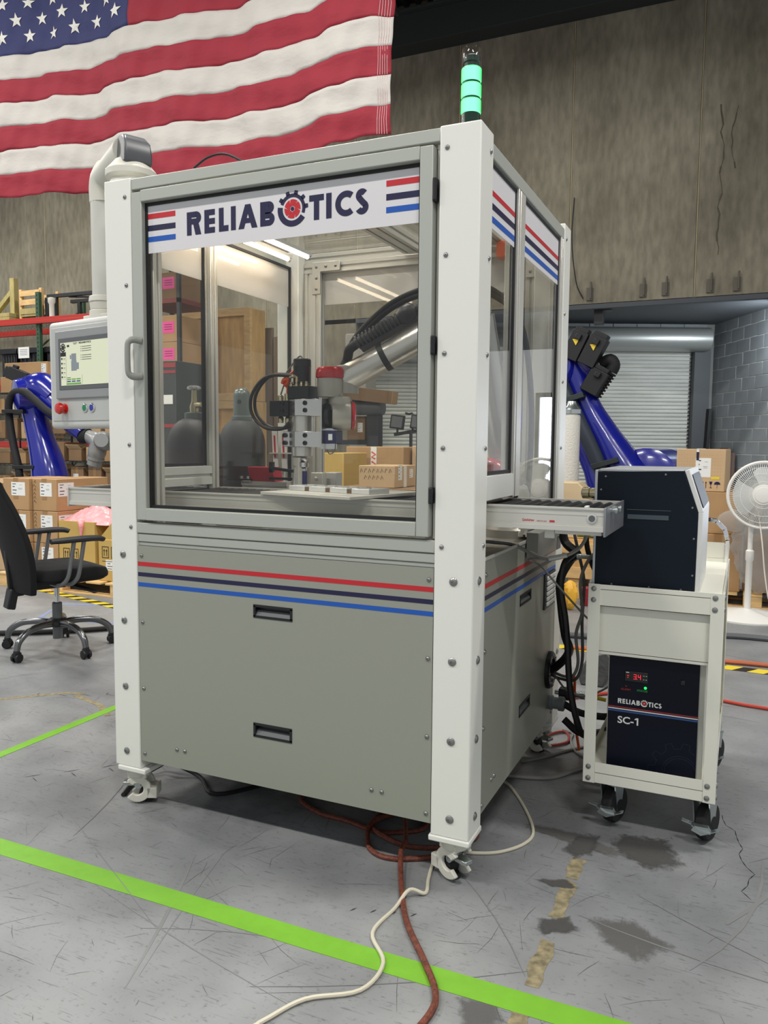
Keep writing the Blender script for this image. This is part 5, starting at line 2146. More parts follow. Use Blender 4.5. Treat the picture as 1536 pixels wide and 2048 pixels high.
wordmark(b, br, 0.332, 0.474, 0.441, 0.4575, yy0, yy1, 0.21)
obj('lettering', b, PAPER, fp, smooth=False, label='white lettering RELIABOTICS')
obj('logo_wheel', br, RED, fp, smooth=False)
for z0, z1, m in ((0.4255, 0.4295, M('dark_red_line', (150, 40, 46), 0.4)), (0.4195, 0.4230, PAPER), (0.4115, 0.4165, M('mid_blue_line', (44, 84, 150), 0.4))):
    b = MB()
    b.box(0.300, 0.588, yy0, yy1, z0, z1)
    obj('stripe', b, m, fp, smooth=False)
b = fit(text_mb('SC-', .03, .0006, .0003), 0.333, 0.386, 0.371, 0.396, yy1)
b.box(0.396, 0.401, yy0, yy1, 0.371, 0.396)
b.prism([(0.389, 0.389), (0.396, 0.3905), (0.396, 0.396), (0.3945, 0.396), (0.389, 0.392)], 1, yy0, yy1)
obj('model_lettering', b, PAPER, fp, smooth=False, label='white lettering SC-1')
FG = M('faint_gear_outline', (30, 36, 54), 0.3)
b = MB()
gc, gr = (0.540, 0.230), 0.095
for r_ in (gr * .60, gr * .52):
    ribbon(b, [p_ for p_ in arc(gc[0], gc[1], r_, 0, 180, 40) if p_[0] < 0.586], 0.0012, 0, yy0, yy1)
pts = []
for k in range(5):
    a0 = 25 + k * 33
    pts += arc(gc[0], gc[1], gr * .86, a0, a0 + 14, 3) + arc(gc[0], gc[1], gr * 1.08, a0 + 17, a0 + 28, 3)
ribbon(b, [p_ for p_ in pts if p_[0] < 0.586], 0.0012, 0, yy0, yy1)
obj('gear_outline', b, FG, fp, smooth=False)
b = MB()
b.box(0.530, 0.545, 0.594, 0.598, 0.530, 0.546)
obj('rocker_switch', b, BLACK, fp, bev=0.002)


# ================================================================ the hall around the cell
CAM = Vector((0.69, -2.1478, 1.3171))


def at(px, py, y):
    """room point on the upright plane y that the photograph shows at pixel (px, py)"""
    d = _F + _R * (px - 768) / 1586.14 - _U * (py - 1024) / 1586.14
    return CAM + d * ((y - CAM.y) / d.y)


def at0(px, py, z=0.0):
    d = _F + _R * (px - 768) / 1586.14 - _U * (py - 1024) / 1586.14
    return CAM + d * ((z - CAM.z) / d.z)


# ---- flag
FX0, FX1, FZ0, FS, FY = -6.75, -2.13, 3.915, 0.241, 4.2
DZ = [(-6.75, 0.0), (-6.05, -0.012), (-5.43, -0.058), (-5.1, -0.055), (-4.66, -0.05), (-4.13, -0.067), (-3.73, -0.072), (-3.24, -0.068), (-2.93, -0.052), (-2.63, -0.012), (-2.35, 0.03), (-2.13, 0.012)]


def flag_pt(x, z):
    dz = 0
    for (a, u), (b_, v) in zip(DZ, DZ[1:]):
        if a <= x <= b_:
            t = (x - a) / (b_ - a)
            t = t * t * (3 - 2 * t)
            dz = u + (v - u) * t
    zz = z - FZ0
    dz *= max(0.15, 1 - zz / 4.5)
    y = FY + 0.045 * math.sin(x * 3.1 + zz * 0.5) + 0.022 * math.sin(x * 7.7 - zz * 1.3 + 1) + 0.010 * math.sin(x * 17 + zz * 6) + 0.007 * math.sin(x * 5 + zz * 23) + 0.006 * math.sin(x * 29 - zz * 11)
    xx = x + 0.02 * math.sin(zz * 2.2 + x) + (0.06 * math.exp(-(FX1 - x) * 3) * -zz * 0.25)
    return (xx, y, z + dz + 0.006 * math.sin(x * 9 + zz * 5))


flag = thing('flag', 'large red, white and blue flag hanging above and behind the machine', 'flag', (-4.4, FY, FZ0))


def cloth(name, x0, x1, z0, z1, mat, parent, nx, nz, off=0.0):
    b = MB()
    vs = []
    for j in range(nz + 1):
        for i in range(nx + 1):
            p = flag_pt(x0 + (x1 - x0) * i / nx, z0 + (z1 - z0) * j / nz)
            vs.append((p[0], p[1] + off, p[2]))
    fs = [(j * (nx + 1) + i, j * (nx + 1) + i + 1, (j + 1) * (nx + 1) + i + 1, (j + 1) * (nx + 1) + i) for j in range(nz) for i in range(nx)]
    b.add(vs, fs)
    o = obj(name, b, mat, parent, ang=180)
    m = o.modifiers.new('thickness', 'SOLIDIFY')
    m.thickness = 0.003
    return o


def cloth_mat(name, col):
    m = M(name, col, 0.8, bump=(5, 0.9), stretch=(0.7, 1, 1.3))
    return m


FR, FW, FB = cloth_mat('flag_red_cloth', (142, 32, 48)), cloth_mat('flag_white_cloth', (190, 186, 180)), cloth_mat('flag_blue_cloth', (46, 50, 94))
xc = FX0 + (FX1 - FX0) * 0.4
for k in range(13):
    z0 = FZ0 + k * FS
    cloth('stripe', FX0 if k < 6 else xc, FX1, z0, z0 + FS, FR if k % 2 == 0 else FW, flag, 120 if k < 6 else 72, 8)
canton = cloth('canton', FX0, xc, FZ0 + 6 * FS, FZ0 + 13 * FS, FB, flag, 56, 46)
cw, chh = xc - FX0, 7 * FS
for r in range(9):
    for c in range(6 if r % 2 == 0 else 5):
        sx0 = FX0 + cw * ((2 * c + 1 if r % 2 == 0 else 2 * c + 2) / 12)
        sz0 = FZ0 + 6 * FS + chh * (r + 1) / 10
        b = MB()
        vs = []
        for i in range(10):
            a = PI / 2 + i * PI / 5
            rr = 0.074 if i % 2 == 0 else 0.030
            p = flag_pt(sx0 + math.cos(a) * rr, sz0 + math.sin(a) * rr)
            vs.append((p[0], p[1] - 0.006, p[2]))
        p = flag_pt(sx0, sz0)
        vs.append((p[0], p[1] - 0.010, p[2]))
        b.add(vs, [((i + 1) % 10, i, 10)[::-1] for i in range(10)])
        obj('star', b, M('star_white', (214, 212, 205), 0.7), canton, smooth=False)
b = MB()
for i in range(5):
    x = FX1 - 0.035 - i * 0.022
    for k in range(13):
        z = FZ0 + k * FS
        b.tube([(flag_pt(x, z + FS * t)[0], flag_pt(x, z + FS * t)[1] - 0.003, flag_pt(x, z + FS * t)[2]) for t in (0.02, 0.5, 0.98)], 0.0022, 4)
obj('stitching', b, M('pale_thread', (206, 180, 180), 0.8), flag, kind='stuff')
b = MB()
b.tube([(flag_pt(FX0 - .0, FZ0 + t * 3.13)[0] - 0.02, flag_pt(FX0, FZ0 + t * 3.13)[1], FZ0 - .06 + t * 3.19) for t in [i / 20 for i in range(21)]], 0.022, 8)
obj('header_tape', b, FW, flag)


# ---- cartons
def label_mb(b, c, ux, uz, w, h, n):
    """paper label with printed bars: c centre, ux/uz unit vectors in the face, n out of it"""
    b.mat(0).obox(c + n * 0.0006, ux * w / 2, uz * h / 2, n * 0.0006)
    b.mat(1)
    for (u, v, ww, hh) in ((-.28, .36, .26, .05), (-.32, .16, .16, .06), (-.26, -.10, .30, .06), (-.28, -.34, .26, .05), (.15, .05, .3, .015), (.15, -.02, .26, .015), (.2, .3, .2, .015)):
        b.obox(c + n * 0.0013 + ux * u * w + uz * v * h, ux * ww * w / 2, uz * hh * h / 2, n * 0.0003)
    b.mat(0)


def carton(label, x, y, z, w, d, h, rz=0.0, mat=None, tape=True, lab=(), group=None, pink=(), top_flaps=False, cat='box', name='carton'):
    """closed cardboard box; x, y is the middle of its base"""
    mat = mat or CARD
    t = local(thing(name, label, cat, (x, y, z), rz, group))
    b = MB()
    if not top_flaps:
        b.box(-w / 2, w / 2, -d / 2, d / 2, 0, h)
    else:
        e = 0.005
        b.box(-w / 2, w / 2, -d / 2, d / 2, 0, e)
        b.box(-w / 2, w / 2, -d / 2, -d / 2 + e, 0, h)
        b.box(-w / 2, w / 2, d / 2 - e, d / 2, 0, h)
        b.box(-w / 2, -w / 2 + e, -d / 2, d / 2, 0, h)
        b.box(w / 2 - e, w / 2, -d / 2, d / 2, 0, h)
    obj('body', b, mat, t, bev=min(0.006, h * .03))
    if top_flaps:
        b = MB()
        f = min(min(d, w) * 0.42, 0.10) if z > .2 else min(d, w) * .42
        b.obox((0, -d / 2 - f * .32, h + f * .28), (w / 2 * .98, 0, 0), (0, -f * .35, f * .30), (0, .002, .002))
        b.obox((-w / 2 - f * .30, 0, h + f * .30), (0, d / 2 * .98, 0), (-f * .33, 0, f * .33), (.002, 0, .002))
        b.obox((w / 2 + f * .33, 0, h + f * .2), (0, d / 2 * .98, 0), (f * .38, 0, f * .22), (.002, 0, .002))
        obj('flap', b, CARD3, t, smooth=False, kind='stuff')
    elif tape:
        b = MB()
        tw_ = min(0.06, w * .2)
        b.box(-tw_ / 2, tw_ / 2, -d / 2 - 0.0008, d / 2 + 0.0008, h * .99, h + 0.001)
        b.box(-tw_ / 2, tw_ / 2, -d / 2 - 0.001, -d / 2, h * .35, h)
        obj('packing_tape', b, TAPEC, t, smooth=False)
    for (face, u, v, lw_, lh_) in lab:
        b = MB()
        if face == 'f':
            label_mb(b, Vector((u, -d / 2, v)), Vector((1, 0, 0)), UP, lw_, lh_, Vector((0, -1, 0)))
        else:
            label_mb(b, Vector((w / 2, u, v)), Vector((0, 1, 0)), UP, lw_, lh_, Vector((1, 0, 0)))
        obj('shipping_label', b, [PAPER, INK], t, smooth=False)
    for (u, v) in pink:
        b = MB()
        b.box(u - .085, u + .085, -d / 2 - .0015, -d / 2, v - .065, v + .065)
        q = obj('pink_note', b, PINK, t, smooth=False)
        b = MB()
        for i in range(3):
            b.box(u - .055, u + .055, -d / 2 - .0022, -d / 2 - .0015, v + .026 - i * .026, v + .034 - i * .026)
        obj('printed_line', b, M('dark_pink_ink', (120, 30, 80), .7), q, smooth=False, kind='stuff')
    return t


def pallet(label, x, y, w, d, rz=0.0, z=0.0, mat=None, group=None):
    mat = mat or PINE
    t = local(thing('pallet', label, 'pallet', (x, y, z), rz, group))
    n = 7
    for i in range(n):
        b = MB()
        u = -w / 2 + (i + .5) * w / n
        b.box(u - w / n * .38, u + w / n * .38, -d / 2, d / 2, 0.105, 0.122)
        obj('deck_board', b, mat, t, bev=0.002, seg=1)
    for v in (-d / 2 + .05, 0, d / 2 - .05):
        b = MB()
        b.box(-w / 2, w / 2, v - .045, v + .045, 0.0, 0.016)
        obj('bottom_board', b, mat, t, bev=0.002, seg=1)
        b = MB()
        for u in (-w / 2 + .07, 0, w / 2 - .07):
            b.box(u - .07, u + .07, v - .045, v + .045, 0.016, 0.104)
        obj('spacer_block', b, mat, t, bev=0.002, seg=1, kind='stuff')
    return t


# pallet load on the left
pallet('wooden pallet under the brown and yellow cartons on the left', -4.75, 3.42, 1.5, 1.0)
LB = lambda w, h: (('f', 0.0, h * .66, w * .5, h * .40), )
for r in range(3):
    z = 0.1225 + r * 0.287
    nm = ('bottom', 'middle', 'top')[r]
    if r == 2:
        extra = 'with scribbled marks'
    carton('brown labelled carton, %s one of the left column on the pallet' % nm, -5.26, 3.22, z, 0.32, 0.5, 0.285, 0, CARD, True, (('f', -0.0 + .03, .19, .17, .12),), 'brown cartons on the pallet')
    t = carton('brown labelled carton, %s one of the right column on the pallet' % nm, -4.945, 3.31, z, 0.29, 0.62, 0.285, 0, CARD, True, (('f', 0.02, .19, .14, .12), ('s', -0.2, .19, .18, .12)), 'brown cartons on the pallet')
    if r:
        b = MB()
        rs = random.Random(r)
        for k in range(6):
            zz = .25 - k * .035
            ribbon(b, [(-.135 + rs.uniform(0, .012), zz), (-.115 + rs.uniform(-.01, .01), zz + .02), (-.10, zz - .006)], 0.004, 0, -.3115, -.3105)
        obj('pen_scribble', b, M('brown_marker', (92, 60, 44), .8), t, smooth=False, kind='stuff')
YB_ = carton('open yellowish carton full of pink film beside the brown cartons', -4.575, 3.20, 0.1225, 0.42, 0.40, 0.50, 0, CARD2, False, (), None, (), True)
for ch_ in YB_.children:
    if ch_.name.startswith('flap'):
        bpy.data.objects.remove(ch_)
        break


def handling_marks(t, y, z, x0, s=0.075):
    b = MB()
    for k in range(2):
        x = x0 + k * s * 1.35
        for a in ((x, x + s, z, z + .006), (x, x + s, z + s * 1.25, z + s * 1.25 + .006), (x, x + .006, z, z + s * 1.25), (x + s - .006, x + s, z, z + s * 1.25)):
            b.box(a[0], a[1], y - .0012, y, a[2], a[3])
        for q in (.32, .68):
            b.box(x + s * q - .003, x + s * q + .003, y - .0012, y, z + s * .25, z + s * .85)
            b.prism([(x + s * q - .01, z + s * .8), (x + s * q + .01, z + s * .8), (x + s * q, z + s * 1.05)], 1, y - .0012, y)
    b.box(x0, x0 + s * 2.3, y - .0012, y, z - .03, z - .026)
    obj('handling_symbol', b, INK, t, smooth=False, kind='stuff')


handling_marks(YB_, -.20, .16, -.16)
b = MB()
label_mb(b, Vector((-.06, -.2, .09)), Vector((1, 0, 0)), UP, .12, .06, Vector((0, -1, 0)))
obj('shipping_label', b, [PAPER, INK], YB_, smooth=False)
# crumpled pink film
PF = M('pink_antistatic_film', (246, 160, 164), 0.3, bump=(18, 0.6))
b = MB()
rs = random.Random(9)
nx, ny = 26, 16
vs = []
for j in range(ny + 1):
    for i in range(nx + 1):
        u, v = i / nx, j / ny
        hh = (math.sin(PI * u) ** .7) * (math.sin(PI * v) ** .7)
        vs.append((-4.80 + u * 0.56 + rs.uniform(-.008, .008), 3.01 + v * 0.36, 0.60 + hh * 0.14 + rs.uniform(-.02, .02) * hh))
b.add(vs, [(j * (nx + 1) + i, j * (nx + 1) + i + 1, (j + 1) * (nx + 1) + i + 1, (j + 1) * (nx + 1) + i) for j in range(ny) for i in range(nx)])
b.tube([(-4.52, 3.0, .63), (-4.51, 2.992, .58), (-4.515, 2.992, .52), (-4.513, 2.992, .47)], [.03, .022, .012, .006], 8)
pf = obj('pink_film', b, PF, ang=180)
tag(pf, 'crumpled pink plastic film spilling out of the open yellowish carton', 'plastic film')
YB2 = carton('yellowish carton with gable flaps half hidden by the machine post', -4.13, 3.20, 0.1225, 0.40, 0.40, 0.36, 0, CARD2, False)
b = MB()
b.prism([(-.2, .36), (.2, .36), (.1, .52), (-.02, .54)], 1, -.19, .19)
obj('raised_flap', b, CARD2, YB2)
handling_marks(YB2, -.20, .20, -.16)
b = MB()
label_mb(b, Vector((-.02, -.2, .14)), Vector((1, 0, 0)), UP, .2, .09, Vector((0, -1, 0)))
obj('shipping_label', b, [PAPER, INK], YB2, smooth=False)
carton('opened carton with a big flap at the left edge behind the chair', at(5, 990, 3.6).x, 3.8, 0.0, 0.5, 0.5, 0.78, 0.1, CARD3, False, (), None, (), True)

# ---- pallet rack on the back wall and its load
rack = thing('pallet_rack', 'green and red pallet rack along the concrete wall on the left', 'rack', (-10.9, 8.95, 0))
ux = at(78, 640, 8.4).x
for x in (ux - 2.6, ux, ux + 2.6):
    for y in (8.4, 9.45):
        b = MB()
        b.box(x - 0.04, x + 0.04, y - 0.035, y + 0.035, 0, 3.95)
        u = obj('upright', b, RACKG, rack, bev=0.004)
        b = MB()
        z = 0.2
        while z < 3.9:
            b.box(x - 0.012, x + 0.012, y - 0.0365, y - 0.035, z, z + 0.03)
            z += 0.075
        obj('punched_hole', b, INK, u, smooth=False, kind='stuff')
    for k in range(4):
        b = MB()
        z = 0.3 + k * 0.9
        b.bar((x, 8.44, z), (x, 9.41, z + 0.8), 0.025, 0.025)
        obj('brace', b, RACKG, rack, smooth=False)
for z in (3.50, 2.42, 1.3):
    for y in (8.36, 9.47):
        b = MB()
        b.box(ux - 2.6, ux + 2.6, y - 0.025, y + 0.025, z - 0.06, z)
        b.box(ux - 2.6, ux + 2.6, y - 0.035, y + 0.015, z - 0.11, z - 0.055)
        obj('beam', b, RACKR, rack, bev=0.004)
    b = MB()
    x = ux - 2.55
    while x < ux + 2.6:
        b.box(x - .003, x + .003, 8.40, 9.44, z - .008, z - .002)
        x += 0.09
    for y in (8.6, 8.85, 9.1, 9.3):
        b.box(ux - 2.6, ux + 2.6, y - .004, y + .004, z - .014, z - .008)
    obj('wire_deck', b, M('grey_wire_deck', (130, 130, 124), .5, .4), rack, kind='stuff', smooth=False)
# load on the top level
tz = 3.502
wf = thing('timber_frame', 'greenish timber post with a diagonal brace on top of the rack', 'timber', (at(24, 600, 8.6).x, 8.7, tz))
xx = at(24, 600, 8.6).x
b = MB()
b.box(xx - .055, xx + .055, 8.6, 8.7, tz + .14, tz + 0.80)
obj('post', b, GREENW, wf, bev=.003)
b = MB()
b.bar((xx - 0.5, 8.65, tz + .18), (xx - .04, 8.65, tz + .55), 0.09, 0.08)
obj('brace', b, GREENW, wf, bev=.003)
for k in range(2):
    b = MB()
    b.box(xx - 0.9, xx + .12, 8.42, 8.80, tz + k * .072, tz + k * .072 + .068)
    obj('base_board', b, GREENW, wf, bev=.003)
cr = thing('slatted_crate', 'small open pine crate of slats on top of the rack', 'crate', (at(64, 620, 8.5).x, 8.7, tz))
xa, xb = at(40, 600, 8.5).x, at(80, 600, 8.5).x
for z0 in (.10, .26, .42):
    for y in (8.5, 8.95):
        b = MB()
        b.box(xa, xb, y - .01, y + .01, tz + z0, tz + z0 + .10)
        obj('slat', b, PINE if z0 > .2 else GREENW, cr, bev=.002)
for x in (xa, xb):
    for y in (8.5, 8.95):
        b = MB()
        b.box(x - .03, x + .03, y - .03 + (.035 if y < 8.7 else -.035), y + .03 + (.035 if y < 8.7 else -.035), tz, tz + .55)
        obj('corner_post', b, PINE, cr, bev=.003)
b = MB()
b.box(xa, xb, 8.5, 8.95, tz + .06, tz + .09)
obj('floor_board', b, GREENW, cr)
tb = thing('steel_table', 'dark metal frame standing on the rack right of the small crate', 'frame', (at(130, 600, 8.6).x, 8.8, tz))
x0_, x1_ = at(100, 600, 8.6).x, at(182, 600, 8.6).x
for y in (8.55, 9.1):
    b = MB()
    b.box(x0_, x1_ + .6, y - .03, y + .03, tz + .36, tz + .42)
    obj('rail', b, DARKST, tb, bev=.003)
for x in (x0_ + .2, x1_ + .4):
    for y in (8.55, 9.1):
        b = MB()
        b.box(x - .03, x + .03, y - .03, y + .03, tz, tz + .36)
        obj('leg', b, DARKST, tb, bev=.003)
b = MB()
b.bar((x0_ + .5, 8.55, tz + .36), (x1_ + .3, 9.1, tz + .38), .05, .03)
obj('cross_bar', b, DARKST, tb)
b = MB()
b.box(x0_ + .02, x0_ + .12, 8.45, 8.55, tz, tz + .36)
tag(obj('dark_canister', b, BLACK, bev=.02), 'black canister beside the pine crate on the rack', 'canister')
xq = at(105, 600, 8.45).x
b = MB()
b.lathe([(.045, 0), (.045, .22), (.065, .26), (.065, .33), (.04, .34)], (xq, 8.43, tz), UP, 12)
tag(obj('white_canister', b, CREAM), 'white canister with a wide cap on the rack beam', 'canister')
# black totes with a paper on the second level
for k, (pa, pb) in enumerate(((-8, 26), (28, 74), (82, 108))):
    x0, x1 = at(pa, 700, 8.4).x, at(pb, 700, 8.4).x
    t = thing('storage_tote', ('black lidded tote at the left edge of the rack', 'black lidded tote with a white paper on the rack', 'black lidded tote right of the green rack upright')[k], 'tote', ((x0 + x1) / 2, 8.8, 2.422), group='black totes on the rack')
    b = MB()
    b.box(x0 + .03, x1 - .03, 8.5, 9.1, 2.422, 2.90)
    for i in range(5):
        xx = x0 + .06 + (x1 - x0 - .16) * i / 4
        b.box(xx, xx + .04, 8.485, 8.5, 2.45, 2.88)
    obj('body', b, BLACK, t, bev=.01)
    b = MB()
    b.box(x0, x1, 8.46, 9.14, 2.90, 3.0)
    obj('lid', b, BLACK, t, bev=.012)
    if k == 1:
        b = MB()
        p, q = at(38, 695, 8.47), at(60, 716, 8.47)
        b.box(p.x, q.x, 8.452, 8.459, q.z, p.z)
        pp = obj('paper_sheet', b, PAPER, t, smooth=False)
        b = MB()
        for i in range(4):
            b.box(p.x + .04, q.x - .04, 8.4505, 8.452, p.z - .05 - i * .03, p.z - .042 - i * .03)
        obj('printed_line', b, M('grey_print', (130, 130, 135), .7), pp, smooth=False, kind='stuff')


# ---- wire shelves full of cartons in front of the rack
def wire_shelf(label, x0, x1, y0, y1, levels, top):
    t = thing('wire_shelf', label, 'shelf', ((x0 + x1) / 2, (y0 + y1) / 2, 0))
    for x in (x0, x1):
        for y in (y0, y1):
            b = MB()
            b.cyl((x, y, 0), (x, y, top), 0.016, n=10)
            obj('post', b, DARKST, t)
    for z in levels:
        b = MB()
        for y in (y0, y1):
            b.box(x0, x1, y - .006, y + .006, z - .03, z - .022)
            b.box(x0, x1, y - .006, y + .006, z - .008, z)
            x = x0
            while x < x1:
                b.bar((x, y, z - .026), (x + .05, y, z - .004), .006, .006)
                x += .1
        y = y0
        while y < y1:
            b.box(x0, x1, y - .003, y + .003, z - .004, z)
            y += .06
        obj('shelf_grid', b, BLACK, t, kind='stuff', smooth=False)
    return t


def fill(n, x0, x1, y, z, hmax, d, where, seed, mats, gap=.09, flapp=0.3):
    rs = random.Random(seed)
    x = x0
    i = 0
    ordn = ('first', 'second', 'third', 'fourth', 'fifth', 'sixth', 'seventh')
    while i < n:
        w = (x1 - x0) / n - gap
        h = hmax * rs.uniform(.62, .95)
        m = mats[rs.randrange(len(mats))]
        o = rs.random() < flapp
        carton('%s carton from the left on the %s' % (ordn[i], where), x + w / 2 + gap / 2, y, z + .001, w, d, h * (0.8 if o else 1), rs.uniform(-.02, .02), m, True,
               (('f', rs.uniform(-.1, .1) * w, h * .5, min(.14, w * .4), min(.1, h * .4)),) if (rs.random() < .35 and not o) else (), 'cartons on the wire shelves', (), o)
        x += w + gap
        i += 1


sh1x0, sh1x1 = at(88, 880, 6.8).x, at(238, 880, 6.8).x
wire_shelf('black wire shelf with cartons behind the left blue robot', sh1x0, sh1x1, 6.8, 7.35, (0.3, 0.62, 1.02, 1.425, 1.86), 2.2)
M4 = [CARD, CARDD, CARDD, CARD3]
fill(5, sh1x0 + .05, sh1x1 - .05, 7.1, 0.30, .28, .42, 'lowest level of the wire shelf', 21, [CARDD])
fill(4, sh1x0 + .05, sh1x1 - .05, 7.1, 0.62, .36, .42, 'second level of the wire shelf', 22, [CARDD], flapp=.6)
fill(4, sh1x0 + .03, sh1x1 - .05, 7.08, 1.02, .30, .42, 'third level of the wire shelf', 23, M4)
fill(4, sh1x0 + .05, sh1x1 - .05, 7.1, 1.425, .40, .42, 'fourth level of the wire shelf', 24, M4, flapp=.1)
fill(3, sh1x0 + .05, sh1x1 - .05, 7.1, 1.86, .40, .42, 'top level of the wire shelf', 25, M4, flapp=0)
sh2x0, sh2x1 = at(-22, 850, 7.0).x, at(84, 850, 7.0).x
wire_shelf('black wire shelf with cartons at the left edge', sh2x0, sh2x1, 7.0, 7.6, (0.5, 0.95, 1.35, 1.75, 2.08), 2.35)
fill(3, sh2x0 + .05, sh2x1 - .05, 7.3, 0.50, .40, .45, 'lowest level of the left edge shelf', 31, [CARDD])
fill(3, sh2x0 + .05, sh2x1 - .05, 7.3, 0.95, .36, .45, 'second level of the left edge shelf', 32, M4, flapp=.6)
fill(4, sh2x0 + .05, sh2x1 - .05, 7.3, 1.35, .36, .45, 'third level of the left edge shelf', 33, M4)
fill(4, sh2x0 + .05, sh2x1 - .05, 7.3, 1.75, .30, .45, 'fourth level of the left edge shelf', 34, M4, flapp=0)
p, q = at(2, 795, 7.05), at(97, 757, 7.05)
carton('long flat carton on top of the left edge shelf, lower of two', (p.x + q.x) / 2, 7.3, 2.081, q.x - p.x, .5, .25, 0, CARD, False)
p, q = at(13, 757, 7.1), at(96, 726, 7.1)
carton('long carton lying on top of a flat one at the left', (p.x + q.x) / 2, 7.3, 2.333, q.x - p.x, .45, .22, 0.01, CARD, False, (('f', (q.x - p.x) * .42, .12, .1, .14),))


# ---- big blue robots
def motor_box(b, c, d, u, L, w):
    """ribbed motor housing along d"""
    d, u = Vector(d).normalized(), Vector(u).normalized()
    r = d.cross(u).normalized()
    u = r.cross(d)
    b.obox(c, d * L / 2, r * w / 2, u * w / 2)
    b.obox(Vector(c) + d * (L / 2 + .02), d * .025, r * w * .42, u * w * .42)
    b.obox(Vector(c) + d * L * .3 + u * w * .6, d * .03, r * .03, u * w * .14)
    return r, u


YT = M('yellow_warning_triangle', (240, 214, 60), .5)
ry = 5.0
rb = thing('blue_robot', 'large glossy blue robot with black hose behind the left cartons', 'robot', (at(95, 960, ry).x, ry + .1, 0))
P_ = lambda px, py, dy=0.0: at(px, py, ry + dy)
b = MB()
b.tube([P_(104, 985), P_(97, 935), P_(84, 885), P_(72, 840), P_(66, 805), P_(66, 785)], [.235, .205, .165, .145, .15, .16], 24, sm=6)
obj('lower_arm', b, ROBLUE, rb)
b = MB()
b.lathe([(.10, -.22), (.19, -.20), (.215, -.1), (.215, .12), (.17, .2), (.08, .22)], P_(66, 790), (.55, 1, .1), 28)
b.tube([P_(62, 778), P_(85, 778), P_(112, 800)], [.17, .20, .16], 20, sm=5)
b.tube([P_(100, 800), P_(130, 830), P_(168, 868)], [.18, .15, .10], 20, sm=5)
b.lathe([(.05, 0), (.075, .02), (.075, .09), (.06, .1)], P_(68, 768), (.1, 0, 1), 16)
obj('elbow', b, ROBLUE, rb)
b = MB()
b.lathe([(.30, 0), (.36, .02), (.36, .1), (.30, .18), (.12, .3)], P_(128, 965, .1) + Vector((0, 0, -.25)), (0.2, -.6, 1), 28)
b.lathe([(.42, 0), (.40, .3), (.30, .42), (.28, .62)], (at(95, 960, ry).x, ry + .1, 0.0), UP, 28)
obj('base', b, ROBLUE, rb)
b = MB()
r_, u_ = motor_box(b, P_(38, 752), Vector((-.8, -.35, .35)), UP, .24, .15)
mt = obj('motor', b, BLACK, rb, bev=.006)
b = MB()
c = P_(32, 764, -.13)
b.prism([(c.x - .02, c.z - .018), (c.x + .02, c.z - .018), (c.x, c.z + .02)], 1, c.y - .02, c.y - .017)
obj('warning_mark', b, YT, mt, smooth=False)
b = MB()
b.tube([P_(120, 835, -.25), P_(95, 822, -.25), P_(70, 800, -.25), P_(48, 783, -.24), P_(28, 786, -.2), P_(18, 806, -.2), P_(19, 840, -.2), P_(27, 890, -.22), P_(37, 935, -.24), P_(42, 980, -.24)], .045, 14, sm=6)
obj('black_hose', b, RUBBER, rb)
for px, py in ((24, 823), (45, 934)):
    b = MB()
    b.obox(P_(px + 6, py, -.2), Vector((.12, .05, 0)), Vector((-.02, .06, 0)), UP * .022)
    obj('hose_clip', b, BLACK, rb, bev=.004)
b = MB()
b.lathe([(.085, 0), (.09, .06), (.085, .12)], P_(163, 872), P_(182, 872) - P_(163, 872), 20)
obj('arm_sleeve', b, RUBBER, rb)
b = MB()
b.tube([P_(176, 872), P_(192, 880), P_(200, 890)], [.075, .095, .10], 18, sm=4)
b.lathe([(.06, -.12), (.105, -.10), (.11, .05), (.08, .1)], P_(208, 882), (.5, -1, .1), 22)
b.tube([P_(198, 885), P_(194, 905), P_(191, 918)], [.10, .105, .085], 20, sm=4)
b.lathe([(.10, 0), (.10, .03), (.085, .04), (.085, .10), (.07, .115)], P_(192, 914), P_(186, 940) - P_(192, 914), 24)
obj('wrist', b, ROGREY, rb, label='silver grey wrist')

ry2 = 6.4
rb2 = thing('blue_robot', 'large blue robot leaning over behind the dark control box on the right', 'robot', (at(1235, 980, ry2).x, ry2 + .2, 0))
P_ = lambda px, py, dy=0.0: at(px, py, ry2 + dy)
b = MB()
b.tube([P_(1275, 985), P_(1246, 935), P_(1212, 880), P_(1180, 825), P_(1157, 770), P_(1138, 715)], [.27, .21, .17, .145, .13, .14], 24, sm=6)
b.tube([P_(1215, 985, .1), P_(1190, 935, .1), P_(1165, 880, .1), P_(1145, 830, .1), P_(1130, 780, .1)], [.20, .13, .11, .10, .12], 18, sm=6)
obj('lower_arm', b, ROBLUE, rb2)
b = MB()
b.tube([P_(1212, 962, -.16), P_(1185, 900, -.18), P_(1152, 830, -.18), P_(1128, 780, -.16), P_(1110, 730, -.1)], .075, 14, sm=6)
obj('cable_channel', b, M('dark_slate_hose', (46, 54, 66), .5), rb2)
for px, py in ((1144, 798), (1212, 926)):
    b = MB()
    b.obox(P_(px, py, -.16), Vector((.13, 0, .04)), Vector((0, .1, 0)), Vector((-.01, 0, .025)))
    obj('hose_clip', b, M('dark_green_clip', (40, 50, 50), .5), rb2, bev=.004)
b = MB()
b.lathe([(.12, -.18), (.19, -.16), (.21, -.05), (.21, .15), (.15, .2)], P_(1112, 738), (.2, -1, .1), 28)
b.tube([P_(1118, 705), P_(1148, 712), P_(1178, 738), P_(1190, 758)], [.13, .12, .11, .08], 18, sm=5)
b.tube([P_(1128, 735), P_(1085, 800), P_(1050, 860)], [.2, .17, .14], 18, sm=5)
obj('elbow', b, ROBLUE, rb2)
b = MB()
b.lathe([(.55, 0), (.52, .35), (.40, .5), (.38, .85)], (at(1235, 980, ry2).x, ry2 + .3, 0.0), UP, 28)
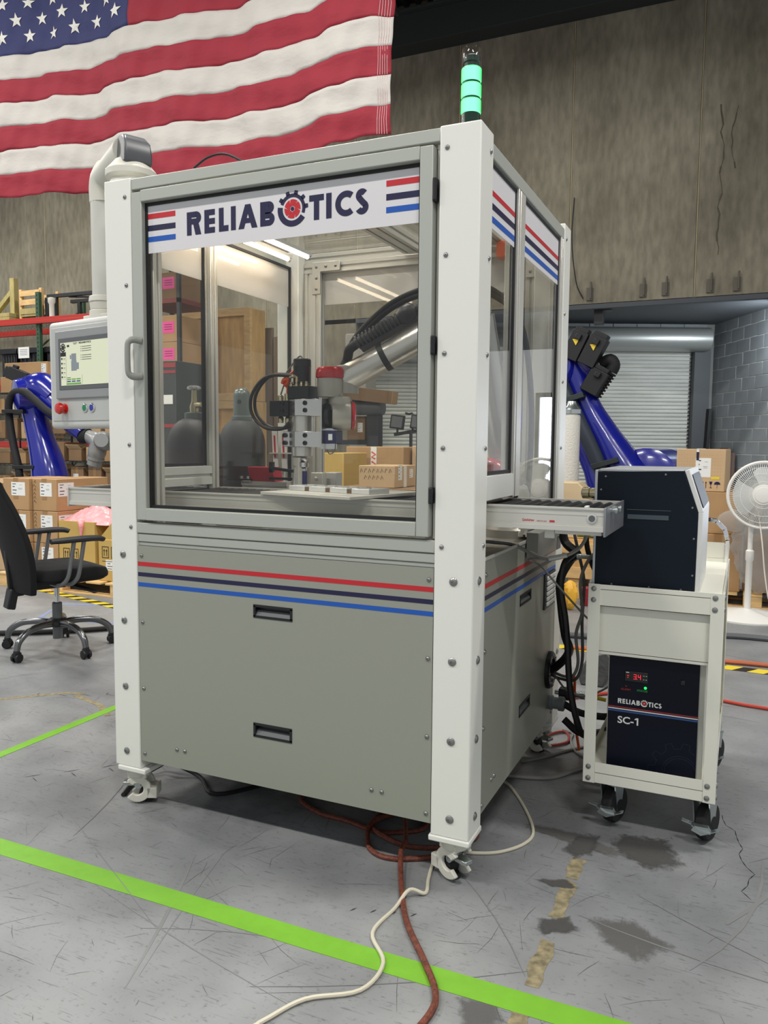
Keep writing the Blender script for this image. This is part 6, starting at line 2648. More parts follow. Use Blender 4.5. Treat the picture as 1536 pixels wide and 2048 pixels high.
b.lathe([(.28, -.3), (.36, -.26), (.36, .2), (.26, .28)], P_(1310, 965, .2), (.3, 1, 0), 28)
obj('base', b, ROBLUE, rb2)
for k, (c1, c2, w) in enumerate((((1143, 712), (1162, 672), .17), ((1176, 724), (1198, 682), .18))):
    b = MB()
    p, q = P_(c1[0], c1[1], -.12), P_(c2[0], c2[1], -.12)
    motor_box(b, (p + q) / 2, q - p, Vector((0, -1, 0)), (q - p).length + .08, w)
    mo = obj('motor', b, BLACK, rb2, bev=.006)
    b = MB()
    c = (p * .35 + q * .65) + Vector((0, -w * .52, 0))
    b.prism([(c.x - .035, c.z + .03), (c.x + .035, c.z + .03), (c.x, c.z - .035)], 1, c.y - .012, c.y - .006)
    obj('warning_mark', b, YT, mo, smooth=False)
b = MB()
p, q = P_(1178, 786, -.1), P_(1204, 742, -.1)
motor_box(b, (p + q) / 2, q - p, Vector((0, -1, 0)), (q - p).length, .19)
obj('motor', b, BLACK, rb2, bev=.008)
o_ = ridged(P_(1190, 792, -.05), P_(1222, 744, -.05), .065, 8)
o_.tube([P_(1222, 744, -.05), P_(1228, 730, -.05), P_(1220, 720, -.05), P_(1205, 728, -.02)], .065, 14, sm=4)
obj('ribbed_hose', o_, RUBBER, rb2)
fl = thing('filter_unit', 'white mesh cylinder with a metal cap beside the right blue robot', 'filter', (at(1140, 930, 5.6).x, 5.6, 0))
p = at(1140, 930, 5.6)
b = MB()
b.lathe([(.06, 0.0), (.06, .5), (.085, .52), (.085, 1.02), (.075, 1.04)], (p.x, 5.6, 0.1), UP, 20)
b.v = [(x, y, z * (1.62 / 1.14)) for x, y, z in b.v]
obj('mesh_body', b, M('white_mesh', (216, 214, 206), .6, bump=(80, .4)), fl)
b = MB()
b.lathe([(.07, 1.60), (.09, 1.62), (.09, 1.66), (.05, 1.70), (.04, 1.74)], (p.x, 5.6, 0), UP, 20)
b.cyl((p.x, 5.6, 0), (p.x, 5.6, .15), .1, n=16)
obj('cap', b, STEEL, fl)


# ================================================================ chair
ch = local(thing('office_chair', 'black mesh office chair with chrome star base on the left', 'chair', (-3.22, 1.50, 0), math.radians(66)))
b = MB()
# seat: rounded slab, forward is +x
seat = []
for i in range(20):
    a = 2 * PI * i / 20
    cx_, cy_ = math.cos(a), math.sin(a)
    seat.append((0.04 + .245 * math.copysign(abs(cx_) ** .55, cx_), .245 * math.copysign(abs(cy_) ** .55, cy_)))
n = len(seat)
lv = ((.90, .455), (1.0, .475), (1.0, .520), (.96, .545), (.80, .555))
vs = []
for s_, z in lv:
    for (u, v) in seat:
        vs.append((.04 + (u - .04) * s_, v * s_, z - (0.025 * max(0, (u - .18) / .1) if z > .5 else 0)))
fs = [tuple(range(n - 1, -1, -1)), tuple((len(lv) - 1) * n + k for k in range(n))]
for i in range(len(lv) - 1):
    for k in range(n):
        k2 = (k + 1) % n
        fs.append((i * n + k, i * n + k2, (i + 1) * n + k2, (i + 1) * n + k))
b.add(vs, fs)
obj('seat', b, FABRIC, ch, bev=.006)
b = MB()
rows = 12
vs = []
for j in range(rows + 1):
    t = j / rows
    z = .40 + t * .68
    x = -.225 - .02 * math.sin(PI * t) - .17 * t * t
    hw = .215 + .05 * math.sin(PI * min(1, t * 1.1)) - .05 * max(0, t - .8)
    for i in range(9):
        v = -hw + 2 * hw * i / 8
        vs.append((x - .0 + .05 * (v / .25) ** 2, v, z))
m_ = len(vs)
vs += [(x - .035, y, z) for x, y, z in vs]
fs = []
for j in range(rows):
    for i in range(8):
        q_ = (j * 9 + i, j * 9 + i + 1, (j + 1) * 9 + i + 1, (j + 1) * 9 + i)
        fs.append(q_)
        fs.append(tuple(m_ + k for k in reversed(q_)))
edge = [i for i in range(9)] + [j * 9 + 8 for j in range(1, rows + 1)] + [rows * 9 + i for i in range(7, -1, -1)] + [j * 9 for j in range(rows - 1, 0, -1)]
for a_, c_ in zip(edge, edge[1:] + edge[:1]):
    fs.append((c_, a_, m_ + a_, m_ + c_))
b.add(vs, fs)
obj('backrest', b, FABRIC, ch, bev=.008)
b = MB()
b.bar((-.26, 0, .70), (-.24, 0, .37), .09, .03)
b.box(-.25, .05, -.04, .04, .40, .46)
b.bar((-.26, 0, .42), (-.285, 0, .30), .09, .05)
obj('back_support', b, BLACK, ch, bev=.008)
b = MB()
b.box(-.12, .12, -.12, .12, .435, .46)
b.bar((.06, -.10, .425), (.16, -.24, .385), .045, .012)
obj('mechanism', b, BLACK, ch, bev=.004)
for sg in (-1, 1):
    b = MB()
    b.tube([(-.13, sg * .30, .725), (-.05, sg * .30, .728), (.07, sg * .30, .732), (.15, sg * .295, .728), (.19, sg * .285, .712)], [.022, .026, .027, .025, .02], 12, sm=4)
    for i, v in enumerate(b.v):
        b.v[i] = (v[0], v[1], .728 + (v[2] - .728) * .72)
    a_ = obj('armrest', b, M('dark_soft_plastic', (44, 44, 47), .55), ch)
    b = MB()
    for dx in (-.015, .045):
        b.tube([(dx + .02, sg * .30, .715), (dx, sg * .30, .60), (dx - .02, sg * .295, .50), (dx - .05, sg * .25, .452), (dx - .06, sg * .12, .447)], .0125, 10, sm=4)
    obj('arm_tube', b, M('grey_painted_tube', (118, 120, 122), .4, .4), a_, kind='stuff')
b = MB()
b.cyl((0, 0, .30), (0, 0, .44), .016, n=16)
obj('gas_rod', b, CHROME, ch)
b = MB()
b.lathe([(.030, .075), (.030, .30), (.026, .305)], (0, 0, 0), UP, 20)
obj('gas_column', b, M('grey_column', (112, 114, 116), .45, .2), ch)
b = MB()
b.lathe([(.055, .155), (.065, .165), (.062, .19), (.045, .205)], (0, 0, 0), UP, 24)
obj('hub', b, BLACK, ch)
for k in range(5):
    a = math.radians(-87 - 66 + 72 * k)
    d = Vector((math.cos(a), math.sin(a), 0))
    b = MB()
    b.tube([d * .04 + UP * .175, d * .14 + UP * .180, d * .24 + UP * .165, d * .31 + UP * .120, d * .33 + UP * .068], [.022, .021, .020, .020, .018], 12, sm=5)
    lg = obj('leg', b, GUN, ch)
    b = MB()
    c_ = d * .33 + UP * .028
    w_ = Vector((-d.y, d.x, 0))
    for s_ in (-1, 1):
        b.lathe([(.012, -.009), (.026, -.008), (.028, 0), (.026, .008), (.012, .009)], c_ + w_ * s_ * .017, w_, 16)
    b.lathe([(.018, .0), (.020, .025), (.016, .035)], c_ + UP * .012, UP, 12)
    b.obox(c_ + UP * .016, d * .022, w_ * .014, UP * .014)
    obj('caster', b, BLACK, lg)
b = MB()
p = Vector((-3.62, 1.22, 0))
b.bar(p + Vector((-.06, .02, .85)), p + Vector((.0, 0, .02)), .04, .03)
b.bar(p + Vector((-.25, .05, .02)), p + Vector((.02, 0, .02)), .05, .04)
tag(obj('stand_leg', b, M('dark_blue_steel', (34, 48, 66), .4, .3), bev=.003), 'dark blue steel leg of a stand cut by the left edge of the frame', 'stand')
b = MB()
b.tube([(-4.4, 1.3, .02), (-3.9, 1.55, .02), (-3.45, 1.86, .02), (-3.2, 2.15, .02), (-3.0, 2.5, .02), (-2.6, 2.8, .02)], .018, 8, sm=6)
tag(obj('floor_hose', b, RUBBER), 'black hose lying on the floor behind the office chair', 'hose')

# ================================================================ pedestal fan
fc = Vector((.835, 4.48, .955))
fan = thing('pedestal_fan', 'white pedestal fan at the right edge behind the cart', 'fan', (.76, 4.52, 0))
fn = Vector((-.03, -1, .05)).normalized()
fu_ = (UP - fn * fn.z).normalized()
fr_ = fu_.cross(fn).normalized()
b = MB()
b.lathe([(.30, 0), (.30, .012), (.27, .028), (.10, .055), (.03, .07)], (.76, 4.54, 0), UP, 40)
obj('base', b, FANW, fan)
b = MB()
b.lathe([(.024, .06), (.024, .44), (.030, .45), (.030, .52), (.018, .53), (.018, .84)], (.76, 4.54, 0), UP, 18)
obj('pole', b, FANW, fan)
b = MB()
b.tube([fc - fn * .02, fc - fn * .12, fc - fn * .2], [.07, .085, .05], 20)
b.box(.735, .785, 4.52, 4.60, .80, .95)
obj('motor_housing', b, FANW, fan, bev=.008)
b = MB()
ring = [fc + fr_ * math.cos(a) * .248 + fu_ * math.sin(a) * .248 for a in [2 * PI * i / 48 for i in range(48)]]
b.tube(ring, .013, 8, closed=True)
obj('guard_ring', b, FANW, fan)
b = MB()
for i in range(96):
    a = 2 * PI * i / 96
    a2 = a + .12
    for dep, cen in ((.055, .03), (-.08, -.04)):
        P = [fc + (fr_ * math.cos(a + (a2 - a) * (1 - t)) + fu_ * math.sin(a + (a2 - a) * (1 - t))) * (.065 + .183 * t) + fn * (dep * (1 - t ** 3)) for t in (0, .35, .7, 1)]
        b.tube(P, .0016, 4)
for r_ in (.10, .16, .21):
    b.tube([fc + fr_ * math.cos(a) * r_ + fu_ * math.sin(a) * r_ + fn * (.055 * (1 - ((r_ - .065) / .183) ** 3)) for a in [2 * PI * i / 40 for i in range(40)]], .0018, 5, closed=True)
obj('guard_wire', b, FANW, fan, kind='stuff')
b = MB()
b.lathe([(.075, .045), (.080, .052), (.074, .060), (.06, .062), (.058, .066), (.03, .070), (.001, .071)], fc, fn, 30)
obj('guard_badge', b, FANW, fan)
for k in range(3):
    a0 = k * 2 * PI / 3 + .5
    b = MB()
    vs = []
    for i in range(9):
        for j in range(5):
            t, s_ = i / 8, j / 4
            a = a0 + t * 1.5
            r_ = .05 + s_ * (.16 if t < .9 else .14)
            vs.append(fc + (fr_ * math.cos(a) + fu_ * math.sin(a)) * r_ + fn * (-.02 + .035 * (t - .5)))
    b.add(vs, [(i * 5 + j, i * 5 + j + 1, (i + 1) * 5 + j + 1, (i + 1) * 5 + j) for i in range(8) for j in range(4)])
    obj('blade', b, M('translucent_fan_blade', (206, 210, 210), .3), fan)
b = MB()
b.tube([(.80, 4.50, .86), (.84, 4.42, .6), (.87, 4.40, .35), (.92, 4.38, .12), (1.0, 4.36, .05), (1.1, 4.4, .012)], .005, 6, sm=5)
obj('power_cord', b, M('white_cord', (222, 214, 204), .5), fan)

# ---- cartons, pallet and bag behind the fan
pallet('wooden pallet under the stack of cartons behind the fan', .80, 5.33, 1.3, .9)
carton('large plain carton at the bottom right, on the pallet behind the fan', .52, 5.25, .1225, .36, .6, .47, .0, CARD, True)
carton('plain carton in the middle of the stack behind the dark control box', .44, 5.25, .594, .42, .55, .345, .0, CARD, False)
cb = carton('perforated carton with white strap and shipping label, top of the stack', .375, 5.22, .941, .385, .40, .355, -.08, CARD3, False, (('f', .02, .20, .12, .16),))
b = MB()
for i in range(16):
    for j in range(9):
        b.box(-.175 + i * .022, -.172 + i * .022, -.2008, -.2, .08 + j * .028, .083 + j * .028)
obj('perforation', b, M('brown_pin_hole', (128, 98, 66), .9), cb, smooth=False, kind='stuff')
b = MB()
b.box(-.035, -.015, -.204, .204, .35, .359)
b.box(-.035, -.015, -.204, -.2005, .0, .356)
obj('strap', b, PAPER, cb, smooth=False, label='white strap')
b = MB()
b.box(-.0352, -.0148, -.2048, -.2040, .26, .33)
obj('strap_mark', b, NAVY, cb, smooth=False)
b = MB()
b.box(.085, .15, -.2016, -.2, .105, .125)
obj('yellow_sticker', b, YEL, cb, smooth=False)
b = MB()
for x in (-.01, .0):
    b.box(x * 2.4 + .045, x * 2.4 + .050, -.2012, -.2, .03, .075)
    b.prism([(x * 2.4 + .040, .072), (x * 2.4 + .055, .072), (x * 2.4 + .0475, .085)], 1, -.2012, -.2)
b.prism([(.072, .085), (.098, .085), (.092, .060), (.078, .060)], 1, -.2012, -.2)
b.box(.083, .087, -.2012, -.2, .035, .06)
b.box(.076, .094, -.2012, -.2, .03, .035)
b.prism(arc(.135, .06, .025, 0, 180, 10), 1, -.2012, -.2)
b.box(.1335, .1365, -.2012, -.2, .03, .06)
obj('handling_symbol', b, NAVY, cb, smooth=False, kind='stuff')
carton('carton with a dark seam low behind the fan, right of the stack', .90, 5.35, .1225, .36, .5, .42, .0, CARD, True)
b = MB()
rs = random.Random(4)
BAG = glass('thin_clear_film', (238, 236, 232), 1.0, 0.32)
o0 = len(b.v)
b.ell((.90, 4.88, .50), .27, .13, .36, 40, 26)
for i in range(o0, len(b.v)):
    x, y, z = b.v[i]
    k = 1 + .10 * math.sin(x * 40 + z * 23) * math.sin(z * 31 + y * 17) + rs.uniform(-.03, .03)
    b.v[i] = (.90 + (x - .90) * k, 4.88 + (y - 4.88) * k, max(.135, .50 + (z - .50) * k))
b.ell((.66, 4.85, .72), .15, .06, .09, 24, 14)
bag = obj('plastic_bag', b, BAG, ang=180)
tag(bag, 'large crumpled clear plastic bag hanging over the cartons behind the fan', 'plastic bag')

# ---- floor cables
def cable(name, pts, r, mat, label, cat='cable', sm=6, n=8):
    b = MB()
    b.tube(pts, r, n, sm=sm)
    return tag(obj(name, b, mat), label, cat)


RC = M('red_brown_braided_hose', (112, 58, 42), .55, var=(90, .45), bump=(160, .3))
r = .0085
cable('air_hose', [(-.75, .40, r), (-.745, .30, r), (-.63, .235, r), (-.51, .225, r), (-.40, .20, r), (-.33, .22, r), (-.25, .30, r), (-.34, .42, r), (-.43, .36, r), (-.42, .24, r), (-.36, .16, 3 * r), (-.25, .155, r), (-.12, .22, r), (-.08, .34, r), (-.25, .44, r), (-.41, .25, 3 * r), (-.385, .12, r), (-.315, .062, r), (-.227, .08, r), (-.14, .16, r), (-.16, .32, r), (-.30, .42, r), (-.335, .333, 3 * r), (-.262, .15, 4 * r), (-.245, .07, 3.2 * r), (-.18, -.076, r), (-.10, -.227, r), (.005, -.363, r + .001), (.070, -.455, r), (.085, -.53, r), (.06, -.65, r), (.0, -.8, r), (-.1, -1.3, r), (.1, -2.0, r), (.6, -3.2, r)], r, RC, 'red brown braided air hose coiled under the machine and running forward', 'hose')
r = .0055
cable('power_cord', [(.2, -3.2, r), (-.5, -2.2, r), (-.65, -1.4, r), (-.30, -.80, r), (-.253, -.71, r), (-.202, -.607, r), (-.097, -.524, r), (-.088, -.409, r + .001), (-.166, -.308, r), (-.157, -.177, r), (-.145, -.10, .022), (-.107, -.071, r), (-.125, .0, r), (-.140, .067, r), (-.15, .15, r), (-.11, .20, r), (-.05, .21, r), (.026, .253, r), (.085, .342, r), (.089, .437, r), (.022, .59, r), (-.078, .751, r), (-.14, .80, r)], r, CABLEW, 'pale beige cable looping over the floor around the near caster', 'cable')
cable('floor_cable', [(-.15, .84, .009), (-.11, .837, .009), (.046, .887, .009), (.145, 1.04, .009), (.3, 1.2, .009)], .009, CABLEG, 'thick grey cable on the floor between the machine and the cart', 'cable')
cable('floor_cable', [(-.10, 1.0, .006), (-.03, 1.08, .006), (.06, 1.22, .006), (.13, 1.30, .006), (.2, 1.32, .006)], .006, CABLEG, 'thin grey cable curving on the floor behind the machine corner', 'cable')
cable('floor_cable', [(-.02, 1.45, .006), (.03, 1.42, .006), (.04, 1.33, .006), (.09, 1.2, .006), (.18, 1.14, .006), (.3, 1.15, .006)], .005, CABLEG, 'thin pale cable bending towards the cart on the floor', 'cable')
cable('floor_hose', [(-.10, 1.2, .008), (-.06, 1.36, .008), (.0, 1.42, .008), (.03, 1.30, .008), (-.05, 1.22, .008), (-.12, 1.3, .008)], .006, M('dull_red_cord', (140, 52, 44), .5), 'dull red cord coiled on the floor behind the machine', 'cord')
cable('floor_hose', [(-.4, 3.25, .02), (0, 3.35, .02), (.6, 3.72, .02), (1.2, 3.76, .02), (2.2, 3.9, .02)], .02, DARKGREY, 'thick dark grey hose on the floor behind the cart', 'hose')
cable('floor_hose', [(-.3, 2.95, .014), (.2, 3.02, .014), (.62, 3.03, .014), (.9, 3.05, .014), (2.2, 3.1, .014)], .014, M('orange_brown_hose', (190, 104, 70), .5), 'orange brown hose on the floor along the hazard tape behind the cart', 'hose')
cable('floor_hose', [(-.1, 1.9, .01), (.1, 2.1, .01), (.4, 2.28, .01), (.65, 2.22, .01), (.9, 2.18, .01), (2, 2.1, .01)], .009, M('red_hose', (186, 66, 52), .5), 'thin red hose on the floor right of the cart', 'hose')
cable('floor_cable', [(-1.36, .05, .008), (-1.40, .16, .012), (-1.38, .27, .03), (-1.33, .28, .05), (-1.2, .3, .01), (-1.05, .2, .01), (-.9, .4, .01)], .008, CABLEB, 'black cable looping round the left caster of the machine', 'cable')

# ---- cables hanging between machine, conveyor and control box
cable('black_conduit', [(.07, .86, 1.02), (.08, .88, .95), (.13, .86, .91), (.10, .90, .88), (.062, .90, .80), (.068, .90, .70), (.086, .90, .585), (.10, .92, .53), (.08, .97, .48), (.03, 1.02, .42), (.0, 1.03, .40)], .017, CABLEB, 'thick black conduit running down to the round gland on the machine side', 'conduit')
cable('black_conduit', [(.13, .83, .92), (.085, .86, .87), (.075, .85, .78), (.095, .85, .66), (.106, .85, .56), (.12, .85, .40), (.147, .86, .27), (.175, .90, .196), (.25, 1.0, .20)], .013, CABLEB, 'black conduit hanging beside the first and dipping towards the cart', 'conduit')
cable('grey_cable', [(.235, .40, 1.065), (.236, .45, 1.03), (.206, .5, .98), (.158, .5, .948), (.099, .5, .934), (.039, .5, .952), (-.014, .48, .977), (-.07, .42, .99), (-.1, .35, 1.0)], .006, CABLEG, 'grey cable looping below the conveyor end', 'cable')
b = MB()
b.tube([(.105, .495, .936), (.165, .495, .952)], .008, 8)
tag(obj('cable_clip', b, LGREY), 'pale plastic clip on the grey cable below the conveyor', 'clip')
cable('thin_cable', [(.099, .505, .932), (.03, .52, .926), (.02, .75, .87), (.063, .8, .804), (.14, .8, .725), (.19, .82, .67), (.26, .9, .60)], .004, CABLEG, 'thin dark cable slanting across the machine side to the cart', 'cable')
cable('thin_cable', [(.236, .83, .913), (.198, .82, .917), (.165, .82, .86), (.155, .81, .80), (.165, .81, .70), (.143, .82, .61), (.150, .84, .50), (.13, .86, .44), (.09, .90, .42), (.03, 1.0, .40)], .006, CABLEG, 'grey cable falling from the control box to the round gland', 'cable')
cable('thin_cable', [(.115, .85, 1.06), (.12, .86, .98), (.14, .86, .90), (.16, .86, .80), (.155, .87, .65), (.16, .87, .5), (.135, .88, .42), (.06, .98, .385), (.005, 1.04, .38)], .006, DARKGREY, 'dark grey cable hanging between the conveyor and the gland', 'cable')
cable('thin_cable', [(.16, .85, 1.06), (.165, .86, .95), (.185, .86, .88), (.20, .87, .845)], .010, CABLEB, 'short black cable dropping to the cart top', 'cable')
cable('thin_cable', [(.03, 1.0, .39), (.09, .95, .35), (.16, .92, .345), (.24, .95, .38), (.30, 1.0, .44)], .004, CABLEG, 'thin cable sagging from the gland towards the chiller', 'cable')
for z, dz, lbl in ((.258, 0.0, 'upper'), (.195, -.02, 'lower')):
    cable('chiller_hose', [(.06, 1.055, z), (.13, 1.05, z - .025 + dz), (.22, 1.06, z - .03), (.27, 1.08, z - .02), (.285, 1.12, z - .06)], .015, RUBBER, 'thick black chiller hose at the machine corner, %s of two' % lbl, 'hose')
b = MB()
b.obox((.06, 1.10, .29), (.03, 0, 0), (0, .022, 0), (0, 0, .022))
vb = obj('valve_block', b, BLACK, bev=.003)
tag(vb, 'small black air valve with fittings at the machine corner', 'valve')
b = MB()
b.lathe([(.012, .03), (.012, .055), (.016, .057), (.016, .075), (.008, .08), (.008, .10)], (.06, 1.10, .29), (1, 0, 0), 10)
b.lathe([(.010, .02), (.010, .035), (.007, .036), (.007, .06)], (.06, 1.10, .29), (.25, 0, 1), 10)
b.cyl((.012, 1.10, .29), (.032, 1.10, .29), .01, n=10)
obj('fitting', b, STEEL, vb, kind='stuff')
b = MB()
b.tube([(.078, 1.10, .345), (.088, 1.10, .365), (.092, 1.10, .34), (.09, 1.12, .20), (.10, 1.2, .02)], .006, 8, sm=4)
obj('orange_tube', b, ORANGE, vb)
b = MB()
b.cyl((.158, 1.10, .29), (.22, 1.10, .285), .008, n=10)
obj('yellow_tube', b, YEL, vb)
b = MB()
b.prism([(.235, .16), (.285, .30), (.292, .29), (.292, .17), (.262, .135)], 1, 1.45, 1.5)
pd_ = obj('plastic_guard', b, M('pale_plastic_guard', (200, 200, 190), .5), bev=.008)
tag(pd_, 'pale plastic guard edged in black seen through the cart frame', 'guard')
b = MB()
b.prism([(.235, 0), (.285, 0), (.285, .14), (.235, .16)], 1, 1.46, 1.49)
obj('foot', b, BLACK, pd_)

# ---- low wooden crate and things behind the machine's right side
wc_ = thing('wooden_crate', 'low plywood crate on battens behind the machine on the right', 'crate', (-.2, 4.9, 0))
p, q = at(1085, 1075, 4.7), at(1215, 1162, 4.7)
b = MB()
b.box(p.x, q.x, 4.7, 5.2, q.z, p.z)
obj('body', b, WOOD, wc_, bev=.003)
for z0, z1 in ((q.z + .005, q.z + .10), (p.z - .12, p.z - .03)):
    b = MB()
    b.box(p.x - .01, q.x + .01, 4.68, 4.70, z0, z1)
    obj('batten', b, PINE, wc_, bev=.002)
for x in (p.x + .06, (p.x + q.x) / 2, q.x - .06):
    b = MB()
    b.box(x - .05, x + .05, 4.7, 5.2, 0, q.z)
    obj('runner', b, PINE, wc_, bev=.002)
b = MB()
p, q = at(1128, 964, 4.75), at(1178, 1002, 4.75)
zc_ = at(1085, 1075, 4.7).z + .001
b.prism([(p.x - .15, p.z), (p.x + .12, p.z), (q.x, q.z + .06), (q.x, zc_), (p.x - .15, zc_)], 1, 4.75, 5.0)
tag(obj('beige_cabinet', b, M('beige_cabinet_paint', (206, 184, 148), .5), bev=.01), 'beige cabinet with a cut corner behind the conveyor end', 'cabinet')
b = MB()
p = at(1140, 1185, 4.2)
rs = random.Random(6)
b.ell((p.x, 4.2, .12), .06, .05, .12, 18, 12)
for i in range(len(b.v)):
    x, y, z = b.v[i]
    k = rs.uniform(.8, 1.2)
    b.v[i] = (p.x + (x - p.x) * k, 4.2 + (y - 4.2) * k, max(0, z * 1.0))
tag(obj('yellow_bag', b, M('yellow_plastic_sheet', (236, 180, 60), .4), ang=20), 'crumpled yellow plastic sheet on the floor behind the machine', 'plastic sheet')
b = MB()
b.box(at(1160, 1200, 4.4).x, at(1205, 1200, 4.4).x, 4.4, 4.5, 0, .15)
tag(obj('red_beam', b, M('dark_red_beam', (140, 30, 46), .5), bev=.004), 'dark red steel beam on the floor left of the cart', 'beam')
b = MB()
b.prism([(-.02, 0), (.10, 0), (.16, .14), (.12, .20), (.02, .17), (-.04, .06)], 1, 2.20, 2.42)
b.v = [(x - .06, y, z) for x, y, z in b.v]
tag(obj('grey_bag', b, M('dark_grey_film', (84, 86, 86), .4, bump=(30, .4)), bev=.01), 'dark grey plastic bundle on the floor behind the hanging cables', 'plastic bag')

# ================================================================ seen through the glass, behind the machine
def gas_cylinder(label, x, y, r, h, bodym, shoulder, cap):
    t = thing('gas_cylinder', label, 'gas cylinder', (x, y, 0))
    b = MB()
    b.lathe([(r * .9, 0), (r, .02), (r, h)], (x, y, 0), UP, 28)
    obj('body', b, bodym, t)
    b = MB()
    prof = [(r, h)] + [(r * math.cos(a) * .78 + r * .22, h + .13 * math.sin(a)) for a in [PI / 2 * i / 7 for i in range(1, 8)]]
    b.lathe(prof, (x, y, 0), UP, 28)
    obj('shoulder', b, shoulder, t)
    if cap:
        b = MB()
        b.lathe([(.05, h + .125), (.05, h + .14), (.040, h + .145), (.040, h + .24)] + [(.040 * math.cos(a), h + .24 + .04 * math.sin(a)) for a in [PI / 2 * i / 6 for i in range(1, 7)]], (x, y, 0), UP, 24)
        c_ = obj('valve_cap', b, M('grey_valve_cap', (96, 106, 106), .3, .3), t)
        b = MB()
        b.lathe([(.010, -.001), (.010, .002)], (x + .012, y - .0385, h + .21), (.25, -1, 0), 14)
        obj('cap_hole', b, BLACK, c_)
    else:
        b = MB()
        b.lathe([(.05, h + .105), (.05, h + .12), (.042, h + .125), (.042, h + .15), (.03, h + .155)], (x, y, 0), UP, 24)
        obj('neck_ring', b, M('grey_neck_ring', (90, 98, 96), .4, .3), t)
        b = MB()
        b.lathe([(.018, h + .15), (.02, h + .18), (.012, h + .20), (.010, h + .25)], (x, y, 0), UP, 14)
        b.lathe([(.012, 0), (.012, .06)], (x, y, h + .185), (1, -.3, 0), 12)
        obj('valve', b, BRASS, t)
        b = MB()
        b.lathe([(.026, h + .25), (.030, h + .254), (.030, h + .262), (.020, h + .268)], (x, y, 0), UP, 12)
        obj('handwheel', b, STEEL, t)


gas_cylinder('dark gas cylinder with a valve wheel, left one seen through the glass', -1.47, .64, .118, 1.29, M('dark_maroon_cylinder', (52, 24, 34), .5), M('dark_slate_shoulder', (34, 32, 40), .55), False)
gas_cylinder('dark gas cylinder with a domed grey cap seen through the glass', -1.515, 1.06, .112, 1.30, M('dark_green_cylinder', (28, 31, 30), .55), M('black_shoulder', (26, 28, 30), .6), True)
cable('yellow_hose', [(-1.60, .88, 1.50), (-1.585, .88, 1.53), (-1.55, .86, 1.525), (-1.535, .86, 1.48), (-1.52, .85, 1.40), (-1.50, .84, 1.20), (-1.50, .84, .9), (-1.55, .84, .3), (-1.6, .8, .012)], .008, M('olive_yellow_hose', (150, 140, 84), .4), 'thin yellowish hose with a chrome end between the gas cylinders', 'hose')
# plywood crates
for k, (pa, pb, ptop, pbot, lbl) in enumerate(((356, 421, 623, 799, 'narrow upright plywood crate, upper left one seen through the glass'), (422, 504, 617, 800, 'wide upright plywood crate, upper right one seen through the glass'), (356, 421, 806, 990, 'plywood crate under the narrow upright one'), (422, 506, 806, 990, 'plywood crate under the wide upright one'))):
    yb = 6.5
    x0, x1 = at(pa, 700, yb).x + .01, at(pb, 700, yb).x - .01
    z1, z0 = at((pa + pb) / 2, ptop, yb).z, max(0, at((pa + pb) / 2, pbot, yb).z)
    if k > 1:
        z0, z1 = 0.0, at(400, 803, yb).z
    else:
        z0 = at(400, 803, yb).z + .002
    t = thing('plywood_crate', lbl, 'crate', ((x0 + x1) / 2, yb + .35, z0))
    b = MB()
    b.box(x0 + .01, x1 - .01, yb + .02, yb + .34, z0, z1 - .005)
    obj('panel', b, WOOD, t)
    for a in ((x0, x1, z1 - .10, z1), (x0, x1, z0, z0 + .10), (x0, x0 + .09, z0 + .1, z1 - .1), (x1 - .09, x1, z0 + .1, z1 - .1)):
        b = MB()
        b.box(a[0], a[1], yb - .03, yb + .02, a[2], a[3])
        obj('batten', b, PINE, t, bev=.002)
# tall sheets beside the crates
for k, (pa, pb, c) in enumerate(((508, 527, (132, 112, 88)), (528, 546, (116, 100, 82)), (547, 566, (138, 122, 104)))):
    b = MB()
    x0, x1 = at(pa, 700, 6.9).x, at(pb, 700, 6.9).x
    b.box(x0, x1 - .015, 6.9, 6.94 + .01 * k, 0, 2.95 - .12 * k)
    tag(obj('tall_sheet', b, M('brown_sheet_%d' % k, c, .8, var=(3, .12), stretch=(4, 1, .4)), bev=.004), ('brown tall sheet beside the wide plywood crate', 'darker tall sheet in the middle of three', 'pale tall sheet nearest the white corner post')[k], 'sheet')
# shelf with pink-noted cartons and a dark cabinet at the left of the window
sx0, sx1 = at(285, 700, 5.2).x, at(357, 700, 5.2).x
z_a, z_b, z_c = at(320, 738, 5.2).z, at(320, 684, 5.2).z, at(320, 600, 5.2).z
sh = thing('storage_shelf', 'dark shelf with pink noted cartons seen through the left glass', 'shelf', ((sx0 + sx1) / 2, 5.5, 0))
for x in (sx0 - .05, sx1 + .02):
    for y in (5.15, 5.75):
        b = MB()
        b.box(x, x + .04, y, y + .04, 0, 3.4)
        obj('post', b, DARKST, sh)
for z in (z_a - .30, z_a, z_c):
    b = MB()
    b.box(sx0 - .05, sx1 + .06, 5.15, 5.79, z - .05, z)
    obj('shelf_board', b, M('red_brown_shelf', (120, 46, 42), .6) if z > z_a - .1 else DARKST, sh)
w_ = (sx1 - sx0) / 2
for r_ in range(2):
    for c_ in range(2):
        hh = (at(320, 632, 5.2).z - z_a) / 2
        carton('carton with a pink note, %s %s of the four on the lower shelf' % (('lower', 'upper')[r_], ('left', 'right')[c_]), sx0 + w_ * (c_ + .5), 5.45, z_a + .001 + r_ * (hh + .001), w_ - .02, .5, hh, 0, CARD, False, (), 'pink noted cartons', ((-.04 + .03 * c_, hh * .55),))
for c_ in range(2):
    carton('carton with a pink note, %s of two on the upper shelf' % ('left', 'right')[c_], sx0 + w_ * (c_ + .5), 5.45, z_c + .001, w_ - .02, .5, .30, 0, CARDD, False, (), 'pink noted cartons', ((.0, .18),))
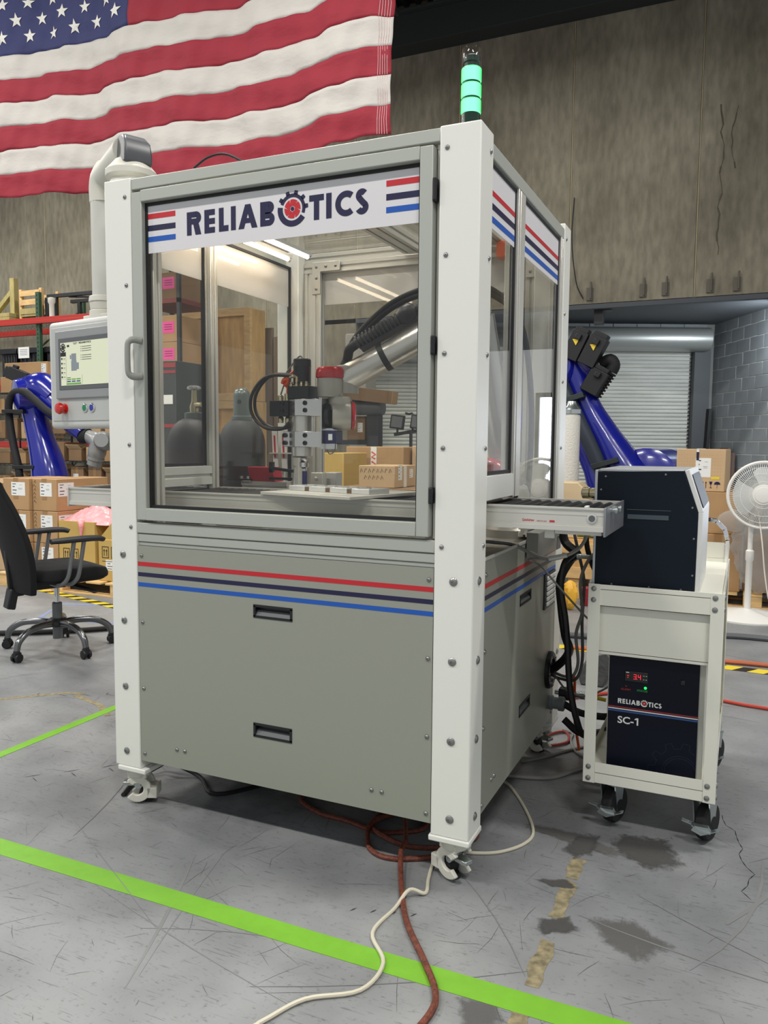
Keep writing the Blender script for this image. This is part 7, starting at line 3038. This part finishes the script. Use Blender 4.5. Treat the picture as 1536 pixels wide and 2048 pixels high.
cab = thing('dark_cabinet', 'tall dark grey cabinet with red lines seen through the left glass', 'cabinet', (at(325, 850, 4.6).x, 4.9, 0))
x0, x1 = at(298, 800, 4.6).x, at(352, 800, 4.6).x
zt = at(325, 722, 4.6).z
b = MB()
b.box(x0, x1, 4.6, 5.1, 0, zt)
obj('body', b, M('dark_grey_cabinet', (56, 60, 60), .5, var=(4, .2)), cab, bev=.006)
for za, zb in ((zt - .07, zt - .02), (zt - .13, zt - .10), (at(320, 855, 4.6).z, at(320, 848, 4.6).z)):
    b = MB()
    b.box(x0, x1, 4.596, 4.6, za, zb)
    obj('red_line', b, M('dull_red_line', (150, 48, 54), .5), cab, smooth=False)
p, q = at(325, 790, 4.59), at(345, 808, 4.59)
b = MB()
b.box(p.x, q.x, 4.592, 4.6, q.z, p.z)
obj('paper_sheet', b, PAPER, cab, smooth=False)
# behind the machine on the right of the window
RB = 3.5
p, q = at(692, 960, RB), at(807, 894, RB)
zb_ = p.z
carton('plain carton at the bottom of the hidden stack behind the glass', (p.x + q.x) / 2, RB + .30, 0.0, q.x - p.x, .6, zb_ - .0115, 0, CARD, False)
t = carton('long carton with an orange printed tape behind the glass', (p.x + q.x) / 2, RB + .30, zb_ - .01, q.x - p.x, .6, q.z - p.z + .01, 0, CARD, False)
b = MB()
w_ = q.x - p.x
hh = q.z - p.z + .01
b.box(w_ * -.06, w_ * .04, -.302, -.30, 0.05, hh)
obj('printed_tape', b, PAPER, t, smooth=False)
b = MB()
for k in range(3):
    zz = hh - .04 - k * .075
    ribbon(b, [(w_ * -.045, zz), (w_ * .025, zz - .02), (w_ * -.045, zz - .04), (w_ * .02, zz - .055)], .012, 0, -.3035, -.302)
obj('orange_print', b, M('orange_red_print', (226, 84, 40), .6), t, smooth=False, kind='stuff')
p2 = at(838, 958, RB + .3)
carton('wide carton right of the long taped one behind the glass', p2.x + .32, RB + .42, zb_ - .01 if False else 0.0, .62, .6, at(838, 892, RB + .3).z, 0, CARD3, False)
p, q = at(712, 974, 2.6), at(784, 932, 2.6)
t = carton('small carton with scribbled words in front of the long taped one', (p.x + q.x) / 2 + .02, 2.78, p.z, q.x - p.x + .0, .36, q.z - p.z, .0, CARD3, False, (('s', -.09, .10, .06, .10), ('s', .10, .09, .06, .06)))
b = MB()
rs = random.Random(8)
for k in range(13):
    x = -.12 + (k % 8) * .03 + (.03 if k > 7 else 0)
    z = .10 if k < 8 else .055
    ribbon(b, [(x, z), (x + .008, z + .026), (x + .018, z + rs.uniform(0, .02))], .0035, 0, -.1812, -.1802)
obj('pen_scribble', b, M('faded_pen', (120, 92, 66), .8), t, smooth=False, kind='stuff')
b = MB()
b.box((q.x - p.x) / 2, (q.x - p.x) / 2 + .0012, -.03, .02, 0, q.z - p.z)
obj('shiny_tape', b, M('shiny_clear_tape', (240, 236, 224), .08), t, smooth=False)
b = MB()
b.box(p.x - .15, q.x + .45, 2.55, 3.1, 0, p.z - .002)
tag(obj('work_bench', b, CARDD, bev=.004), 'brown bench block carrying the small scribbled carton', 'bench')
p, q = at(641, 985, 3.0), at(681, 906, 3.0)
carton('tall yellowish carton right of the spindle tip behind the glass', (p.x + q.x) / 2, 3.25, 0.0, q.x - p.x, .4, q.z, 0, CARD2, False)
# dark handling machine with a roll and a long carton on it
hm = thing('handling_machine', 'dark machine with a horizontal roll and mast behind the glass', 'machine', (at(735, 900, 7).x, 7.1, 0))
p, q = at(690, 816, 7), at(766, 818, 7)
b = MB()
b.cyl((p.x - .3, 7, p.z), (q.x, 7, p.z), .095, n=24)
obj('roll', b, DARKGREY, hm)
b = MB()
m0, m1 = at(736, 960, 7.05), at(760, 820, 7.05)
b.box(m0.x, m1.x, 7.0, 7.14, 0, m1.z)
b.box(m0.x - .45, m1.x + .2, 7.0, 7.5, 0, .9)
obj('mast', b, DARKST, hm, bev=.006)
b = MB()
b.box(p.x - .3, m0.x, 7.05, 7.3, at(700, 880, 7).z - .06, at(700, 880, 7).z)
b.box(p.x - .3, p.x + .3, 7.07, 7.20, p.z + .10, p.z + .14)
obj('platform', b, DARKST, hm)
b = MB()
b.box(p.x - .1, p.x + .25, 7.045, 7.068, p.z + .10, p.z + .15)
obj('blue_cover', b, BLUE, hm)
p, q = at(690, 870, 7.0), at(726, 830, 7.0)
carton('carton with a white label on the dark machine below the roll', (p.x + q.x) / 2, 7.18, at(700, 880, 7).z + .001, q.x - p.x, .24, q.z - p.z + .05, 0, CARDD, False, (('f', .06, .16, .07, .12),))
lc = thing('long_carton', 'long narrow carton lying across the roll behind the glass', 'box', (at(735, 789, 6.9).x, 6.95, at(735, 800, 6.9).z))
p, q = at(680, 784, 6.9), at(788, 796, 6.9)
b = MB()
b.bar(p, q, .18, .16)
obj('body', b, CARDD, lc, bev=.004)
b = MB()
d = (q - p).normalized()
b.bar(q, q + d * .015, .16, .15)
obj('end_flap', b, CARD, lc)
# work lights on a stand
wl = thing('work_light_stand', 'black stand with two square work lights in front of the roll-up door', 'work light', (at(822, 900, 6.8).x, 6.8, 0))
c = at(822, 862, 6.8)
b = MB()
b.cyl((c.x, 6.8, 0), (c.x, 6.8, c.z), .02, n=10)
b.bar(at(789, 869, 6.8), at(850, 859, 6.8), .04, .04)
b.tube([Vector((c.x + .02, 6.8, c.z)), Vector((c.x + .02, 6.8, c.z + .2)), at(818, 828, 6.8), at(811, 826, 6.8)], .014, 8, sm=3)
for s_ in (-1, 1):
    b.bar((c.x, 6.8, .4), (c.x + s_ * .4, 6.6, .02), .025, .025)
b.bar((c.x, 6.8, .4), (c.x, 7.2, .02), .025, .025)
obj('stand', b, BLACK, wl)
for px in (795, 836):
    c = at(px, 844, 6.8)
    b = MB()
    b.obox(c, Vector((.085, .02, -.01)), Vector((-.01, .035, 0)), Vector((.012, 0, .085)))
    b.box(c.x - .01, c.x + .01, 6.78, 6.82, c.z - .13, c.z - .08)
    l_ = obj('lamp_head', b, BLACK, wl, bev=.012)
    b = MB()
    b.obox(c + Vector((.008, -.040, 0)), Vector((.065, .015, -.008)), Vector((-.0008, .003, 0)), Vector((.009, 0, .065)))
    obj('lens', b, M('grey_lamp_lens', (120, 122, 122), .2, .4), l_)
b = MB()
p, q = at(690, 730, 9.0), at(735, 665, 9.0)
b.box(p.x, q.x, 9.0, 9.5, p.z, q.z)
b.box(p.x + .05, q.x - .05, 9.05, 9.45, 0, p.z)
tag(obj('pale_housing', b, M('pale_grey_housing', (160, 158, 148), .6), bev=.02), 'pale grey housing high behind the rear glass', 'housing')
